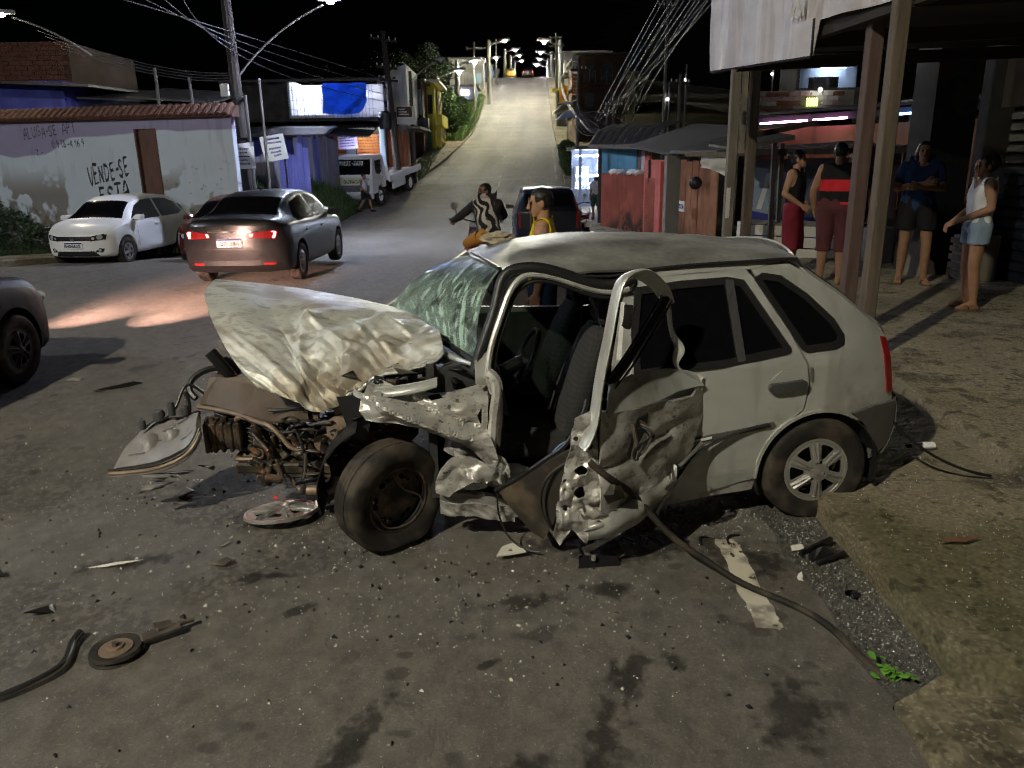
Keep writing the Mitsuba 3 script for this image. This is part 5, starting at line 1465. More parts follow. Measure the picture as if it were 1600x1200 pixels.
# floor, tank bulkhead, bench
part(hero, 'floor', HM(box(-.3, 2.05, .12, 1.55, .20, .24)), 'm_interior')
part(hero, 'parcel_shelf', HM(box(-.3, .15, .14, 1.52, .86, .885, .01)), 'm_interior')
part(hero, 'firewall', HM(box(2.0, 2.04, .1, 1.58, .22, .92)), 'm_interior')
hl = part(hero, 'headlining', sheet(W(RP[2:-3, 2:-2] - [0, 0, .035]), .012), 'm_interior', 50)


def seat(parent, x, s, lean=.32, hr=True, w=.46):
    k = part(parent, 'seat', HM(hull([(x + a, s + b, c) for a, b, c in [(.02, -w / 2, .36), (.02, w / 2, .36), (.46, -w / 2 + .02, .36), (.46, w / 2 - .02, .36), (.5, -w / 2 + .05, .47), (.5, w / 2 - .05, .47), (.44, -w / 2, .52), (.44, w / 2, .52), (0, -w / 2 + .03, .48), (0, w / 2 - .03, .48), (.2, 0, .53)]])), 'm_seat', 30)
    bk = []
    for a, z, ww, th in [(0, .46, w * .9, .13), (-.06, .62, w * .98, .15), (-.13, .82, w * .96, .13), (-.19, .98, w * .8, .10), (-.21, 1.03, w * .6, .07)]:
        ang = np.arange(16) * 2 * PI / 16
        cx, cy = np.sign(np.cos(ang)) * np.abs(np.cos(ang)) ** .5, np.sign(np.sin(ang)) * np.abs(np.sin(ang)) ** .5
        bk.append(np.stack([x + a + cx * th / 2, s + cy * ww / 2, z + 0 * ang], 1))
    part(k, 'backrest', HM(loft(bk)), 'm_seat', 60)
    if hr:
        part(k, 'headrest', HM(hull([(x - .23 + a, s + b, 1.13 + c) for a in (-.045, .045) for b in (-.12, .12) for c in (-.05, .05)] + [(x - .23 + a, s + b, 1.13 + c) for a in (-.03, .03) for b in (-.10, .10) for c in (-.085, .085)])), 'm_seat', 30)
        for b in (-.06, .06):
            part(k, 'headrest_post', tube(W([(x - .205, s + b, .98), (x - .22, s + b, 1.1)]), .006, 6), 'm_steel')


seat(hero, 1.30, .47)
seat(hero, 1.30, 1.18)
seat(hero, .30, .82, w=1.25, hr=False)
for s in (.45, 1.2):
    part(hero, 'rear_headrest', HM(box(.05, .13, s - .13, s + .13, 1.02, 1.16, .03)), 'm_seat', 30)
part(hero, 'dashboard', HM(hull([(1.62, .2, .62), (1.62, 1.5, .62), (1.66, .2, .86), (1.66, 1.5, .86), (1.72, .2, .93), (1.80, 1.5, .93), (2.0, .15, .9), (2.1, 1.52, .92), (2.0, .15, .6), (2.1, 1.5, .6)])), 'm_plastic', 25)
ang = np.linspace(0, 2 * PI, 33)
wc = np.array([1.50, .50, .84]); ax1, ax2 = np.array([0, 1.0, 0]), np.array([-.45, 0, .9])
sw = part(hero, 'steering_wheel', tube(W(wc + .18 * (np.cos(ang)[:, None] * ax1 + np.sin(ang)[:, None] * ax2)), .014, 8, caps=False), 'm_black', 40)
part(sw, 'spokes', cat(*[tube(W([wc, wc + .17 * (math.cos(t) * ax1 + math.sin(t) * ax2)]), .016, 6) for t in (0.1, PI - .1, -PI / 2)]), 'm_black')
part(sw, 'column', tube(W([wc, wc + [.3, 0, -.14]]), .035, 10), 'm_black')
part(hero, 'gear_lever', tube(W([(1.55, .82, .42), (1.5, .82, .62)]), [.012, .025], 8), 'm_black')
# belts and loose things in the cabin
part(hero, 'seat_belt', tube(W(smoothpath([(1.02, .1, 1.2), (1.08, .2, .9), (1.2, .3, .6), (1.22, .24, .4)], 20)), .022, 6, flat=.15), 'm_black')
part(hero, 'yellow_tag', HM(box(1.62, 1.68, .8, .9, .78, .80, .004)), 'm_yellow')


part(hero, 'crumpled_bag', rag(W((1.62, .18, .27)), (.12, .12, .1), 3), 'm_white', 60, label='crumpled pale plastic bag on the car floor')
part(hero, 'green_rag', rag(W((1.60, .45, .40)), (.07, .06, .12), 5, flatz=1), 'm_leafdark', 60)

# windscreen: laminated glass crazed over its whole near half
ws_t, ws_b = np.array([(1.735, 1.42, 1.325), (1.70, .82, 1.365), (1.645, .215, 1.378)]), np.array([(2.27, 1.5, .975), (2.06, .82, .985), (1.79, .12, .945)])
WS = np.zeros((30, 40, 3))
tp, bp = polyline(ws_t, 40), polyline(ws_b, 40)
for i, t in enumerate(np.linspace(0, 1, 30)):
    WS[i] = tp * (1 - t) + bp * t + np.array([.035, 0, .05]) * math.sin(t * PI)
dz = .022 * (meshkit.fbm(WS * [5, 5, 5], 3, 2) - .5) * 2 * np.clip((1.0 - WS[..., 1]) / .5, 0, 1)[...]
WS[..., 2] += dz


def craze(p, n, uv):
    # local car coordinates from the world
    x = -(p.x - 1.613) * 0.9941 - (p.y - 3.798) * 0.1081
    s = -(p.x - 1.613) * 0.1081 + (p.y - 3.798) * 0.9941
    a, b = s * 1.0, (p.z - 0.95) * 1.3
    ca, cb = a - 0.15, b + 0.25
    r = dr.sqrt(ca * ca + cb * cb)
    th = dr.atan2(cb, ca)
    jit = fbm(a * 9, b * 9, 1, 3)
    rad = noise(th * 34 + jit * 3.0, r * 8.0, 4)
    streak = smoothstep(0.52, 0.66, rad) * smoothstep(0.30, 0.55, fbm(a * 14, b * 14, 6, 2))
    v = voronoi(a * 34 + 2.5 * jit, b * 24 + a * 10)
    web = 1 - smoothstep(0.02, 0.09, v[1] - v[0])
    v2 = voronoi(a * 80 + b * 50, b * 62 - a * 20)
    fine = 1 - smoothstep(0.03, 0.14, v2[1] - v2[0])
    near = 1 - smoothstep(0.75, 1.45, a + 0.25 * b + 0.25 * (jit - 0.5))
    low = 1 - smoothstep(0.10, 0.42, b + 0.3 * (jit - .5))
    amt = dr.clip(near + 0.85 * low, 0, 1) * (1 - 0.75 * smoothstep(0.40, 0.50, b) * near)
    c = dr.clip(0.50 * streak + 0.38 * web + 0.30 * fine, 0, 1) * amt + 0.08 + 0.16 * low
    hole = smoothstep(0.60, 0.72, fbm(a * 7 + 3, b * 8, 2, 3)) * near
    return dr.clip(c * (1 - 0.8 * hole), 0.05, 0.95)


scene['m_craze'] = {'type': 'blendbsdf', 'weight': proc(craze), 'a': {'type': 'thindielectric', 'specular_transmittance': rgb((0.30, 0.40, 0.35))},
                    'b': {'type': 'twosided', 'b': {'type': 'principled', 'base_color': rgb((0.44, 0.60, 0.52)), 'roughness': 0.4, 'specular': 0.7}}}
part(hero, 'windscreen', surf(W(WS)), 'm_craze', True, label='windscreen crazed white and green by impact')
part(hero, 'windscreen_seal', cat(tube(W(polyline(np.array([(2.28, 1.52, .97), (2.0, 1.47, 1.16), (1.73, 1.44, 1.335)]), 14)), .013, 6), tube(W(polyline(ws_t + [.005, 0, .006], 16)), .011, 6), tube(W(polyline(ws_b + [.01, 0, -.004], 16)), .016, 6)), 'm_black')
part(hero, 'cowl_strip', tube(W([(1.95, .30, .945), (1.86, .18, .93), (1.79, .10, .925)]), [.018, .014, .010], 6), 'm_silver')
part(hero, 'far_pillar', tube(W(polyline(np.array([(2.30, 1.56, .95), (2.0, 1.5, 1.15), (1.74, 1.46, 1.33)]), 12)), .026, 8), 'm_silver')
# near A pillar and the rim of the empty door opening
ap = [(1.80, .07, .90), (1.745, .10, 1.05), (1.67, .155, 1.25), (1.62, .19, 1.36), (1.54, .195, 1.385), (1.42, .19, 1.375), (1.28, .19, 1.33), (1.10, .185, 1.29), (.98, .18, 1.32)]
part(hero, 'a_pillar', tube(W(smoothpath(ap, 50)), .030, 10), 'm_black', 40)
rim = [(1.715, .02, .80), (1.735, .03, .90), (1.722, .055, 1.0), (1.655, .11, 1.18), (1.585, .16, 1.31), (1.54, .175, 1.345), (1.46, .18, 1.352), (1.28, .18, 1.302), (1.10, .175, 1.255), (1.0, .17, 1.27)]
part(hero, 'door_opening_rim', tube(W(smoothpath(rim, 60)), .016, 8), 'm_silver', 40)
rim2 = [(1.70, .05, .80), (1.705, .06, .92), (1.69, .08, 1.0), (1.625, .13, 1.17), (1.56, .18, 1.285), (1.50, .19, 1.315), (1.28, .19, 1.275), (1.06, .19, 1.235)]
part(hero, 'door_seal', tube(W(smoothpath(rim2, 50)), .013, 8), 'm_black', 40)
low = [(1.735, .03, .90), (1.70, .01, .86), (1.705, 0, .74), (1.72, .0, .60), (1.725, .01, .45), (1.68, .02, .30)]
part(hero, 'a_pillar_foot', tube(W(smoothpath(low, 30)), [.03] * 30, 8), 'm_torn', 40)
part(hero, 'door_seal', tube(W(smoothpath([(1.69, .0, .86), (1.68, -.01, .7), (1.695, -.01, .55), (1.68, 0, .35), (1.62, .02, .22)], 30)), .016, 8), 'm_rubber', 40)
part(hero, 'hinge_plate', panel(Polygon([(1.80, .96), (1.735, 1.0), (1.73, .9), (1.73, .84), (1.80, .85)]), .02, .02, side(.02)), 'm_silver')

# hood: one crumpled sheet
h_far = np.array([(3.33, 1.4, 1.215), (3.05, 1.41, 1.175), (2.77, 1.42, 1.125), (2.5, 1.44, 1.06), (2.26, 1.46, .99)])
h_near = np.array([(2.925, .40, .78), (2.83, .35, .755), (2.71, .30, .715), (2.60, .29, .655), (2.545, .27, .665), (2.46, .26, .76), (2.30, .25, .868), (2.12, .22, .905), (2.03, .20, .935), (1.95, .22, .985)])
h_fr = np.array([(3.33, 1.4, 1.215), (3.345, 1.22, 1.17), (3.27, .92, 1.095), (3.15, .66, .985), (3.02, .48, .865), (2.925, .40, .78)])
h_re = np.array([(2.26, 1.46, .99), (2.13, 1.0, 1.03), (2.02, .58, 1.045), (1.95, .34, 1.025), (1.95, .22, .985)])
NU, NV = 150, 120
HG = coons(h_far, h_near, h_fr, h_re, NU, NV)
Uq, Vq = np.meshgrid(np.linspace(0, 1, NU), np.linspace(0, 1, NV), indexing='ij')


def seg(u0, v0, u1, v1, wd, amp):
    dx, dy = u1 - u0, v1 - v0
    t = np.clip(((Uq - u0) * dx + (Vq - v0) * dy) / (dx * dx + dy * dy), 0, 1)
    d = np.hypot(Uq - u0 - t * dx, Vq - v0 - t * dy)
    return amp * np.exp(-(d / wd) ** 1.4)


disp = .075 * np.sin(np.clip(Vq, 0, 1) * PI) * np.sin(np.clip(Uq * .9 + .1, 0, 1) * PI) ** .7
disp = disp + seg(.42, .70, .50, .52, .03, .030) + seg(.50, .52, .60, .80, .03, .028) + seg(.40, .72, .24, .95, .035, .022) + seg(.30, .93, .44, .80, .03, -.03) + seg(.60, .80, .82, .62, .03, .030)
disp = disp + seg(.82, .62, .93, .84, .028, .026) + seg(.78, .88, .97, .70, .035, -.030) + seg(.55, .68, .78, .52, .05, -.020) + seg(.36, .80, .40, .99, .03, .028) + seg(.46, .99, .54, .80, .03, -.024) + seg(.22, .62, .44, .66, .05, .012)
disp = disp + seg(.86, .50, .97, .55, .03, .022) + seg(.05, .80, .25, .99, .05, -.015)
wr = np.clip((Vq - .45) / .4, 0, 1)
disp = disp + wr * (.085 * (fold(np.stack([Uq * 1.2, Vq * .9, 0 * Uq], -1), 4.2, 4, 3) - .5) + .03 * (fold(np.stack([Uq * 1.2, Vq, 0 * Uq], -1), 11, 9, 3) - .5)) * (.45 + np.exp(-((Uq - .55) / .3) ** 2))
disp = disp + .006 * (1 - wr) * np.sin(Uq * 30 + 8 * Vq) * np.exp(-((Vq - .55) / .2) ** 2) + .004 * (meshkit.fbm(np.stack([Uq, Vq, 0 * Uq], -1) * 5, 2) - .5)
Wg = W(HG)
N = grid_normals(Wg)
N *= np.sign(N[..., 2:3] + 1e-9)
Wg = Wg + N * disp[..., None]
hd = part(hero, 'hood', sheet(Wg, .008), 'm_hood', 14, label='buckled hood with muddy scrapes')
part(hd, 'edge_fold', tube(polyline(Wg[NU // 2 - 5:, -1] + [0, 0, -.012], 60), .010, 6), 'm_silver')
part(hd, 'inner_frame', sheet(Wg[4:-3:2, 4:-3:2] - N[4:-3:2, 4:-3:2] * .03, .006), 'm_rust', 60)
part(hd, 'nozzle', HM(box(2.29, 2.33, 1.28, 1.33, 1.0, 1.02, .006)), 'm_black')

# near front wing, crushed back against the pillar
wing = Polygon([(2.36, .80), (2.33, .845), (2.27, .86), (2.20, .83), (2.0, .80), (1.9, .805), (1.735, .83), (1.745, .72), (1.75, .62), (1.72, .55), (1.695, .45), (1.70, .39), (1.76, .44), (1.84, .53), (1.95, .60), (2.05, .64), (2.18, .675), (2.34, .70), (2.37, .75)])


def wing_fn(u, v, w):
    p = np.stack([u, 0 * u, v], 1)
    fld = -.07 * np.exp(-(((v - .70) + (u - 2.05) * -.42) / .035) ** 2) + .05 * np.exp(-(((v - .74) + (u - 2.05) * -.42) / .03) ** 2) - .045 * np.exp(-(((v - .60) - (u - 1.9) * .55) / .035) ** 2)
    s = -.02 + .16 * np.clip((v - .72) / .12, 0, 1) ** 2 + fld + .10 * (fold(p, 3.5, 3) - .5) + .035 * (fold(p, 11, 6) - .5) + w
    return W(np.stack([u, s, v], 1))


wing = wing.buffer(0)
wg = part(hero, 'front_wing', panel(wing.difference(union_all([Polygon([(2.04, .795), (1.98, .80), (1.96, .785), (2.02, .778)]), Polygon([(1.80, .70), (1.775, .735), (1.78, .62), (1.752, .53), (1.765, .60)]).buffer(0)])), .006, .016, wing_fn), 'm_torn', 22, label='silver front wing crushed into folds')
flap = np.array([[(2.30, .06, .80), (2.2, .0, .815), (2.08, -.02, .835), (1.99, .0, .85)], [(2.29, .10, .835), (2.2, .07, .845), (2.08, .06, .862), (1.985, .07, .878)]])
FL = np.stack([polyline(flap[0] + (flap[1] - flap[0]) * t, 26) for t in np.linspace(0, 1, 12)])
FL[..., 1] += .02 * np.sin(np.linspace(0, 1, 12) * PI * 3)[:, None]
FL[..., 2] += .008 * np.sin(np.linspace(0, 1, 12) * PI * 4)[:, None]
part(wg, 'folded_flange', sheet(W(FL), .006), 'm_silver', 40)
part(wg, 'torn_strip', sheet(W(np.stack([polyline(np.array([(2.40, .1 + .05 * t, .80 + .03 * t), (2.33, .02, .80 + .03 * t), (2.26, .02, .80 + .04 * t)]), 14) for t in (0, .5, 1)])), .005), 'm_silver', 40)
part(hero, 'strut_tower', sheet(W(np.stack([polyline(np.array([(2.35, .35 + .25 * t, .83 - .05 * t), (2.1, .3 + .25 * t, .86 - .02 * t), (1.85, .2 + .2 * t, .87)]), 20) for t in np.linspace(0, 1, 8)])), .012), 'm_plate', 40)
# crushed sill end and inner metal behind the wheel
crumple = [
    ([(2.02, -.02, .30), (1.99, -.03, .44), (1.92, -.05, .50), (1.86, -.04, .42)], [(1.95, -.03, .27), (1.86, -.06, .35), (1.80, -.08, .38), (1.76, -.05, .33)], 'm_torn'),
    ([(1.92, -.03, .52), (1.85, -.08, .50), (1.76, -.10, .46), (1.69, -.06, .42)], [(1.90, -.04, .42), (1.82, -.10, .38), (1.73, -.10, .37), (1.67, -.05, .34)], 'm_torn'),
    ([(1.72, -.05, .50), (1.66, -.07, .46), (1.645, -.06, .38), (1.67, -.04, .33)], [(1.76, -.02, .48), (1.72, -.04, .44), (1.71, -.04, .38), (1.73, -.02, .33)], 'm_torn'),
    ([(1.95, .04, .62), (1.88, .02, .60), (1.83, .02, .56), (1.79, .02, .52)], [(1.97, .05, .50), (1.90, .02, .47), (1.85, .02, .44), (1.80, .02, .42)], 'm_greyplastic'),
    ([(2.0, .0, .25), (1.86, -.03, .24), (1.76, -.03, .22), (1.62, 0, .19)], [(2.0, .02, .17), (1.86, -.02, .15), (1.76, -.02, .13), (1.62, .0, .11)], 'm_torn'),
]
for k, (t, b, mt) in enumerate(crumple):
    g = np.stack([polyline(np.array(t) + (np.array(b) - np.array(t)) * q, 30) for q in np.linspace(0, 1, 18)])
    g[..., 1] += .09 * (fold(g, 7, k) - .5) + .03 * (fold(g, 20, k + 3) - .5)
    g[..., 2] += .02 * (ridged(g, 9, k + 7) - .5)
    part(hero, 'crushed_metal', sheet(W(g), .005), mt, 45)
part(hero, 'inner_arch', sheet(W(np.array([[(2.25 + .36 * math.cos(t), s, .30 + .36 * math.sin(t)) for s in (.02, .1, .2, .3)] for t in np.linspace(-.3, 1.15, 24)])), .006), 'm_black', 40)

# front wheel, steered hard over, tyre flat
fn = np.array([.66, -.75]); fn /= np.linalg.norm(fn)
fc = W(np.array([2.25, .06, .272]))
add_wheel(hero, lambda m: move(m, fc, rz=math.atan2(-fn[0], fn[1]), rx=-.06), style='steel', flat=.06)
fw = [k for k in scene if k.startswith(hero + '__wheel__') and k.endswith('tyre')][0]
# bent wire of the broken wheel trim on the steel rim
wp = [(.02, .075, .15), (.0, .085, .10), (-.03, .09, .05), (-.10, .085, -.0), (-.145, .08, -.04), (-.15, .075, -.09), (-.10, .08, -.14), (-.02, .085, -.16), (.08, .08, -.13), (.12, .09, -.06), (.17, .085, .03), (.15, .075, .12), (.08, .07, .17), (.02, .075, .15)]
part(hero + '__wheel', 'bent_rim_lip', move(tube(smoothpath(np.array(wp) * [1, .75, 1], 60), .006, 6), fc, rz=math.atan2(-fn[0], fn[1])), 'm_engine', 40)
rn = np.array([.108, -.994])
rc = W(np.array([0.0, .085, .288]))
add_wheel(hero, lambda m: move(m, rc, rz=math.atan2(-rn[0], rn[1])), style=6, rot=.42)
for c in ((0.0, 1.56, .288), (2.45, 1.5, .28)):
    add_wheel(hero, lambda m, c=c: move(m, W(np.array(c)), rz=math.atan2(rn[0], -rn[1])), style=6)

# engine bay wreckage
E1 = []
plate = np.stack([polyline(np.array([(3.36 - .05 * t, .85 + .12 * t, .56 + .13 * t), (3.1 - .03 * t, .66 + .16 * t, .565 + .11 * t), (2.90 - .05 * t, .45 + .25 * t, .57 + .10 * t), (2.62, .36 + .2 * t, .60 + .07 * t)]), 40) for t in np.linspace(0, 1, 16)])
plate[..., 2] += .05 * (fold(plate, 4, 2) - .5)
part(hero, 'radiator_support', sheet(W(plate), .014), 'm_plate', 40, label='brown bent radiator support panel')
part(hero, 'support_lip', tube(W(polyline(np.array([(3.37, .84, .555), (3.1, .65, .555), (2.91, .44, .56), (2.83, .40, .50), (2.78, .38, .44), (2.70, .37, .42)]), 30)), .014, 6), 'm_copper', 40)
box2 = np.stack([polyline(np.array([(3.33, .92 + .1 * t, .60 + .10 * t), (3.2, .9 + .1 * t, .61 + .10 * t), (3.05, .86 + .1 * t, .61 + .09 * t)]), 12) for t in np.linspace(0, 1, 6)])
part(hero, 'air_box', HM(hull([(3.33, .86, .58), (3.32, .95, .70), (3.30, 1.15, .70), (3.04, .82, .58), (3.04, .90, .70), (3.03, 1.15, .70), (3.31, 1.15, .55), (3.02, 1.15, .55)])), 'm_plate', 20)
part(hero, 'coolant_bottle', HM(cat(hull([(3.22 + a, 1.08 + b, z) for a, b, z in [(-.07, -.06, .68), (.07, -.06, .68), (-.07, .06, .68), (.07, .06, .68), (-.05, -.05, .84), (.055, -.05, .86), (-.05, .05, .84), (.055, .05, .86)]]), move(lathe([(.045, 0), (.05, .02), (.05, .035), (.03, .04), (0, .04)], 14), (3.23, 1.08, .855)))), 'm_greyplastic', 25)
part(hero, 'air_duct', tube(W(smoothpath([(3.18, .98, .66), (3.24, .94, .78), (3.29, .93, .86)], 10)), .035, 10), 'm_black')
# compressor / alternator block with ribs and pipes
E1 = [HM(hull([(3.2 + a, .72 + b, .42 + c) for a in (-.1, .1) for b in (-.05, .1) for c in (-.075, .075)] + [(3.2, .66, .49), (3.2, .66, .36)]))]
for k in range(5):
    E1.append(HM(box(3.105 + k * .045, 3.128 + k * .045, .655, .8, .33, .505, .006)))
for k in range(3):
    E1.append(move(lathe([(0, 0), (.018, 0), (.018, .035), (0, .04)], 8), W((3.13 + .07 * k, .72, .49))))
part(hero, 'compressor', cat(*E1), 'm_rust', 30)
part(hero, 'metal_pipe', tube(W(smoothpath([(3.12, .66, .52), (3.05, .62, .54), (3.0, .60, .50), (3.01, .60, .40), (2.98, .60, .33), (3.05, .61, .30), (3.14, .62, .31)], 40)), .014, 8), 'm_copper', 40)
part(hero, 'pulley', cat(move(lathe([(0, -.03), (.05, -.03), (.062, -.01), (.055, 0), (.062, .01), (.05, .03), (0, .03)], 22, 'y'), W((2.93, .62, .44)), rz=.15), HM(box(2.86, 2.99, .66, .8, .28, .50, .02))), 'm_rust', 30)
part(hero, 'belt', cat(*[tube(W(smoothpath([(3.30, .70 + o, .52), (3.29, .66 + o, .43), (3.28, .68 + o, .33)], 10)), .008, 6) for o in (0, .025, .05)]), 'm_black')
# engine block mass behind
r = np.random.default_rng(11)
eng = [HM(box(2.2, 3.0, .62, 1.4, .22, .52, .03)), HM(box(2.1, 2.5, .45, 1.2, .4, .74, .04)), HM(box(2.5, 3.05, .9, 1.5, .3, .55, .03))]
for k in range(150):
    x, s, z = r.uniform(2.36, 3.0), r.uniform(.40, .64), r.uniform(.24, .54)
    z += .16 * max(0, 2.62 - x) / .26
    L = r.uniform(.012, .05, 3) * [1.4, 1, 1]
    if r.random() < .5:
        m = box(-L[0], L[0], -L[1] * .6, L[1] * .6, -L[2] * .5, L[2] * .5, .008)
    else:
        m = lathe([(0, -L[0]), (L[1] * .4, -L[0]), (L[1] * .4, L[0]), (L[1] * .3, L[0] * 1.1), (0, L[0] * 1.1)], 10)
    eng.append(HM(move(m, (x, s, z), *r.uniform(-.7, .7, 3))))
part(hero, 'engine', cat(*eng), 'm_rust', 25, label='exposed broken engine and gearbox', stuff=True)
# hoses and looms
for k, pts in enumerate([[(3.33, .9, .60), (3.45, .88, .66), (3.5, .82, .55), (3.58, .78, .50), (3.66, .74, .42)], [(3.44, .86, .64), (3.42, .8, .52), (3.45, .76, .46)], [(3.2, 1.0, .72), (3.33, .98, .74), (3.42, .92, .68), (3.38, .86, .6)],
                         [(2.9, .5, .62), (2.7, .42, .66), (2.55, .35, .72), (2.35, .3, .74)], [(2.95, .5, .55), (2.75, .4, .53), (2.6, .36, .58), (2.45, .3, .55)], [(2.6, .3, .5), (2.5, .27, .42), (2.5, .28, .33)], [(2.75, .38, .55), (2.71, .34, .40), (2.73, .33, .27)]]):
    part(hero, 'hose', tube(W(smoothpath(pts, 30)), .009 + .005 * (k % 3), 7), 'm_black', 40)
part(hero, 'gearbox_casting', HM(cat(*[move(lathe([(0, -.06), (.05, -.06), (.075, -.02), (.075, .02), (.05, .06), (0, .06)], 16, 'y'), c, rz=.4) for c in ((2.50, .30, .56), (2.58, .36, .48), (2.46, .36, .63))])), 'm_copper', 30)
part(hero, 'ball_joint', cat(tube(W([(2.70, .34, .42), (2.71, .33, .32), (2.73, .32, .24)]), .010, 8), move(trimesh.creation.icosphere(2, .03), W((2.74, .32, .22)))), 'm_engine')
part(hero, 'control_arm', tube(W(smoothpath([(2.76, .34, .215), (2.66, .32, .21), (2.58, .29, .24), (2.53, .26, .33)], 24)), np.linspace(.026, .036, 24), 10), 'm_copper', 40)
part(hero, 'coil_spring', tube(W(np.stack([2.52 + .03 * np.cos(np.linspace(0, 26, 90)), .27 + .03 * np.sin(np.linspace(0, 26, 90)), np.linspace(.30, .40, 90)], 1)), .006, 6), mat('m_rustred', (0.28, 0.085, 0.03), 0.6), 40)
part(hero, 'black_shroud', HM(hull([(2.50, .22, .76), (2.30, .2, .77), (2.34, .2, .68), (2.36, .2, .52), (2.44, .22, .52), (2.45, .3, .6), (2.3, .28, .75)])), 'm_black', 20)
part(hero, 'subframe', cat(*[HM(beam(a, b, .06, .06, .01)) for a, b in (((3.1, .5, .3), (2.5, .4, .3)), ((2.95, .45, .22), (2.9, 1.4, .22)), ((3.15, .75, .27), (2.8, .6, .27)), ((2.1, .35, .26), (3.0, .5, .27)))]), 'm_rust')
# splintered bits round the bay
part(hero, 'radiator_core', sheet(W(np.stack([polyline(np.array([(3.30, .92, z + .02), (3.05, .70, z), (2.86, .56, z - .02)]), 20) for z in np.linspace(.30, .53, 8)])), .02), 'm_darkmetal')
for k in range(9):
    part(hero, 'radiator_fin', tube(W(polyline(np.array([(3.30, .90, .31 + .026 * k), (3.05, .68, .30 + .026 * k), (2.86, .54, .29 + .026 * k)]), 12)), .004, 4), 'm_engine')
r = np.random.default_rng(5)
bits = []
for k in range(120):
    c = np.array([r.uniform(1.85, 2.75), r.uniform(.15, .6), r.uniform(.56, .9)])
    c[2] -= .25 * (c[0] > 2.45)
    pts = r.normal(0, 1, (5, 3)) * [.035, .03, .02]
    bits.append(HM(move(hull(pts), c)))
part(hero, 'broken_bits', cat(*bits[:70]), 'm_engine', 0, stuff=True)
part(hero, 'broken_bits', cat(*bits[70:]), 'm_black', 0, stuff=True)
part(hero, 'wire_loom', cat(*[tube(W(smoothpath([(1.9 + .1 * r.random(), .25, .85), (1.95 + .2 * r.random(), .2 + .2 * r.random(), .9), (2.1 + .2 * r.random(), .3, .84 + .05 * r.random()), (2.3, .3 + .2 * r.random(), .82)], 16)), .006, 5) for k in range(7)]), 'm_black')

# torn-off headlamp hanging at the front, seen from behind
HLc = [(3.74, .62, .315), (3.66, .80, .46), (3.50, .78, .49), (3.33, .70, .52), (3.34, .55, .43), (3.50, .52, .365), (3.62, .54, .33)]
hlm = np.stack([polyline(np.array([(3.77, .56, .30), (3.62, .54, .325), (3.48, .51, .36), (3.36, .52, .42), (3.30, .56, .50)]) + np.array([0, .0, 0]) * t, 40) * (1 - t) + polyline(np.array([(3.68, .80, .43), (3.6, .82, .47), (3.5, .82, .48), (3.40, .78, .52), (3.33, .72, .54)]), 40) * t for t in np.linspace(0, 1, 16)])
hlm[..., 2] += .02 * np.sin(np.linspace(0, 1, 16) * PI)[:, None] + .03 * (fold(hlm, 5, 1) - .5)
hk = part(hero, 'headlamp', sheet(W(hlm), .03), 'm_greyplastic', 40, label='torn-off headlamp hanging by its wires')
for o, mt, rr in ((0, 'm_copper', .014), (.02, 'm_black', .007), (-.016, 'm_greyplastic', .010)):
    part(hk, 'lens_rim', tube(W(polyline(np.array([(3.80, .55, .285 + o), (3.63, .52, .30 + o), (3.48, .49, .335 + o), (3.35, .50, .40 + o), (3.29, .55, .50 + o)]), 30)), rr, 8), mt, 40)
for x, s, z, rr, h in ((3.58, .80, .50, .035, .06), (3.50, .78, .53, .02, .08), (3.67, .78, .46, .018, .05), (3.42, .76, .54, .025, .05)):
    part(hk, 'bulb_socket', move(lathe([(0, 0), (rr, 0), (rr, h * .7), (rr * .7, h), (0, h)], 12), W((x, s, z))), 'm_plastic')
for x, s, z, rr in ((3.60, .68, .40, .085), (3.47, .66, .435, .065)):
    part(hk, 'reflector_bowl', move(lathe([(0, .055), (rr * .4, .05), (rr * .8, .025), (rr, -.01), (rr * 1.08, -.015), (0, -.02)][::-1], 22), W((x, s, z)), rx=.12), 'm_greyplastic', 40)
for k in range(5):
    part(hk, 'rib', tube(W(polyline(hlm[3 + 3 * (k % 4), 4 + 6 * k:12 + 6 * k] + [0, 0, .018], 8)), .006, 5), 'm_plastic')
part(hk, 'black_edge', tube(W(polyline(hlm[-1, ::2] + [0, 0, .01], 24)), .014, 6), 'm_black')
part(hk, 'lens_shards', cat(*[HM(move(hull(r.normal(0, 1, (5, 3)) * [.05, .02, .01]), (3.45 + .12 * r.normal(), .55 + .05 * r.normal(), .24 + .02 * r.normal()))) for _ in range(7)]), 'm_greyplastic', 0)

# ---- driver's door, wrenched open: bent frame, latch face, skin and dangling trim panel
door = part(hero, 'front_door', panel(Polygon([(0, .06), (.10, .0), (.36, .10), (.60, .24), (.69, .40), (.68, .60), (.60, .52), (.03, .57), (0, .58), (-.01, .3)]), .03, .03,
            lambda u, v, w: W(np.stack([1.27 - u * .9, -.425 + .40 * (np.clip(u, 0, 1) / .68) ** 1.15 + w + .085 * (fold(np.stack([u, v, 0 * u], 1), 2.6, 2) - .5) * (1 - .6 * u) + .02 * (fold(np.stack([u, v, 0 * u], 1), 9, 5) - .5) + .04 * np.exp(-((v - .30 - .2 * u) / .03) ** 2) * np.clip(1 - u, 0, 1), v + .24], 1))), 'm_torn', 45, label='driver door wrenched open and bent')
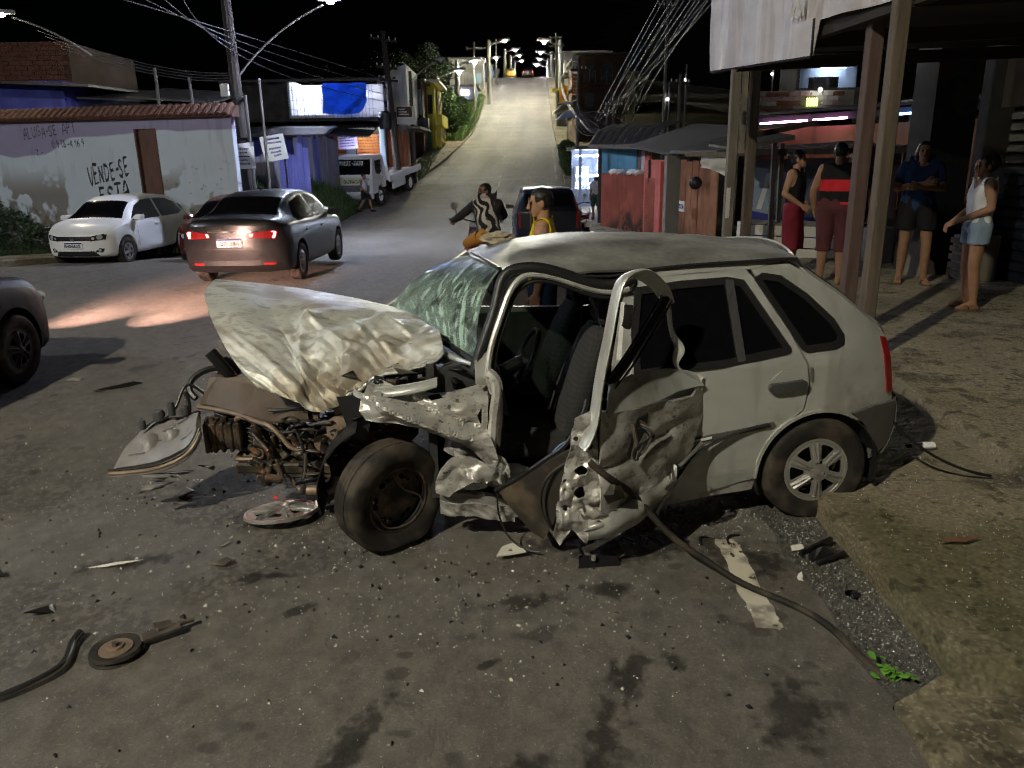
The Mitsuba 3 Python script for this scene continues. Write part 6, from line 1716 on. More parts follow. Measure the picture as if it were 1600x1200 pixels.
# upper skin under the window opening (lit, flat)
up = np.stack([polyline(np.array([(1.24, -.40, .80), (1.0, -.26, .79), (.80, -.10, .80 - .02 * t), (.66, -.03, .80)]) * (1 - t) + np.array([(1.22, -.36, .93), (1.02, -.2, .93), (.84, -.06, .90), (.70, .0, .86)]) * t, 26) for t in np.linspace(0, 1, 10)])
part(door, 'upper_skin', sheet(W(up + .006 * (ridged(up, 6, 4) - .5)[..., None]), .012), 'm_silver', 45)
bar = [(1.36, -.42, .66), (1.30, -.41, .80), (1.28, -.40, .94), (1.235, -.375, 1.15), (1.195, -.345, 1.33), (1.17, -.33, 1.385), (1.11, -.29, 1.41), (1.02, -.21, 1.385), (.93, -.14, 1.31), (.885, -.10, 1.24)]
bp = smoothpath(bar, 60)
part(door, 'window_frame', tube(W(bp), np.interp(np.linspace(0, 1, 60), [0, .2, .55, .75, 1], [.058, .05, .047, .05, .034]), 14, flat=.34), 'm_silver', 45)
fr2 = [(.89, -.10, 1.25), (.86, -.07, 1.14), (.83, -.055, 1.06), (.80, -.05, 1.0), (.815, -.045, .94), (.76, -.03, .87), (.67, -.02, .78)]
part(door, 'window_frame', tube(W(smoothpath(fr2, 40)), np.interp(np.linspace(0, 1, 40), [0, .3, .5, .65, 1], [.014, .016, .036, .018, .012]), 8, flat=.45), 'm_silver', 45)
ch = [(.90, -.12, 1.27), (1.02, -.20, 1.12), (1.13, -.28, 1.0), (1.22, -.34, .92)]
part(door, 'window_channel', tube(W(polyline(np.array(ch), 20)), .022, 8), 'm_black', 40)
for o in (-.024, .026):
    part(door, 'chrome_strip', tube(W(polyline(np.array(ch) + [o, -.015, o * .6], 20)), .0055, 6), 'm_chrome', 40)
part(door, 'mirror_base', HM(hull([(1.20, -.35, .93), (1.10, -.28, .95), (1.0, -.2, .90), (1.18, -.33, .84), (1.02, -.22, .84), (1.1, -.24, .88)])), 'm_greyplastic', 20)
# latch face: crumpled metal edge with bolt holes
lf = Polygon([(-.06, .80), (.05, .83), (.045, .6), (.10, .40), (.085, .28), (.03, .26), (.0, .17), (-.07, .25), (-.13, .18), (-.16, .23), (-.13, .45), (-.09, .62)])
for c in ((-.03, .545, .03, .02), (-.035, .435, .026, .024), (.01, .66, .014, .014), (-.10, .36, .012, .012), (-.105, .5, .01, .01), (-.055, .7, .012, .01)):
    lf = lf.difference(affinity.scale(Point(c[0], c[1]).buffer(1, 8), c[2], c[3]))
part(door, 'latch_face', panel(lf, .006, .014, lambda u, v, w: W(np.stack([1.33 - u, -.41 + .12 * u + w + .10 * (fold(np.stack([u, v, 0 * u], 1), 7, 3) - .5) + .03 * (fold(np.stack([u, v, 0 * u], 1), 22, 5) - .5), v], 1))), 'm_torn', 40)
part(door, 'latch_back', panel(lf.convex_hull.buffer(-.03), .01, .03, lambda u, v, w: W(np.stack([1.33 - u, -.355 + .12 * u + w, v], 1))), 'm_black')
r = np.random.default_rng(21)
part(door, 'torn_metal', cat(*[HM(move(hull(r.normal(0, 1, (5, 3)) * [.045, .012, .05]), (1.36 - .12 * r.random(), -.42 + .02 * r.normal(), .26 + .16 * r.random()))) for _ in range(10)]), 'm_torn', 0)
part(door, 'rusty_lock', HM(hull([(1.24 + a, -.435 + b, .44 + c) for a, b, c in r.normal(0, 1, (14, 3)) * [.035, .012, .045]])), 'm_rust', 20)
# black lining panel hanging out
tp = Polygon([(1.71, .31), (1.66, .36), (1.5, .53), (1.36, .66), (1.31, .80), (1.27, .78), (1.36, .56), (1.42, .42), (1.47, .22), (1.51, .13), (1.56, .15), (1.63, .22)])
part(door, 'lining_panel', panel(tp, .022, .03, lambda u, v, w: W(np.stack([u, -.06 - .36 * np.clip((1.71 - u) / .40, 0, 1) ** .8 + w + .02 * (ridged(np.stack([u, v, 0 * u], 1), 5, 3) - .5), v], 1))), 'm_trimpanel', 40, label='black door lining panel hanging out')
arcp = smoothpath([(1.46, -.36, .19), (1.53, -.30, .34), (1.50, -.31, .47), (1.42, -.34, .55), (1.36, -.38, .60)], 30)
part(door, 'lining_ridge', tube(W(arcp), .008, 6), 'm_trimpanel', 40)
part(door, 'lining_edge', tube(W(polyline(np.array([(1.72, -.05, .31), (1.5, -.25, .54), (1.40, -.30, .64), (1.30, -.26, .83)]), 20)), .012, 6), 'm_black', 40)
part(door, 'blue_wire', tube(W(smoothpath([(1.47, -.25, .56), (1.42, -.28, .63), (1.36, -.31, .66)], 12)), .004, 5), mat('m_wireblue', (.12, .25, .4), .5))
# handle recess with cables in the skin
part(door, 'handle_recess', panel(Polygon([(.20, .36), (.14, .20), (.16, .17), (.26, .30), (.27, .37)]), .012, .02, lambda u, v, w: W(np.stack([1.27 - u * .9, -.465 + .40 * (np.clip(u, 0, 1) / .68) ** 1.15 + w, v + .40], 1))), 'm_black')
for k in range(5):
    o = r.normal(0, .012, (4, 3))
    part(door, 'lock_cable', tube(W(smoothpath(np.array([(1.10, -.44, .75), (1.06, -.46, .71), (1.09, -.47, .67), (1.11, -.46, .61)]) + o, 16)), .0055, 5), ('m_black', 'm_engine')[k % 2])
part(door, 'lock_rod', tube(W([(1.13, -.43, .76), (1.115, -.45, .68), (1.13, -.45, .60)]), .012, 6), 'm_engine')
# door bottom wing of pale skin
lw = np.stack([polyline(np.array([(1.33, -.43, .20 + .10 * t), (1.15, -.38, .21 + .13 * t), (.95, -.24, .25 + .13 * t), (.76, -.08, .34 + .08 * t)]), 24) for t in np.linspace(0, 1, 8)])
lw[..., 1] += .05 * (fold(lw, 5, 3) - .5) - .03 * np.sin(np.linspace(0, 1, 8) * PI)[:, None]
part(door, 'lower_skin', sheet(W(lw), .008), 'm_silver', 45)
part(door, 'moulding', tube(W([(.66, -.04, .50), (.86, -.18, .40), (1.0, -.28, .30)]), .016, 6, flat=.4), 'm_bumper')
part(door, 'loose_moulding', tube(W(polyline(np.array([(.30, -.03, .575), (.63, -.06, .485), (.80, -.14, .38), (.98, -.32, .22)]), 24)), .014, 6, flat=.45), 'm_black')
part(door, 'moulding_clip', HM(box(.845, .865, -.235, -.2, .38, .46, .004)), 'm_white')
part(hero, 'tail_cable', tube(W(smoothpath([(-.42, .1, .56), (-.62, .05, .36), (-.85, .0, .24), (-1.0, -.02, .2)], 20)), .008, 6), 'm_black')
# long rubber trim trailing from the door across the ground
tr_ = [W((1.33, -.45, .60)), W((1.24, -.46, .52)), (.60, 3.36, .33), (.72, 3.30, .20), (.89, 3.24, .085), (1.03, 3.12, .03), (1.16, 3.0, .018), (1.29, 2.82, .016), (1.335, 2.62, .016), (1.39, 2.44, .016)]
part(hero, 'trailing_trim', tube(smoothpath(tr_, 70), .016, 8), 'm_rubber', 40, label='long rubber trim strip trailing from the door to the gutter')
part(hero, 'hanging_wire', tube(smoothpath([W((1.70, -.05, .33)), W((1.71, -.07, .2)), W((1.66, -.12, .08)), W((1.52, -.2, .03))], 20), .005, 5), 'm_black')
# ================================================================ VEHICLES
CAR = {
    'hatch': dict(L=3.9, top=[(0, .93), (.10, 1.0), (.42, 1.34), (.8, 1.43), (1.5, 1.468), (2.1, 1.44), (2.42, 1.35), (3.05, .985), (3.5, .90), (3.78, .79), (3.9, .70)],
                  belt=[(0, .88), (.4, .93), (2.6, .90), (3.05, .90), (3.6, .80), (3.9, .64)], w=[(0, .70), (.15, .78), (.5, .82), (2.5, .83), (3.3, .82), (3.7, .77), (3.9, .68)],
                  wr=[(0, .55), (.4, .56), (1.5, .58), (2.3, .57), (3.05, .66), (3.9, .6)], zb=[(0, .36), (.3, .22), (3.6, .2), (3.9, .24)], wx=(.70, 3.17), R=.30, curve=(.14, .22)),
    'sedan': dict(L=4.6, top=[(0, .98), (.06, 1.06), (.62, 1.10), (1.3, 1.37), (1.9, 1.45), (2.5, 1.45), (2.95, 1.36), (3.55, 1.0), (4.2, .90), (4.48, .78), (4.6, .66)],
                  belt=[(0, .92), (.5, .97), (2.8, .93), (3.5, .90), (4.2, .80), (4.6, .60)], w=[(0, .74), (.15, .83), (.6, .88), (3.2, .89), (3.9, .87), (4.35, .80), (4.6, .68)],
                  wr=[(0, .62), (.6, .60), (1.3, .58), (2.5, .60), (3.5, .70), (4.6, .6)], zb=[(0, .36), (.3, .22), (4.3, .2), (4.6, .24)], wx=(.95, 3.62), R=.32, curve=(.16, .25)),
    'van': dict(L=4.0, top=[(0, 1.02), (.05, 1.12), (.22, 1.46), (.5, 1.55), (1.5, 1.58), (2.3, 1.53), (2.65, 1.42), (3.3, 1.02), (3.65, .95), (3.9, .82), (4.0, .72)],
                belt=[(0, .96), (.4, 1.0), (2.8, .95), (3.3, .92), (3.7, .84), (4.0, .66)], w=[(0, .76), (.15, .82), (.5, .85), (2.8, .85), (3.4, .84), (3.8, .78), (4.0, .68)],
                wr=[(0, .64), (.3, .65), (1.5, .66), (2.4, .63), (3.3, .68), (4.0, .6)], zb=[(0, .38), (.3, .24), (3.7, .22), (4.0, .26)], wx=(.72, 3.25), R=.31, curve=(.10, .22)),
}


class Body:
    def __init__(self, kind):
        c = CAR[kind]
        self.c, self.L = c, c['L']
        self.f = {k: PchipInterpolator(*zip(*c[k])) for k in ('top', 'belt', 'w', 'wr', 'zb')}

    def half(self, x):
        top, b, w, wr, zb = (float(self.f[k](np.clip(x, 0, self.L))) for k in ('top', 'belt', 'w', 'wr', 'zb'))
        t = max(top - b, .012)
        q = min(1, t / .25); q = q * q * (3 - 2 * q)
        we = (w * .90) * (1 - q) + wr * q
        b = min(b, top - .012)
        h = b - zb
        pts = [(0, zb), (.6 * w, zb), (.92 * w, zb + .02), (.975 * w, zb + .07), (w * .99, zb + .22 * h), (w, zb + .45 * h), (w * .997, zb + .68 * h), (w * .985, zb + .86 * h), (w * .965, b - .015), (w * .945, b + .002)]
        s0, s1 = (w * .935, b + .04 * q), (we, b + t * .80)
        pts += [(s0[0] + (s1[0] - s0[0]) * k, s0[1] + (s1[1] - s0[1]) * k) for k in (.02, .5, 1)]
        pts += [(we - .035, b + t * .93), (we - .10, b + t * .99), (we * .5, top + .016), (0, top + .022)]
        return np.array(pts)

    def shape(self, x, y, z):
        """plan curvature of the two ends"""
        cr, cf = self.c['curve']
        w = self.f['w'](np.clip(x, 0, self.L))
        e = np.clip(np.abs(y) / np.maximum(w, .1), 0, 1.1) ** 2.4
        tf, tr = np.clip((x - self.L + .9) / .9, 0, 1) ** 2, np.clip((.7 - x) / .7, 0, 1) ** 2
        z0 = .62
        return x - cf * tf * e + cr * tr * e - tf * .10 * np.clip((np.abs(z - z0 + .1) - .12) / .4, 0, 1) ** 1.2 + tr * .06 * np.clip((z0 - z) / .4, 0, 1)

    def mesh(self):
        xs = np.concatenate([[0, .03, .07, .12], np.linspace(.2, self.L - .25, 56), [self.L - .17, self.L - .1, self.L - .05, self.L - .02, self.L]])
        rings = []
        for x in xs:
            h = self.half(x)
            r = np.vstack([h, (h * [-1, 1])[-2:0:-1]])
            rings.append(np.stack([np.full(len(r), x), r[:, 0], r[:, 1]], 1))
        for k, (r0, end) in enumerate(((rings[0], 0), (rings[-1], 1))):
            c = r0.mean(0)
            ins = [c + (r0 - c) * [1, s, s] for s in (.94, .75, .5, .25, .08)]
            rings = ins[::-1] + rings if end == 0 else rings + ins
        m = loft(rings)
        v = m.vertices
        v[:, 0] = self.shape(v[:, 0], v[:, 1], v[:, 2])
        m.vertices = v
        if m.volume < 0:
            m.invert()
        M = to_m3(m)
        R = self.c['R']
        for wx in self.c['wx']:
            for sy in (-1, 1):
                cyl = to_m3(lathe([(0, -.14), (R + .055, -.14), (R + .055, .22), (0, .22)], 40, 'y').copy())
                if cyl.volume() < 0:
                    q = lathe([(0, .22), (R + .055, .22), (R + .055, -.14), (0, -.14)], 40, 'y'); cyl = to_m3(q)
                w = float(self.f['w'](wx))
                M = M - cyl.translate((wx, sy * (w - .05), R + .005))
        return to_tm(M)

    def ys(self, x, z):
        out = np.zeros(len(x))
        for i, (a, b) in enumerate(zip(x, z)):
            h = self.half(a)[3:14]
            out[i] = np.interp(b, h[:, 1], h[:, 0])
        return out

    def side(self, sgn, off=.004):
        def f(u, v, w):
            y = self.ys(u, v) + off - w
            return np.stack([self.shape(u, y, v), sgn * y, v], 1)
        return f

    def topf(self, off=.006):
        """(x, fraction of the roof half-width) -> surface"""
        def f(u, v, w):
            y, z = np.zeros(len(u)), np.zeros(len(u))
            for i, (a, b) in enumerate(zip(u, v)):
                h = self.half(a)[12:]
                y[i] = b * h[0, 0]
                z[i] = np.interp(-abs(y[i]), -h[:, 0], h[:, 1])
            return np.stack([self.shape(u, y, z) + 0 * w, y, z + off - w], 1)
        return f

    def end(self, front, off=.006):
        """(y, z) on the front or rear face"""
        def f(u, v, w):
            x0 = np.full(len(u), self.L if front else 0.0)
            x = self.shape(x0, u, v)
            return np.stack([x + (off - w if front else w - off), u, v], 1)
        return f


def rrect(x0, x1, y0, y1, r=.02):
    r = min(r, .45 * min(x1 - x0, y1 - y0))
    return sbox(x0 + r, y0 + r, x1 - r, y1 - r).buffer(r, 4)


BODIES = {}


def mirror(g):
    return affinity.scale(g, -1, 1, origin=(0, 0))


def car(kind, key, label, category, loc, heading, paint, group=None, rim='m_alloy', spokes=5, tails=None, plate=None, brake=0, heads=True):
    B = BODIES.setdefault(kind, Body(kind))
    place = lambda m: move(m, loc, rz=heading)
    t = thing(key, label, category, group)
    P = lambda n, m, mt, sm=35, parent=t, **k: part(parent, n, place(m), mt, sm, **k)
    P('body', B.mesh(), paint, 40)
    L = B.L
    if kind == 'sedan':
        sw = [Polygon([(.95, 1.03), (1.35, 1.28), (1.95, 1.375), (2.12, 1.38), (2.12, .99), (1.0, 1.0)]), Polygon([(2.2, .99), (2.2, 1.38), (2.5, 1.375), (2.85, 1.28), (3.28, 1.0)])]
        ws, rw = (2.98, 3.50), (.68, 1.26)
    elif kind == 'hatch':
        sw = [Polygon([(.42, 1.02), (.55, 1.25), (.95, 1.36), (1.52, 1.385), (1.52, .95), (.75, .96)]), Polygon([(1.6, .95), (1.6, 1.385), (2.0, 1.36), (2.35, 1.25), (2.84, .94)])]
        ws, rw = (2.44, 3.0), (.10, .40)
    else:
        sw = [Polygon([(.3, 1.07), (.42, 1.38), (.6, 1.45), (1.1, 1.48), (1.1, 1.03)]), Polygon([(1.16, 1.03), (1.16, 1.48), (1.95, 1.47), (1.95, 1.0)]), Polygon([(2.02, 1.0), (2.02, 1.46), (2.3, 1.42), (2.6, 1.3), (3.05, .99)])]
        ws, rw = (2.68, 3.24), (.05, .2)
    for sg in (-1, 1):
        for g in sw:
            P('side_window', panel(g.buffer(-.03).buffer(.03), .01, .08, B.side(sg)), 'm_pane', 40)
        for x in ((1.56, 2.72) if kind != 'sedan' else (2.16, 3.1)):
            P('door_gap', panel(sbox(x - .004, .34, x + .004, .92), .004, .1, B.side(sg, .0015)), 'm_black', 0)
        for x in ((.92, 1.75) if kind != 'sedan' else (1.3, 2.3)):
            P('door_handle', panel(rrect(x, x + .2, .80, .835, .012), .03, .04, B.side(sg, .028)), paint, 40)
        P('wing_mirror', move(hull([(a, b, c) for a, b, c in [(-.06, -.10, -.05), (-.06, .10, -.05), (-.06, -.10, .06), (-.06, .10, .07), (.06, -.07, -.04), (.06, .07, -.03), (.06, -.06, .05), (.06, .06, .05), (-.02, -sg * .17, -.03), (.02, -sg * .17, -.03)]]), ((2.72 if kind == 'hatch' else 3.12 if kind == 'sedan' else 2.95), sg * (float(B.f['w'](2.8)) + .06), 1.0)), paint if kind != 'van' else 'm_black', 30)
        for wx in B.c['wx']:
            w = float(B.f['w'](wx))
            pl = lambda m, wx=wx, sg=sg, w=w: place(move(m, (wx, sg * (w - .10), B.c['R']), rz=0 if sg > 0 else PI))
            add_wheel(t, pl, B.c['R'], .19, spokes, rot=.3 + wx, rim_mat=rim)
    P('windscreen', panel(sbox(ws[0], -.90, ws[1], .90).buffer(.0), .008, .08, B.topf(.007)), 'm_pane', 60)
    P('rear_window', panel(sbox(rw[0], -.88, rw[1], .88), .008, .08, B.topf(.007)), 'm_pane', 60)
    if kind != 'sedan' or True:
        P('roof_antenna', tube([(.8 if kind != 'sedan' else 1.8, 0, 1.44), (.70 if kind != 'sedan' else 1.68, 0, 1.53 if kind != 'van' else 1.6)], [.016, .006], 6), 'm_black')
    # front face
    if heads:
        yh = .60
        P('grille', panel(rrect(-.42, .42, .585, .675, .02), .01, .06, B.end(True)), 'm_black', 40)
        P('grille', panel(Polygon([(-.50, .25), (.50, .25), (.40, .36), (-.40, .36)]), .01, .06, B.end(True)), 'm_black', 40)
        for sg in (-1, 1):
            g = Polygon([(.36, .575), (.64, .60), (.665, .70), (.60, .715), (.40, .68)])
            hl = P('headlight', panel(g if sg > 0 else mirror(g), .02, .05, B.end(True, .012)), 'm_blackgloss', 40)
            P('reflector', panel(Point(sg * .545, .655).buffer(.052, 8), .006, .03, B.end(True, .018)), 'm_clearlens', 40, parent=hl)
            P('reflector', panel(Point(sg * .43, .632).buffer(.028, 8), .006, .03, B.end(True, .018)), 'm_clearlens', 40, parent=hl)
            g = Polygon([(.42, .34), (.56, .33), (.60, .40), (.52, .42)])
            fl = P('fog_light', panel(g if sg > 0 else mirror(g), .01, .05, B.end(True)), 'm_black', 40)
            P('lens', panel(Point(sg * .52, .375).buffer(.028, 8), .006, .03, B.end(True, .01)), 'm_clearlens', 40, parent=fl)
        P('badge', panel(Point(0, .63).buffer(.05, 12).difference(Point(0, .63).buffer(.040, 12)).union(Polygon([(-.03, .655), (-.02, .655), (0, .61), (.02, .655), (.03, .655), (.005, .595), (-.005, .595)])), .008, .03, B.end(True, .016)), 'm_chrome')
    if plate:
        fr, txt, z0 = plate
        pk = P('number_plate', panel(rrect(-.20, .20, z0, z0 + .13, .01), .012, 0, B.end(fr, .022)), 'm_white', 0)
        P('blue_band', panel(sbox(-.198, z0 + .10, .198, z0 + .128), .003, 0, B.end(fr, .0245)), 'm_printblue', 0, parent=pk)
        tx = meshkit.text_mesh(txt, .062, .003, bold=True)
        v = tx.vertices
        sc = min(1, .36 / np.ptp(v[:, 0]))
        yy = (v[:, 0] - v[:, 0].mean()) * sc * (-1 if not fr else 1)
        xx = (L + .024) if fr else -.024
        xx = xx if not fr else float(B.shape(np.array([L]), np.array([0.0]), np.array([z0 + .06]))[0]) + .026
        xb = xx if fr else float(B.shape(np.array([0.0]), np.array([0.0]), np.array([z0 + .06]))[0]) - .026
        P('lettering', tm(np.stack([xb + (v[:, 2] if fr else -v[:, 2]), yy, z0 + .022 + v[:, 1]], 1), tx.faces), 'm_print', 0, parent=pk)
    # rear face
    for sg in (-1, 1):
        g = {'sedan': Polygon([(.30, .80), (.70, .77), (.735, .88), (.68, .91), (.32, .87)]), 'hatch': Polygon([(.56, .70), (.69, .68), (.69, .92), (.60, .92)]), 'van': Polygon([(.68, .62), (.745, .62), (.745, 1.0), (.70, 1.02)])}[kind]
        tl = P('tail_light', panel(g if sg > 0 else mirror(g), .015, .05, B.end(False, .012)), 'm_redlens', 40)
        if brake:
            g2 = g.buffer(-.016)
            lk = P('brake_lamp', panel(g2 if sg > 0 else mirror(g2), .008, 0, B.end(False, .017)), 'm_redlens', 0, parent=tl)
            emit(lk, (brake, brake * .075, brake * .06), 1.0)
            P('reflector', panel(rrect(*sorted((sg * .48, sg * .66)), .36, .40, .01), .006, .05, B.end(False, .008)), 'm_redlens', 40)
    if kind == 'sedan':
        P('chrome_bar', panel(sbox(-.34, .885, .34, .905), .01, .08, B.end(False, .008)), 'm_chrome', 40)
        P('bumper_gap', panel(sbox(-.7, .62, .7, .632), .004, .08, B.end(False, .002)), 'm_black', 40)
        P('lower_diffuser', panel(Polygon([(-.55, .36), (.55, .36), (.48, .44), (-.48, .44)]), .006, .08, B.end(False, .004)), 'm_black', 40)
    return t, place, B


zr = lambda y: float(ZR(y))
H90 = PI / 2
car('hatch', 'white_hatchback', 'white hatchback parked facing the camera in front of the graffiti wall', 'car', (-9.1, 20.75, zr(18.5) + .02), math.radians(-95), 'm_whitecar', plate=(True, 'PHO4A22', .42))
sed, splace, SB = car('sedan', 'dark_sedan', 'dark grey sedan driving away with its red brake lights on', 'car', (-4.42, 12.3, 0), math.radians(89), 'm_greycar', brake=60, plate=(False, 'QZL3B47', .66))
blk, bplace, BB2 = car('sedan', 'black_sedan', 'black car cut by the left edge of the picture, headlights on', 'car', (-5.36, 3.25, 0), math.radians(90), 'm_blackcar', rim='m_darkmetal')
car('hatch', 'dark_red_hatchback', 'dark red car parked between the white hatchback and the grey sedan', 'car', (-6.55, 21.2, zr(19)), math.radians(-93), 'm_redcar')
car('hatch', 'silver_hatchback', 'pale car whose roof shows just above the grey sedan', 'car', (-6.95, 22.6, zr(24)), math.radians(86), 'm_whitecar')
car('van', 'dark_minivan', 'dark blue minivan seen from behind, stopped beyond the man in yellow', 'car', (.98, 19.4, zr(21) + .02), math.radians(91), 'm_bluecar', spokes=5)
# headlamps of the black sedan, lit
for sg in (-1, 1):
    p = bplace(trimesh.Trimesh([[SB.L - .02, sg * .52, .66], [SB.L + 4, sg * .52, -.12]], [[0, 1, 0]], process=False)).vertices
    bulb = move(lathe([(0, -.01), (.05, -.01), (.055, .01), (0, .02)], 12, 'y'), (SB.L - .02 - .12, sg * .56, .66), rz=-PI / 2)
    k = part(blk, 'lit_lens', bplace(move(bulb, (.10, 0, 0))), 'm_clearlens')
    scene[f'headlamp_beam_{"ab"[sg > 0]}'] = {'type': 'spot', 'to_world': T().look_at(origin=(p[0] + [0, .12, 0]).tolist(), target=(p[1] + [.7, .6, 0]).tolist(), up=[0, 0, 1]), 'intensity': rgb(np.array([1.0, .60, .47]) * HEADS / EXP), 'cutoff_angle': 16.0, 'beam_width': 6.0, 'sampling_weight': 1.5}


# ---------------------------------------------------------------- tow truck
def tow_truck():
    t = thing('tow_truck', 'white flatbed tow truck parked by the grass bank with phone number on its windscreen', 'truck')
    h, pit = math.radians(-104), .12
    loc = (-5.75, 42.4, zr(41.4) + .13)
    pl = lambda m: move(m, loc, rz=h, ry=pit)
    P = lambda n, m, mt, sm=30, parent=t, **k: part(parent, n, pl(m), mt, sm, **k)
    cx0, cx1, w = 4.3, 5.9, 1.0
    prof = Polygon([(cx0, .75), (cx0, 2.15), (cx0 + .1, 2.25), (5.35, 2.27), (5.5, 2.2), (5.82, 1.45), (5.88, 1.3), (5.9, .62), (5.3, .62), (5.2, .9), (4.75, .95), (4.6, .75)])
    cab = panel(prof.buffer(-.03).buffer(.03), 2 * w, .12, lambda u, v, q: np.stack([u, (q - w) * (1 - .06 * np.clip((v - 1.4) / .8, 0, 1)), v], 1))
    P('cab', cab, 'm_whitecar', 25)
    fx = lambda z: 5.5 + (5.82 - 5.5) * (2.2 - z) / .75
    wsq = np.array([[(fx(2.14) + .012, -.86, 2.14), (fx(2.14) + .012, .86, 2.14)], [(fx(1.50) + .012, -.90, 1.50), (fx(1.50) + .012, .90, 1.50)]])
    wk = P('windscreen', sheet(np.stack([polyline(np.array([wsq[0, 0], wsq[0, 1]]) * (1 - q) + np.array([wsq[1, 0], wsq[1, 1]]) * q, 8) for q in np.linspace(0, 1, 6)]), .01), 'm_pane')
    R = trimesh.transformations.euler_matrix(0, pit, h)[:3, :3]
    loc_ = np.array(loc)
    at_ = lambda p: loc_ + R @ np.asarray(p, float)
    rt, upv = R @ np.array([0, 1.0, 0]), R @ np.array([-.39, 0, .92])
    lettering('99131-3638', .19, at_((fx(1.90) + .034, -.68, 1.90)), rt, upv, 'm_white', t, wide=.72, slant=.1)
    P('yellow_panel', box(5.885, 5.905, -.95, .55, 1.08, 1.38), mat('m_paleyellow', (.62, .60, .36), .5))
    lettering('GUINCHO', .15, at_((5.908, -.42, 1.12)), rt, R @ np.array([0, 0, 1.0]), 'm_print', t, wide=1.0)
    lettering('CARGO', .07, at_((5.908, -.90, 1.27)), rt, R @ np.array([0, 0, 1.0]), 'm_print', t)
    lettering('2422', .07, at_((5.892, .62, 1.27)), rt, R @ np.array([0, 0, 1.0]), 'm_print', t)
    P('grille', box(5.88, 5.90, -.85, .85, .74, 1.04, .005), 'm_greyplastic')
    for k in range(4):
        P('grille_slat', box(5.89, 5.91, -.83, .83, .78 + k * .065, .80 + k * .065), 'm_plastic')
    bm = P('bumper', box(5.86, 6.0, -1.02, 1.02, .42, .68, .03), 'm_offwhite')
    for y in (-.84, -.58, .58, .84):
        P('headlight', move(lathe([(0, 0), (.085, 0), (.09, .02), (.07, .03), (0, .03)], 16, 'x'), (5.995, y, .55)), 'm_clearlens')
    P('headlight_rim', cat(*[move(lathe([(.085, 0), (.105, 0), (.10, .025), (.085, .025)], 16, 'x'), (5.99, y, .55)) for y in (-.84, -.58, .58, .84)]), 'm_black')
    for sg in (-1, 1):
        P('door_window', box(4.72, 5.36, sg * .985 - .01, sg * .985 + .01, 1.48, 2.05, .004), 'm_pane')
        P('mirror', cat(box(5.5, 5.58, sg * 1.2 - .08, sg * 1.2 + .08, 1.5, 1.85, .02), tube([(5.5, sg * .97, 1.9), (5.54, sg * 1.2, 1.82)], .015, 6)), 'm_black')
        P('door_gap', box(4.62, 4.635, sg * 1.0 - .006, sg * 1.0 + .006, .95, 2.1), 'm_black')
        P('step', box(4.7, 5.2, sg * .9 - .1, sg * .9 + .1, .45, .50, .01), 'm_darkmetal')
    for k in range(7):
        P('bed_plank', box(-.2, 4.15, -1.1 + k * .315, -1.1 + k * .315 + .305, 1.0, 1.06), 'm_galv', 0)
    for sg in (-1, 1):
        P('bed_rail', box(-.25, 4.15, sg * 1.12 - .03, sg * 1.12 + .03, .92, 1.22, .01), 'm_white')
    P('headboard', box(4.12, 4.2, -1.1, 1.1, 1.0, 1.7, .02), 'm_white')
    P('chassis', cat(box(-.1, 5.2, -.45, -.33, .6, .8), box(-.1, 5.2, .33, .45, .6, .8), box(.5, .6, -.45, .45, .62, .78), box(3.9, 4.0, -.45, .45, .62, .78)), 'm_darkmetal')
    P('underrun_guard', box(1.9, 3.6, -1.05, -1.0, .5, .9, .01), 'm_white')
    P('underrun_guard', box(1.9, 3.6, 1.0, 1.05, .5, .9, .01), 'm_white')
    P('mudflap', box(.30, .32, -1.05, -.65, .3, .9), 'm_black')
    P('mudflap', box(.30, .32, .65, 1.05, .3, .9), 'm_black')
    for x in (1.0, 4.95):
        for sg in (-1, 1):
            add_wheel(t, lambda m, x=x, sg=sg: pl(move(m, (x, sg * .85, .42), rz=0 if sg > 0 else PI)), .42, .26, 'cover', rim_mat='m_white')


tow_truck()
for (x, y, nm, lab, col, br) in ((3.05, 117, 'red_lit_car', 'small far car at the crest of the road with red tail lights', 'm_greycar', 22), (.7, 128, 'yellow_far_van', 'tiny yellow car at the very crest of the road', 'm_signyellow', 0)):
    car('hatch', nm, lab, 'car', (x, y, zr(y)), H90, col, brake=br)


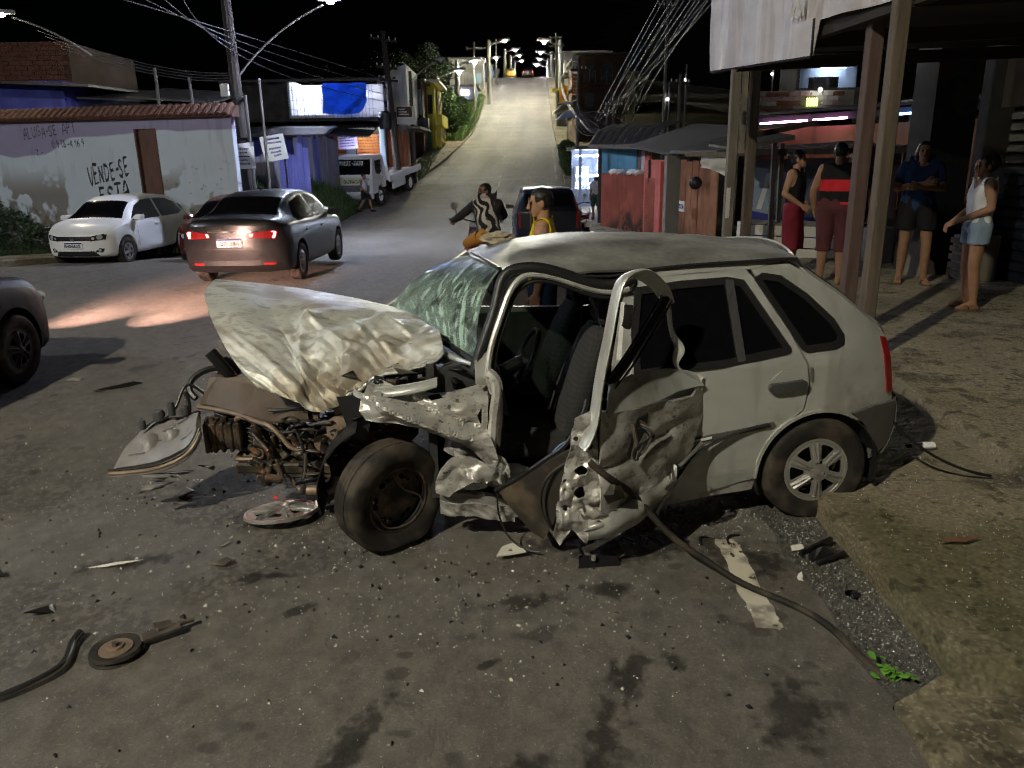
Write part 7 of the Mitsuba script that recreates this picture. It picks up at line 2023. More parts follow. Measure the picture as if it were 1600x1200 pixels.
# ---------------------------------------------------------------- motorcycles
def motorcycle(key, label, loc, heading, lit=0, lean=0.0):
    t = thing(key, label, 'motorcycle')
    pl = lambda m: move(m, loc, rz=heading, rx=lean)
    P = lambda n, m, mt, sm=35, parent=t, **k: part(parent, n, pl(m), mt, sm, **k)
    for x, nm in ((0.0, 'wheel'), (1.28, 'wheel')):
        wk = P('wheel', ring_mesh(.225, .205, -.04, .04, 36), 'm_steel') if False else part(t, 'wheel', pl(move(ring_mesh(.228, .205, -.035, .035, 36), (x, 0, .29))), 'm_steel', 30)
        part(wk, 'tyre', pl(move(loft([np.stack([(.255 + .035 * math.cos(q)) * np.cos(np.linspace(0, 2 * PI, 37)[:-1]), np.full(36, .045 * math.sin(q)), (.255 + .035 * math.cos(q)) * np.sin(np.linspace(0, 2 * PI, 37)[:-1])], 1) for q in np.linspace(0, 2 * PI, 11)], caps=False), (x, 0, .29))), 'm_rubber', 40)
        part(wk, 'spokes', pl(move(cat(*[tube([(0, .02, 0), (.21 * math.cos(q), 0, .21 * math.sin(q))], .004, 4) for q in np.arange(12) * PI / 6], lathe([(0, -.05), (.04, -.05), (.04, .05), (0, .05)], 12, 'y')), (x, 0, .29))), 'm_steel')
    P('frame', cat(tube(smoothpath([(.95, 0, .85), (.75, 0, .5), (.55, 0, .28), (.3, 0, .30), (0, 0, .29)], 16), .022, 8), tube(smoothpath([(.95, 0, .85), (.5, 0, .72), (0, 0, .72), (-.25, 0, .78)], 16), .02, 8), *[tube([(.05, s, .3), (.0, s, .70)], .02, 8) for s in (-.1, .1)]), 'm_black')
    P('engine', cat(box(.42, .75, -.12, .12, .26, .46, .03), move(lathe([(0, 0), (.08, 0), (.09, .03), (.075, .05), (.09, .07), (.075, .09), (.09, .11), (.07, .14), (0, .14)], 14), (.66, 0, .44), ry=.5)), 'm_engine')
    P('fuel_tank', hull([(.30, -.09, .74), (.30, .09, .74), (.45, -.14, .80), (.45, .14, .80), (.8, -.13, .82), (.8, .13, .82), (.85, -.07, .92), (.85, .07, .92), (.5, -.09, .93), (.5, .09, .93), (.85, 0, .74)]), 'm_redcar', 30)
    P('seat', hull([(-.38, -.08, .80), (-.38, .08, .80), (.35, -.10, .72), (.35, .10, .72), (.33, -.09, .80), (.33, .09, .80), (.0, -.13, .80), (.0, .13, .80), (-.36, -.09, .86), (-.36, .09, .86)]), 'm_black', 30)
    P('front_fork', cat(*[tube([(.93, s, .92), (1.28, s, .29)], .02, 8) for s in (-.08, .08)]), 'm_steel')
    P('handlebar', tube(smoothpath([(.78, -.37, 1.06), (.9, -.2, 1.05), (.93, 0, 1.0), (.9, .2, 1.05), (.78, .37, 1.06)], 24), .012, 8), 'm_black')
    for s in (-1, 1):
        P('grip', tube([(.80, s * .36, 1.06), (.73, s * .45, 1.06)], .018, 8), 'm_black')
        mk = P('mirror', move(lathe([(0, 0), (.05, 0), (.055, .015), (0, .025)], 14, 'x'), (.86, s * .34, 1.25), rz=PI), 'm_chrome')
        P('stem', tube([(.85, s * .28, 1.06), (.86, s * .34, 1.23)], .007, 6), 'm_black', parent=mk)
    P('headlight', move(lathe([(0, -.06), (.05, -.06), (.085, .02), (.08, .04), (0, .05)], 18, 'x'), (1.0, 0, .92)), 'm_clearlens')
    fa = np.linspace(.25, 2.6, 14)
    P('front_fender', sheet(np.array([[(1.28 + .33 * math.cos(q), s, .29 + .33 * math.sin(q)) for s in (-.06, 0, .06)] for q in fa]), .008), 'm_redcar')
    P('rear_fender', sheet(np.array([[(0 + .35 * math.cos(q), s, .29 + .35 * math.sin(q)) for s in (-.08, 0, .08)] for q in np.linspace(1.2, 3.2, 14)]), .008), 'm_black')
    tk = P('tail_light', box(-.42, -.35, -.07, .07, .74, .84, .02), 'm_redlens')
    if lit:
        emit(tk, (lit, lit * .06, lit * .08), .5)
    P('number_plate', box(-.44, -.43, -.09, .09, .55, .69), 'm_white')
    P('rack', tube(smoothpath([(-.1, .12, .88), (-.4, .12, .9), (-.5, 0, .9), (-.4, -.12, .9), (-.1, -.12, .88)], 20), .010, 6), 'm_chrome')
    P('exhaust', tube(smoothpath([(.72, -.1, .32), (.5, -.14, .24), (.2, -.16, .28), (-.25, -.18, .36)], 20), np.linspace(.02, .045, 20), 10), 'm_chrome')
    return t


BIKE = np.array([-.27, 11.3, 0.0])
motorcycle('motorcycle', 'motorcycle with red tail light, ridden by the man in the patterned jacket', BIKE.tolist(), math.radians(106), lit=35)
motorcycle('parked_motorcycle', 'motorcycle parked at the kerb on the right of the dark minivan', (2.0, 20.6, zr(20.5) + .02), math.radians(100), lean=-.1)
# ================================================================ PEOPLE
SKIN = {}
for nm, c in (('m_skin_light', (.36, .20, .125)), ('m_skin_mid', (.27, .145, .085)), ('m_skin_dark', (.15, .078, .046))):
    mat(nm, proc((lambda c: lambda p, n, uv: mi.Color3f(c) * (0.85 + 0.3 * fbm(p.x * 14, p.y * 14, p.z * 14, 2)))(c)), .68, spec=.25)
mat('m_hair', (.010, .008, .007), .5)
mat('m_eye', (.02, .015, .012), .2)
mat('m_lip', (.17, .06, .05), .5)
ICO = trimesh.creation.icosphere(subdivisions=2, radius=1.0).vertices


def ball(c, r):
    return ICO * np.asarray(r) + np.asarray(c)


def bone(*spheres):
    return m3.Manifold.hull_points(np.vstack([ball(c, r) for c, r in spheres]).astype(np.float32))


BASE = {'hipL': (-.095, 0, .93), 'hipR': (.095, 0, .93), 'waist': (0, 0, 1.06), 'chest': (0, 0, 1.26), 'neck': (0, -.01, 1.44), 'head': (0, .02, 1.575),
        'shL': (-.175, -.01, 1.395), 'shR': (.175, -.01, 1.395), 'elL': (-.225, -.03, 1.11), 'elR': (.225, -.03, 1.11), 'wrL': (-.24, .03, .87), 'wrR': (.24, .03, .87),
        'knL': (-.105, .02, .50), 'knR': (.105, .02, .50), 'anL': (-.11, -.03, .085), 'anR': (.11, -.03, .085), 'toL': (-.13, .13, .03), 'toR': (.13, .13, .03)}


def smooth_m(m, h, it=8):
    t = to_tm(m.refine_to_length(h))
    t.merge_vertices()
    trimesh.smoothing.filter_taubin(t, lamb=.5, nu=.53, iterations=it)
    return t


def hand(wr, el, side_, palm_dir, k=1.0, curl=.5):
    """Palm, four unequal bent fingers and a side thumb."""
    d = np.asarray(wr) - np.asarray(el); d /= np.linalg.norm(d)
    pn = np.asarray(palm_dir, float); pn = pn - d * (pn @ d); pn /= np.linalg.norm(pn)
    ac = np.cross(d, pn) * side_
    wr = np.asarray(wr, float)
    P = lambda a, b, c: wr + k * (a * d + b * ac + c * pn)
    out = [bone((P(0, 0, 0), .022 * k), (P(.08, -.03, 0), .013 * k), (P(.08, .03, 0), .013 * k), (P(.03, -.025, 0), .016 * k), (P(.03, .028, 0), .017 * k))]
    for i, (b, L) in enumerate(((.033, .068), (.011, .078), (-.011, .072), (-.031, .055))):
        a0 = P(.083, b, 0)
        c1 = curl * (1 + .15 * i)
        p1 = a0 + k * L * .5 * (math.cos(c1 * .6) * d + math.sin(c1 * .6) * pn)
        p2 = p1 + k * L * .32 * (math.cos(c1 * 1.5) * d + math.sin(c1 * 1.5) * pn)
        p3 = p2 + k * L * .25 * (math.cos(c1 * 2.2) * d + math.sin(c1 * 2.2) * pn)
        out += [bone((a0, .0095 * k), (p1, .0085 * k)), bone((p1, .0085 * k), (p2, .008 * k)), bone((p2, .008 * k), (p3, .0068 * k))]
    t0 = P(.025, .03, .008); t1 = P(.055, .055, .022); t2 = P(.085, .060, .032)
    out += [bone((t0, .014 * k), (t1, .0105 * k)), bone((t1, .0105 * k), (t2, .009 * k))]
    return out


def person(label, loc, face, H=1.7, pose=None, skin='m_skin_mid', top=None, bottom=None, hair='short', head_yaw=0.0, head_pitch=0.0, group=None, build=1.0, shoes='flip', curl=.5, palms=None, extra=None, name='person'):
    J = {k: np.array(v, float) for k, v in BASE.items()}
    for k, v in (pose or {}).items():
        J[k] = np.array(v, float)
    key = thing(name, label, 'person', group)
    s = H / 1.70
    M = lambda mesh: move(mesh, loc, rz=face - PI / 2, s=s)
    b = build
    hd = J['head']
    Rh = trimesh.transformations.euler_matrix(head_pitch, 0, head_yaw, 'sxyz')[:3, :3]
    hp = lambda *q: hd + Rh @ np.array(q, float)
    hpts = lambda c, r: (ICO * r) @ Rh.T + hp(*c)
    skull = m3.Manifold.hull_points(np.vstack([hpts((0, -.015, .03), (.073, .09, .083)), hpts((0, .02, -.04), (.055, .06, .055)), hpts((0, .055, -.085), (.025, .022, .02))]).astype(np.float32))
    nose = m3.Manifold.hull_points(np.vstack([hpts((0, .084, .02), (.008, .008, .008)), hpts((0, .102, -.026), (.013, .012, .010)), hpts((0, .08, -.03), (.017, .01, .008))]).astype(np.float32))
    brow = m3.Manifold.hull_points(np.vstack([hpts((-.035, .072, .028), (.014, .012, .008)), hpts((.035, .072, .028), (.014, .012, .008))]).astype(np.float32))
    lips = m3.Manifold.hull_points(np.vstack([hpts((-.016, .076, -.056), (.01, .012, .008)), hpts((.016, .076, -.056), (.01, .012, .008))]).astype(np.float32))
    ears = [m3.Manifold.hull_points(hpts((q * .076, -.015, -.005), (.010, .02, .033)).astype(np.float32)) for q in (-1, 1)]
    hips, waist, chest, neck = (J['hipL'] + J['hipR']) / 2, J['waist'], J['chest'], J['neck']
    ax = J['hipR'] - J['hipL']; ax /= np.linalg.norm(ax)
    sx = J['shR'] - J['shL']; sx /= np.linalg.norm(sx)
    mx = ax + sx; mx /= np.linalg.norm(mx)

    def trunk(o):
        w = .075 * b
        return [bone((J['hipL'], .098 * b + o), (J['hipR'], .098 * b + o), (waist - mx * w, .088 * b + o), (waist + mx * w, .088 * b + o)),
                bone((waist - mx * w, .088 * b + o), (waist + mx * w, .088 * b + o), (chest - sx * .085, .10 * b + o), (chest + sx * .085, .10 * b + o)),
                bone((chest - sx * .085, .10 * b + o), (chest + sx * .085, .10 * b + o), (J['shL'], .055 + o), (J['shR'], .055 + o), (neck - [0, 0, .05], .05 + o))]

    def arm(q, o, t=1.0):
        sh, el, wr = J['sh' + q], J['el' + q], J['wr' + q]
        if t < 1:
            return [bone((sh, .056 * b + o), (sh + (el - sh) * t, .045 * b + o + .004))]
        return [bone((sh, .056 * b + o), (el, .040 * b + o)), bone((el, .040 * b + o), (el + (wr - el) * .3, .041 * b + o), (wr, .026 + o))]

    def leg(q, o, t=2.0):
        hi, kn, an = J['hip' + q], J['kn' + q], J['an' + q]
        o2 = o + .006
        if t <= 1:
            return [bone((hi, .092 * b + o), (hi + (kn - hi) * t, (.092 - .034 * t) * b + o2))]
        out = [bone((hi, .092 * b + o), (kn, .056 * b + o))]
        bk = np.array([0, -.012, 0])
        t2 = t - 1
        if t2 < 1:
            return out + [bone((kn, .056 * b + o), (kn + (an - kn) * t2, .05 * b + o2))]
        return out + [bone((kn, .056 * b + o), (kn + (an - kn) * .3 + bk, .056 * b + o), (an, .036 + o))]

    body = trunk(0) + [bone((neck - [0, 0, .05], .052), (hp(0, -.02, -.05), .05)), skull, nose, brow, lips] + ears
    for q, sg in (('L', -1), ('R', 1)):
        body += arm(q, 0) + leg(q, 0)
        an, to = J['an' + q], J['to' + q]
        heel = an + (an - to) * np.array([.28, .28, 0]); heel[2] = to[2]
        body += [bone((an, .036), (heel, .028)), bone((an, .034), (heel, .028), (to, .02), (to + np.array([.025, 0, 0]), .018), (to - np.array([.025, 0, 0]), .018))]
        body += hand(J['wr' + q], J['el' + q], sg, (palms or {}).get(q, (-sg, .2, 0)), 1.0, curl)
    bm = m3.Manifold.batch_boolean(body, m3.OpType.Add)
    part(key, 'body', M(smooth_m(bm, .022, 5)), skin, True)
    eyes = [tm(*(lambda q: (q.vertices, q.faces))(trimesh.convex.convex_hull(hpts((q * .032, .072, .008), (.015, .013, .008))))) for q in (-1, 1)]
    for e in eyes:
        part(key, 'eye', M(e), 'm_eye', True)
    part(key, 'mouth', M(trimesh.convex.convex_hull(hpts((0, .083, -.055), (.022, .010, .006)))), 'm_lip', True)
    # hair
    cap = m3.Manifold.hull_points(np.vstack([hpts((0, -.018, .035), (.081, .098, .09)), hpts((0, -.05, -.03), (.062, .05, .05))]).astype(np.float32))
    cut = box(-.2, .2, .035, .3, -.3, .075)
    cv = cut.vertices @ Rh.T + hd
    cap = cap - to_m3(tm(cv, cut.faces))
    if hair == 'short':
        c2 = box(-.2, .2, -.3, .3, -.3, -.035); cap = cap - to_m3(tm(c2.vertices @ Rh.T + hd, c2.faces))
        c3 = box(-.2, .2, -.02, .3, -.3, .01); cap = cap - to_m3(tm(c3.vertices @ Rh.T + hd, c3.faces))
    hs = [cap]
    if hair == 'bun':
        hs.append(m3.Manifold.hull_points(hpts((0, -.125, .055), (.042, .04, .042)).astype(np.float32)))
    if hair == 'tail':
        hs += [bone((hp(0, -.10, .02), .03), (hp(0, -.14, -.06), .035)), bone((hp(0, -.14, -.06), .035), (hp(0, -.12, -.22), .022))]
    if hair == 'long':
        hs += [bone((hp(-.05, -.05, 0), .045), (hp(.05, -.05, 0), .045), (hp(-.05, -.07, -.18), .04), (hp(.05, -.07, -.18), .04))]
    if hair == 'big':
        hs.append(m3.Manifold.hull_points(hpts((0, -.075, .045), (.098, .09, .10)).astype(np.float32)))
    hm = smooth_m(m3.Manifold.batch_boolean(hs, m3.OpType.Add), .018, 3)
    hm.vertices += (meshkit.noise(hm.vertices * 70)[:, None] - .5) * .012
    part(key, 'hair', M(hm), 'm_hair', True)
    # clothing
    if top:
        st, mt = top[0], top[1]
        o = .014
        g = trunk(o)
        if st == 'tee':
            g += arm('L', o + .004, .55) + arm('R', o + .004, .55)
        elif st == 'long':
            g += arm('L', o + .004) + arm('R', o + .004)
        gm = m3.Manifold.batch_boolean(g, m3.OpType.Add)
        lowz = top[2] if len(top) > 2 else .90
        cut_lo = box(-2, 2, -2, 2, -2, lowz)
        gm = gm - to_m3(cut_lo)
        nk = bone((neck + [0, .03, .03], .075), (neck + [0, .10, .12], .09), (neck + [0, -.05, .08], .07))
        gm = gm - nk
        if st == 'tank':
            nk2 = bone((neck + [0, .04, -.01], .075), (neck + [0, .12, .02], .08))
            gm = gm - nk2
            for q, sg in (('L', -1), ('R', 1)):
                gm = gm - bone((J['sh' + q] + sx * sg * .05, .085), (J['sh' + q] + sx * sg * .06 - [0, 0, .1], .075))
        if st == 'halter':
            for q, sg in (('L', -1), ('R', 1)):
                gm = gm - bone((J['sh' + q] + sx * sg * .035, .10), (J['sh' + q] + sx * sg * .05 - [0, 0, .12], .075))
        t = smooth_m(gm, .02, 4)
        v = t.vertices
        t.vertices = v + ((meshkit.fbm(v * [9, 9, 5], 3, 2)[:, None] - .5) * .012 + (fold(v * [1, 1, .6], 7, 3)[:, None] - .5) * .028) * np.sign(v - [v[:, 0].mean(), v[:, 1].mean(), 0]) * [1, 1, 0]
        if callable(mt):
            mt(key, t, M)
        else:
            part(key, 'top', M(t), mt, True)
    if bottom:
        st, mt, ln = bottom
        o = .016
        g = [bone((J['hipL'], .098 * b + o), (J['hipR'], .098 * b + o), (waist - mx * .075 * b - [0, 0, .04], .088 * b + o - .004), (waist + mx * .075 * b - [0, 0, .04], .088 * b + o - .004))]
        if st == 'skirt':
            k1 = (J['knL'] + J['knR']) / 2 * (ln - 0) + hips * (1 - ln)
            g.append(bone((J['hipL'], .10 * b + o), (J['hipR'], .10 * b + o), (J['hipL'] * (1 - ln) + J['knL'] * ln, .105), (J['hipR'] * (1 - ln) + J['knR'] * ln, .105)))
        else:
            for q in 'LR':
                g += leg(q, o + (.012 if st == 'shorts' else .004), ln)
        gm = m3.Manifold.batch_boolean(g, m3.OpType.Add)
        if hips[2] > .75:
            gm = gm - to_m3(box(-2, 2, -2, 2, waist[2] + .02, 3))
        if st in ('shorts', 'skirt') and hips[2] > .75:
            zc = hips[2] - (hips[2] - J['knR'][2]) * (ln if ln <= 1 else 1) + (0 if ln <= 1 else -(J['knR'][2] - J['anR'][2]) * (ln - 1))
            gm = gm - to_m3(box(-2, 2, -2, 2, -2, zc))
        t = smooth_m(gm, .022, 4)
        v = t.vertices
        t.vertices = v + (meshkit.fbm(v * [10, 10, 5], 3, 7)[:, None] - .5) * .012 + (fold(v * [1, 1, .5], 7, 4)[:, None] - .5) * .02 * np.sign(v - v.mean(0)) * [1, 1, 0]
        part(key, 'bottom', M(t), mt, True)
    for q in 'LR':
        an, to = J['an' + q], J['to' + q]
        dvec = (to - an); ang = math.atan2(-dvec[0], dvec[1])
        c = (an + to) / 2
        if shoes == 'flip':
            sole = move(panel(Point(0, 0).buffer(1, 12), .014, 0), (0, 0, 0))
            sole.vertices = sole.vertices * [.05, .135, 1] + [0, 0, 0]
            sk = part(key, 'flip_flop', M(move(sole, (c[0], c[1], to[2] - .034), rz=ang)), 'm_copper')
            part(sk, 'strap', M(move(tube(smoothpath([(-.04, -.02, .02), (-.03, .03, .055), (0, .075, .03), (.03, .03, .055), (.04, -.02, .02)], 14), .006, 5), (c[0], c[1], to[2] - .025), rz=ang)), 'm_black')
        elif shoes == 'shoe':
            part(key, 'shoe', M(hull(np.vstack([ball((an[0], an[1] - .03, to[2] + .005), (.04, .045, .035)), ball(to, (.045, .045, .032)), ball(an, (.042, .045, .03))]))), 'm_black', 40)
    if extra:
        extra(key, M, J, hp)
    return key


def cloth(name, c, a=.75, s=7):
    return mat(name, proc(lambda p, n, uv: mi.Color3f(c) * (a + 2 * (1 - a) * fbm(p.x * s, p.y * s, p.z * s, 3))), .9, sheen=.3, spec=.2)


cloth('m_cl_black', (.012, .012, .013)); cloth('m_cl_wine', (.17, .018, .032)); cloth('m_cl_crimson', (.32, .012, .022)); cloth('m_cl_maroon', (.085, .028, .03)); cloth('m_cl_navy', (.016, .035, .085))
cloth('m_cl_denim', (.20, .26, .33)); cloth('m_cl_white', (.55, .55, .54)); cloth('m_cl_grey', (.28, .26, .26)); cloth('m_cl_green', (.02, .035, .025)); cloth('m_cl_mustard', (.42, .20, .04)); cloth('m_cl_lightblue', (.42, .48, .56))


def zebra(p, n, uv):
    q = p.x * 1.0 - p.y * .6
    st = dr.sin(60 * (q + .35 * fbm(p.x * 5, p.y * 5, p.z * 5, 2)) + 22 * p.z)
    mid = 1 - smoothstep(.10, .17, dr.abs(p.x + .345 + .18 * (p.z - 1.2)))
    return mix((.012, .012, .013), (.50, .46, .41), smoothstep(.0, .35, st) * mid)


mat('m_zebra', proc(zebra), .85, sheen=.3)


def striped(key, t, M):
    """red and black hooped shirt: each band a mesh of its own"""
    m = to_m3(t)
    zs = [.85, 1.01, 1.135, 1.27, 1.37, 1.6]
    cols = ['m_cl_red2', 'm_cl_black', 'm_cl_red2', 'm_cl_black', 'm_cl_black']
    for a, b_, c in zip(zs[:-1], zs[1:], cols):
        g = m ^ to_m3(box(-1, 1, -1, 1, a, b_))
        if g.num_tri():
            part(key, 'shirt_band', M(to_tm(g)), c, 40)


cloth('m_cl_red2', (.55, .025, .035))

PZ = .255
d2r = math.radians


def jewel(key, M, J, hp):
    part(key, 'earring', M(move(trimesh.creation.icosphere(1, .010), hp(-.085, -.015, -.045))), 'm_chrome')


# the group under the shelter
person('woman in black halter top and dark red skirt, hands joined', (3.97, 10.95, PZ), d2r(-38), 1.72, dict(elL=(-.24, -.06, 1.12), wrL=(-.13, .12, .98), elR=(.22, -.07, 1.13), wrR=(.10, .14, .97)), 'm_skin_light',
       ('halter', 'm_cl_black', 1.02), ('skirt', 'm_cl_wine', 1.28), 'bun', head_yaw=.25, group=None, extra=jewel, palms={'L': (0, -1, .3), 'R': (0, -1, .3)})


def child_extra(key, M, J, hp):
    pass


person('person in red and black hooped shirt with maroon shorts, seen from behind', (4.22, 10.15, PZ), d2r(62), 1.80, dict(elL=(-.27, -.04, 1.13), elR=(.27, -.04, 1.13), wrL=(-.25, .04, .90), wrR=(.27, .05, .90)), 'm_skin_mid',
       ('tank', striped, .93), ('shorts', 'm_cl_maroon', 1.22), 'short', build=1.12, head_yaw=-.1)
person('woman half hidden between the two wooden posts, dark top and bare legs', (4.75, 10.9, PZ), d2r(-120), 1.70, dict(elR=(.24, .02, 1.14), wrR=(.17, .16, .97)), 'm_skin_light', ('tee', 'm_cl_black', .9), ('shorts', 'm_cl_black', .55), 'long')
person('woman in navy shirt and dark shorts leaning on the wall with folded arms', (5.25, 10.1, PZ), d2r(-112), 1.80, dict(elL=(-.25, .03, 1.15), elR=(.25, .03, 1.15), wrL=(.03, .20, 1.17), wrR=(-.03, .17, 1.21), anL=(-.15, .05, .085), toL=(-.19, .2, .03), knL=(-.14, .07, .5)), 'm_skin_mid',
       ('tee', 'm_cl_navy', .86), ('shorts', 'm_cl_black', .62), 'long', palms={'L': (0, -1, 0), 'R': (0, -1, 0)})
person('woman in white top and denim shorts standing by the shutter, hands clasped in front', (4.98, 8.30, PZ), d2r(170), 1.62, dict(elL=(-.24, -.02, 1.14), elR=(.24, -.02, 1.14), wrL=(-.06, .25, .99), wrR=(.05, .26, .97)), 'm_skin_mid',
       ('tank', 'm_cl_white', .98), ('shorts', 'm_cl_denim', .42), 'big', head_yaw=.2, palms={'L': (.3, -.6, -.6), 'R': (-.3, -.6, -.6)})
# man in the yellow vest, seen past the roof of the wreck
person('man in bright yellow tank top seen past the wrecked roof', (.27, 6.35, 0), d2r(172), 1.69, dict(elR=(.23, -.05, 1.12), elL=(-.23, -.02, 1.12)), 'm_skin_light', ('tank', 'm_yellow', .88), ('shorts', 'm_cl_navy', 1.0), 'short', head_yaw=.12, head_pitch=-.12, build=1.04)
# rider, looking back over the left shoulder
bd = d2r(106)
seatp = BIKE + np.array([math.cos(bd), math.sin(bd), 0]) * .12
person('motorcyclist in black jacket with zebra pattern, looking back over his shoulder', (seatp[0], seatp[1], 0), bd, 1.66,
       dict(hipL=(-.10, 0, .87), hipR=(.10, 0, .87), waist=(0, .02, 1.0), chest=(0, .07, 1.20), neck=(0, .10, 1.38), head=(-.02, .13, 1.51), shL=(-.18, .09, 1.33), shR=(.18, .09, 1.33), elL=(-.34, .32, 1.16), elR=(.34, .34, 1.14), wrL=(-.38, .62, 1.08), wrR=(.38, .62, 1.08),
            knL=(-.24, .40, .74), knR=(.24, .40, .74), anL=(-.20, .34, .30), anR=(.20, .34, .30), toL=(-.21, .50, .25), toR=(.21, .50, .25)),
       'm_skin_dark', ('long', 'm_zebra', .84), ('trousers', 'm_cl_mustard', 1.02), 'short', head_yaw=1.75, palms={'L': (0, 0, -1), 'R': (0, 0, -1)}, curl=.9)
# far figures
person('man in white sleeveless shirt and dark shorts walking past the tow truck', (-6.55, 36.0, float(ZR(36.0))), d2r(-20), 1.70, dict(knL=(-.10, .20, .52), anL=(-.10, .28, .10), toL=(-.11, .43, .05), knR=(.10, -.02, .50), anR=(.10, -.30, .12), toR=(.11, -.17, .03), wrL=(-.24, -.12, .92), wrR=(.24, .2, .93)), 'm_skin_mid', ('tank', 'm_cl_white', .9), ('shorts', 'm_cl_black', .85), 'short', shoes='shoe')
person('man in grey shirt and dark green shorts walking beside the red wall', (3.42, 31.0, float(ZR(31)) + .15), d2r(95), 1.64, dict(knL=(-.10, .10, .51), anL=(-.10, .02, .10), knR=(.10, .0, .50), anR=(.10, -.14, .11)), 'm_skin_dark', ('tee', 'm_cl_grey', .9), ('shorts', 'm_cl_green', .95), 'short', shoes='shoe')
# ================================================================ STREET LAMPS AND WIRES
def lamp(key, label, head, foot, base, col, power, w=1.0, size=1.0, arm_pts=None, lit=True, shaft=True):
    """head: lamp position; foot: where the arm leaves the pole; base: pole foot."""
    t = thing(key, label, 'street lamp')
    head, foot, base = (np.asarray(q, float) for q in (head, foot, base))
    if shaft:
        part(t, 'pole', tube([base, foot + [0, 0, .6]], [.13 * size, .09 * size], 8), 'm_poleconc')
    d = head - foot
    part(t, 'arm', tube(smoothpath([foot, foot + d * [.5, .5, .62], head - d / np.linalg.norm(d) * .2], 14), .028 * size, 8), 'm_galv')
    hd_ = d * [1, 1, 0]; hd_ /= np.linalg.norm(hd_)
    a = math.atan2(hd_[1], hd_[0])
    part(t, 'housing', move(hull([(-.30, -.09, .0), (-.30, .09, .0), (.34, -.13, -.02), (.34, .13, -.02), (.30, -.10, .10), (.30, .10, .10), (-.28, -.06, .09), (-.28, .06, .09)]), head, rz=a, s=size), 'm_galv', 25)
    ln = part(t, 'lens', move(trimesh.creation.icosphere(1, .085), head + hd_ * .05 - [0, 0, .075 * size], s=size) if size > 1.5 else move(lathe([(0, -.10), (.06, -.095), (.11, -.06), (.125, -.015), (0, -.012)], 14), head + hd_ * .05, s=size), 'm_lampglass')
    if lit:
        emit(ln, np.array(col) * power, w)
    return t


KEYC, WHITE, COOL = (1.0, .94, .74), (1.0, .98, .86), (.66, .74, 1.0)
lamp('street_lamp', 'street lamp behind the viewer that lights the wreck', (-7.2, -5.2, 10.0), (-9.2, -6.6, 9.3), (-9.2, -6.6, 0), KEYC, KEYP, 8.0, 1.2)
lamp('street_lamp', 'white street lamp outside the left edge lighting the graffiti wall', (-15.5, 6.5, 8.2), (-17.4, 5.8, 7.6), (-17.4, 5.8, 0), (.80, .88, 1.0), SIDEP, 5.0, 1.2)
lamp('street_lamp', 'warm street lamp glaring at the top left above the brick house', (-13.57, 22.8, 5.95), (-11.9, 23.9, 5.0), (-11.6, 24.4, -.4), (1.0, .86, .58), L1P, 2.0, 1.0, shaft=False)
lamp('street_lamp', 'white street lamp on a long slanting arm from the utility pole', (-4.72, 22.6, 6.09), (-7.45, 22.8, 4.2), (-7.45, 22.8, -.4), COOL, L2P, 2.0, 1.0, shaft=False)
lamp('street_lamp', 'unlit street lamp arm above the yellow building', (-3.73, 46, 7.34), (-5.42, 46.3, 6.2), (-5.42, 46.3, 1.2), WHITE, 0, lit=False)
far = [((-3.5, 60, 8.25), -1, 'lower of the two nearest lit lamps on the left slope'), ((-2.94, 76, 10.8), -1, 'yellowish lit lamp left of the road, the brightest on that side'), ((-1.22, 98, 13.6), -1, 'third lit lamp up the left side'), ((-.17, 85, 13.7), -1, 'highest lamp, hanging well over the road left of the crest'),
       ((1.41, 130, 18.6), -1, 'small lamp at the crest, second highest on the left'), ((2.46, 160, 21.4), -1, 'tiny lamp beyond the crest, left row'), ((3.49, 190, 23.9), -1, 'tiniest lamp at the end of the left row'),
       ((3.89, 84, 13.45), 1, 'bright high lamp on the right side of the slope'), ((4.99, 120, 16.9), 1, 'small lamp below the bright one on the right'), ((6.0, 150, 19.5), 1, 'tiny lamp beyond the crest on the right'), ((4.57, 124, 15.7), 1, 'glaring low lamp right above the crest of the road')]
for k, (p, sd, lab) in enumerate(far):
    f = (p[0] + sd * 1.6, p[1] + .5, p[2] - .5)
    big = k in (1, 7, 10)
    lamp('street_lamp', lab, p, f, (f[0] + sd * .1, f[1], float(ZR(p[1])) - .2), (1.0, .95, .62) if k in (0, 1, 3) else (1.0, .99, .95), FARP * (1.3 if big else .8), .5 if p[1] < 110 else .25, 2.3 if big else 1.8 if p[1] < 100 else 2.4)


def cable(label, pts, r=.014, group=None, n=24, sag=.0, m='m_cable'):
    pts = np.asarray(pts, float)
    if len(pts) == 2:
        t = np.linspace(0, 1, n)[:, None]
        P = pts[0] * (1 - t) + pts[1] * t
        P[:, 2] -= sag * 4 * (t * (1 - t))[:, 0]
    else:
        P = smoothpath(pts, n)
    return whole('overhead_cable', label, 'cable', tube(P, r, 5), m, 40, group)


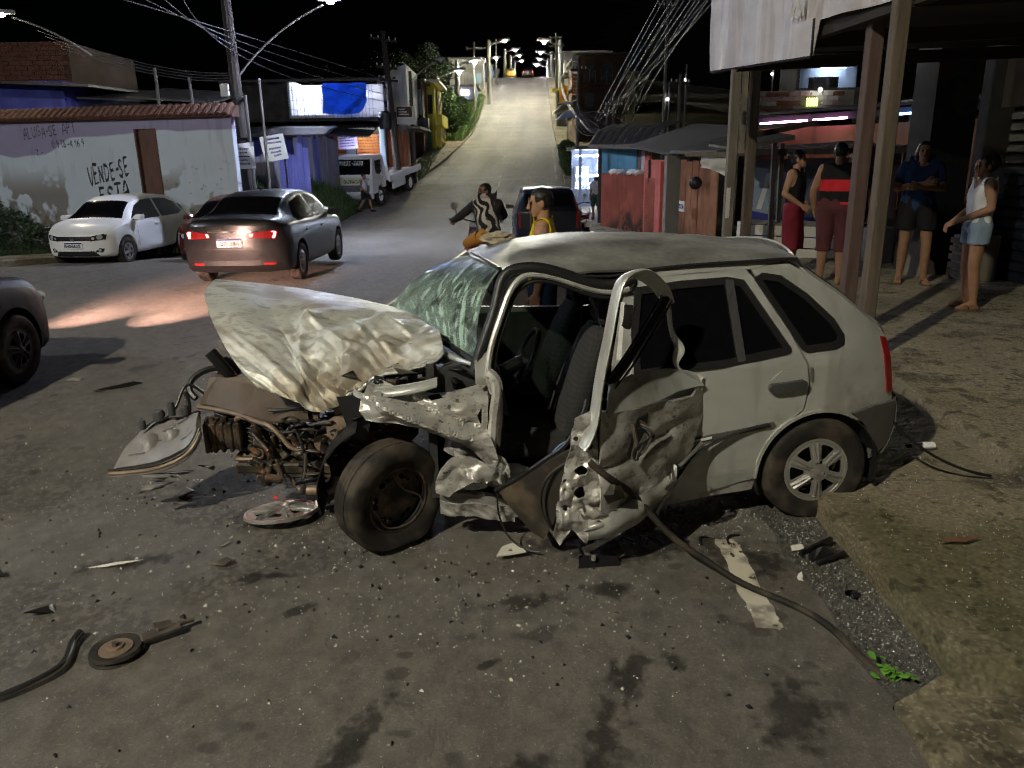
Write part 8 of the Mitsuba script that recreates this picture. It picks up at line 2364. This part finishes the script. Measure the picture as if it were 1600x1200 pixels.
ORD = ('first', 'second', 'third', 'fourth', 'fifth', 'sixth')
g1 = 'cables running from the top left edge past the utility pole'
for k, x in enumerate((-6.79, -6.39, -6.05, -5.71)):
    cable(('leftmost', 'second', 'third', 'rightmost')[k] + ' of the four cables running from the top edge past the utility pole', [(x, 15, 4.76 + .0), (-7.47, 22.9, 5.4 - .17 * k), (-6.02, 41.6, 5.9 - .35 * k)], .012, g1, 40)
g2 = 'lower cables strung over the graffiti wall'
for k in range(4):
    cable(('topmost', 'second', 'third', 'lowest')[k] + ' of the thin cables strung over the graffiti wall', [(-13.4 + .2 * k, 24, 5.7 - .16 * k), (-10.04, 24, 4.68 - .08 * k), (-7.5, 22.8, 4.35 - .06 * k)], .010, g2, 30)
g3_ = 'cables fanning from the top edge down to the tangle on the right'
ends = ((4.17, 40, 3.52), (4.39, 40, 3.67), (4.65, 40, 3.37), (4.96, 40, 3.6), (5.44, 40, 3.2), (6.07, 40, 3.19))
for k, x in enumerate((2.91, 3.16, 3.3, 3.52, 3.7, 3.86)):
    cable(ORD[k] + ' thicker cable from the left in the fan dropping to the wire tangle', [(x - .3, 6, 5.55), (x, 16, 4.77), ends[k]], .012, g3_, 40)
    cable(ORD[k] + ' thinner cable from the left in the fan dropping to the wire tangle', [(x - .2, 6, 5.5), (x + .05, 16, 4.7), np.array(ends[(k + 2) % 6]) + [.2, .5, .1]], .010, g3_, 40)
g4 = 'loops of the wire tangle above the kiosk'
r = np.random.default_rng(17)
for k in range(26):
    a = np.array([3.4 + .4 * r.random(), 42 + r.normal(0, .5), 4.7 - .9 * r.random()]); b = np.array([4.2 + 2.4 * r.random(), 41 + r.normal(0, .6), 3.05 + .4 * r.random()])
    mid = (a + b) / 2 + r.normal(0, .25, 3) - [0, 0, .25]
    cable('loose looped cable in the wire tangle above the lit kiosk', [a, mid, b], .014, g4, 20, m='m_galv' if k % 3 == 0 else 'm_cable')
g5 = 'bundled cables hanging down to the kiosk mast'
for k in range(5):
    cable(ORD[k] + ' cable from the top in the bundle drooping from uphill to the tangle', [(3.95, 60, 7.4 - .1 * k), (3.7 + .03 * k, 50, 5.4 - .12 * k), (3.75 + .1 * k, 42, 3.9 - .12 * k)], .018, g5, 24, m='m_galv')
pole('mast_pole', 'crooked mast carrying the wire bundle beside the brick block', (3.85, 45, .9), (3.95, 45.2, 7.2), .10, .07, arms=((6.6, .9, .2),))
wl = bld('white_lamp_arm', 'unlit white lamp head on a short arm at the crooked mast', 'street lamp')
part(wl, 'head', move(hull([(-.45, -.1, 0), (.45, -.14, .02), (-.45, .1, 0), (.45, .14, .02), (.4, 0, .14), (-.4, 0, .1)]), (3.35, 47, 4.98), rz=.3), 'm_white', 25)
part(wl, 'arm', tube([(3.5, 47, 5.0), (3.92, 45.3, 5.1)], .03, 6), 'm_galv')
pole('far_pole', 'tall pole with crossarms half way up the left slope', (-3.1, 78, 5.5), (-3.0, 78, 12.6), .13, .09, arms=((12, 1.5, .1),))
pole('far_pole', 'pole with crossarms on the right of the slope by the stall', (4.5, 74, 5), (4.45, 74, 12.2), .13, .09, arms=((11.6, 1.5, .1), (11, 1.3, .1)))
pole('far_pole', 'distant pole near the crest on the left', (-1.3, 104, 10.5), (-1.25, 104, 16.5), .13, .09, arms=((16, 1.6, .1),))
pole('far_pole', 'distant pole near the crest on the right', (6.2, 104, 10.5), (6.2, 104, 17), .13, .09, arms=((16.5, 1.6, .1),))
for k, (a, b) in enumerate((((4.45, 74, 12.0), (6.2, 104, 16.8)), ((4.2, 74, 11.5), (5.8, 104, 16.4)), ((-3.0, 78, 12.2), (-1.25, 104, 16.2)), ((3.95, 45.2, 7.0), (4.45, 74, 12.0)))):
    cable(('upper cable climbing the right slope', 'lower cable climbing the right slope', 'cable climbing the left slope to the crest', 'cable rising from the crooked mast to the slope pole')[k], [a, b], .02, None, 20, .4)
# ================================================================ DEBRIS AND SMALL THINGS IN THE STREET
hc = W((2.885, .465, .0))
hubm = lambda m: move(m, (hc[0], hc[1], .035), rz=.3, rx=-PI / 2 + .12)
hk = thing('hubcap', 'silver six-spoke hubcap lying on the road in front of the flat tyre', 'hubcap')
part(hk, 'face', hubm(move(wheel_cover(.185, 6, 0.0, .3), (0, 0, 0), rx=0)) if False else move(wheel_cover(.20, 6, 0.0, .3), (hc[0], hc[1], .035), rx=PI / 2 - .16, rz=.35), 'm_alloy', 30)
part(hk, 'red_fragment', move(hull([(-.016, -.008, 0), (.016, -.008, 0), (.012, .008, .012), (-.012, .007, .012)]), (hc[0] - .07, hc[1] + .14, .05)), 'm_printred')
whole('plastic_clip', 'small white plastic clip on the far rim of the hubcap', 'clip', move(box(-.03, .03, -.02, .02, 0, .03, .005), (hc[0] + .21, hc[1] + .06, .04), rz=.5), 'm_white', 20)
pu = thing('crank_pulley', 'rusty pulley with a broken bracket lying at the lower left', 'pulley')
pc = (-1.625, 2.705, 0)
part(pu, 'rim', move(lathe([(.0, .012), (.062, .014), (.070, .03), (.096, .034), (.104, .022), (.096, .010), (.104, 0), (.0, 0)][::-1], 36), pc), 'm_rubber', 40)
part(pu, 'plate', move(lathe([(0, .04), (.03, .042), (.034, .034), (.064, .032), (.068, .02), (0, .02)][::-1], 30), pc), 'm_copper', 40)
part(pu, 'bolt', move(lathe([(0, .055), (.014, .055), (.016, .03), (0, .03)][::-1], 6), pc), 'm_engine', 20)
part(pu, 'bracket', cat(beam((-1.55, 2.76, .03), (-1.42, 2.85, .035), .055, .02, .005), beam((-1.50, 2.80, .045), (-1.385, 2.90, .03), .025, .015, .004), move(hull([(-.03, -.02, 0), (.03, -.02, 0), (.04, .02, .02), (-.03, .02, .03)]), (-1.49, 2.83, .03), rz=.6)), 'm_engine', 25)
wb = thing('wiper_blade', 'bent black rubber strip lying at the lower left edge', 'rubber strip')
wpts = smoothpath([(-2.12, 2.31, .015), (-1.93, 2.44, .018), (-1.83, 2.545, .02), (-1.80, 2.60, .022), (-1.815, 2.70, .02), (-1.835, 2.83, .03)], 40)
part(wb, 'strip', tube(wpts, .014, 6, flat=.6), 'm_black')
part(wb, 'lip', tube(wpts + [.018, -.012, -.004], .006, 5), 'm_rubber')
# individually placed larger fragments
r = np.random.default_rng(77)


def shard(rr, sx, sy, sz):
    return hull(rr.normal(0, 1, (7, 3)) * [sx, sy, sz] + [0, 0, sz])


def frag(name, label, c, xy, sz, m, rz=0, seed=0, group=None):
    rr = np.random.default_rng(seed)
    return whole(name, label, c, move(shard(rr, *sz), (xy[0], xy[1], .004), rz=rz), m, 20, group)


tri = whole('metal_bracket', 'pale triangular metal bracket under the open door', 'bracket', move(panel(Polygon([(-.06, -.05), (.07, .03), (-.01, .12), (-.06, .05)]).difference(Point(-.01, .03).buffer(.012)), .006, .015, lambda u, v, w: np.stack([u, v, w + .05 * np.abs(u) + .03], 1)), (-.02, 3.42, 0), rz=-.3), 'm_offwhite', 20)
bk = thing('mirror_housing', 'black plastic housing lying under the door', 'plastic part')
part(bk, 'shell', move(hull([(-.10, -.03, 0), (.11, -.035, 0), (.12, .03, .01), (-.06, .05, .0), (-.09, 0, .05), (.09, 0, .045)]), (.40, 3.36, .004), rz=.15), 'm_blackgloss', 20)
part(bk, 'screw_boss', move(lathe([(0, 0), (.012, 0), (.012, .02), (0, .02)], 8), (.38, 3.33, .04)), 'm_greyplastic')
bl2 = thing('black_trim_piece', 'black broken trim piece beside the rear wheel', 'plastic part')
part(bl2, 'trim', cat(move(hull([(-.09, -.03, 0), (.09, -.045, 0), (.10, .035, .02), (-.07, .05, .01), (0, 0, .07)]), (1.50, 3.36, .01), rz=.3), beam((1.38, 3.34, .05), (1.58, 3.46, .06), .02, .03, .004), beam((1.44, 3.28, .03), (1.6, 3.34, .05), .02, .02, .004)), 'm_blackgloss', 20)
part(bl2, 'pale_clip', move(hull([(-.03, -.012, 0), (.04, -.01, 0), (.03, .014, .02), (-.03, .012, .015)]), (1.395, 3.42, .03), rz=.1), 'm_offwhite')
frag('dark_shard', 'black shard lying in the gravel gutter against the kerb', 'plastic part', (1.52, 3.02), (.035, .025, .018), 'm_blackgloss', .4, 5)
frag('white_shard', 'small white chip in the gutter by the black trim piece', 'chip', (1.33, 3.16), (.018, .03, .010), 'm_white', .3, 6)
bt = thing('plastic_bottle', 'crushed clear plastic bottle on the pavement behind the car', 'bottle')
part(bt, 'body', move(tube([(-.07, 0, 0), (-.02, 0, 0), (.07, 0, 0)], [.02, .03, .028], 10, flat=.7), (2.48, 4.36, .20), rz=.05), 'm_white', 40)
part(bt, 'cap', move(tube([(-.10, 0, 0), (-.07, 0, 0)], .012, 8), (2.48, 4.36, .20), rz=.05), 'm_black')
whole('leaf_litter', 'dry brown leaf lying on the kerb apron', 'leaf', move(panel(Polygon([(-.10, 0), (0, .02), (.12, .005), (.02, -.025)]), .004, .02, lambda u, v, w: np.stack([u, v, w + .25 * u * u], 1)), (2.06, 3.22, .172), rz=.1), 'm_rustwood', False)
whole('headlamp_bulb', 'little white bulb holder on the road below the compressor', 'bulb', move(cat(lathe([(0, 0), (.02, 0), (.02, .03), (.012, .05), (0, .05)], 10), box(-.03, .03, -.01, .01, 0, .02, .003)), (-1.31, 4.05, .01), rx=.9, rz=.4), 'm_white', 20)
frag('lens_shard', 'pale broken lens pieces under the torn headlamp', 'shard', (-1.95, 4.25), (.07, .035, .015), 'm_greyplastic', .5, 9)
frag('grey_shard', 'grey chip of plastic left of the hubcap', 'shard', (-1.50, 3.62), (.025, .02, .012), 'm_greyplastic', .2, 10)
frag('dark_lump', 'dark lump of metal left of the hubcap', 'metal part', (-1.42, 3.40), (.045, .02, .016), 'm_rust', .4, 11)
frag('pale_strip', 'pale strip of broken bumper on the road at left', 'shard', (-1.98, 3.42), (.075, .012, .008), 'm_offwhite', .15, 12)
frag('black_clip', 'small black clip on the road at the far left', 'clip', (-2.55, 3.33), (.03, .02, .012), 'm_black', .7, 13)
frag('black_clip', 'small black lump of rubber above the bent strip', 'clip', (-2.08, 3.02), (.035, .018, .012), 'm_black', .5, 14)
frag('tread_scrap', 'long dark scrap on the pink-lit road at left', 'scrap', (-3.55, 6.6), (.12, .025, .014), 'm_black', .6, 15)
frag('tread_scrap', 'pale twisted scrap beyond the dark one on the lit road', 'scrap', (-4.05, 6.9), (.06, .03, .014), 'm_greyplastic', .2, 16)
for k in range(7):
    mm = tube(smoothpath(np.array([(.25 + .14 * k, 3.55 + .05 * math.sin(k * 2), .01), (.27 + .14 * k, 3.60, .014), (.33 + .14 * k, 3.58 + .04 * math.cos(k), .012)]), 10), .006, 5)
    whole('trim_scrap', 'thin black scrap of rubber trim in the shade under the car', 'scrap', mm, 'm_black', 30, 'black trim scraps under the car')

# scattered glass and grit: beyond counting
def scatter(n, region, smin, smax, seed, zf=lambda x, y: 0 * x):
    rr = np.random.default_rng(seed)
    c = region(rr, n)
    c = c[:n]
    s = rr.uniform(smin, smax, (n, 1, 1)) * rr.uniform(.5, 1.5, (n, 1, 3))
    base = np.array([[1, 0, -.4], [-.5, .87, -.4], [-.5, -.87, -.4], [0, 0, .8]])
    q = rr.uniform(0, 2 * PI, n)
    R = np.zeros((n, 3, 3)); R[:, 0, 0] = R[:, 1, 1] = np.cos(q); R[:, 0, 1] = -np.sin(q); R[:, 1, 0] = np.sin(q); R[:, 2, 2] = 1
    tilt = rr.normal(0, .5, (n, 4, 1)) * .4
    v = np.einsum('nij,nkj->nki', R, base[None] * s) + np.concatenate([c, (zf(c[:, 0], c[:, 1]) + .004)[:, None]], 1)[:, None]
    v[..., 2] = np.maximum(v[..., 2], c[:, None, 0] * 0 + (zf(c[:, 0], c[:, 1]) + .001)[:, None])
    f = np.array([[0, 1, 2], [0, 3, 1], [1, 3, 2], [2, 3, 0]])
    return tm(v.reshape(-1, 3), (f[None] + 4 * np.arange(n)[:, None, None]).reshape(-1, 3))


def around(cx, cy, sx, sy):
    return lambda rr, n: np.stack([rr.normal(cx, sx, n), rr.normal(cy, sy, n)], 1)


road_pts = lambda rr, n: np.vstack([np.stack([rr.normal(-1.6, 1.1, n // 2), rr.normal(4.3, 1.0, n // 2)], 1), np.stack([rr.normal(-.2, .8, n // 4), rr.normal(3.1, .35, n // 4)], 1), np.stack([rr.uniform(-3, 1.2, n - n // 2 - n // 4), rr.uniform(2, 9, n - n // 2 - n // 4)], 1)])
mat('m_glassbit', (.45, .48, .45), .2, spec=.8)
stuff('glass_crumbs', 'broken glass crumbs scattered over the road', scatter(2600, road_pts, .0018, .0055, 1), 'm_glassbit', cat='broken glass')
stuff('pale_chips', 'pale paint and plastic chips scattered over the road', scatter(150, road_pts, .004, .011, 2), 'm_offwhite', cat='debris')
stuff('dark_chips', 'dark plastic chips scattered over the road', scatter(420, road_pts, .004, .014, 3), 'm_black', cat='debris')
gutz = lambda x, y: 0 * x + .014
stuff('gutter_glass', 'glass crumbs lying in the gravel gutter', scatter(700, lambda rr, n: np.stack([1.36 + .26 * rr.random(n), 2.45 + 1.3 * rr.random(n) ** .8], 1), .0015, .005, 4, gutz), 'm_glassbit', cat='broken glass')
stuff('gutter_gravel', 'gravel lying in the gutter', scatter(1500, lambda rr, n: np.stack([1.35 + .28 * rr.random(n), 2.4 + 1.6 * rr.random(n)], 1), .004, .011, 5, gutz), 'm_grit', cat='gravel')
stuff('under_car_glass', 'greenish glass heap on the ground under the rear door', scatter(1200, around(1.0, 3.92, .35, .16), .002, .006, 6), 'm_glassbit', cat='broken glass')
stuff('kerb_glass', 'glass crumbs and grit on the kerb apron', scatter(500, lambda rr, n: np.stack([1.75 + 1.0 * rr.random(n), 2.2 + 2.4 * rr.random(n)], 1), .0015, .004, 7, lambda x, y: 0 * x + .165), 'm_glassbit', cat='broken glass')
pl_ = thing('weed_plant', 'small bright green weed growing at the end of the gutter', 'plant')
r = np.random.default_rng(9)
for k in range(15):
    a, L = r.uniform(0, 2 * PI), r.uniform(.025, .05)
    p = np.array([1.40 + r.normal(0, .028), 2.44 + r.normal(0, .022), .02 + .05 * r.random()])
    lf = panel(Polygon([(0, 0), (.4, .28), (.8, .3), (1, 0), (.8, -.3), (.4, -.28)]), .02, .4, lambda u, v, w: np.stack([u, v, .3 * u - .4 * v * v + w], 1))
    part(pl_, 'leaf', move(lf, p, rz=a, s=L), mat('m_weed', (.10, .26, .03), .6) if 'm_weed' not in scene else 'm_weed', 30)
part(pl_, 'stem', cat(*[tube([(1.40, 2.44, 0), (1.40 + r.normal(0, .025), 2.44 + r.normal(0, .02), .06)], .003, 4) for _ in range(6)]), 'm_weed')
# cloth left on the roof
cl = rag(W((1.56, 1.25, 1.43)), (.095, .08, .05), 12, flatz=.8)
whole('roof_cloth', 'crumpled beige cloth lying on the roof of the wreck', 'cloth', cl, mat('m_beigecloth', (.30, .25, .18), .9), 60)
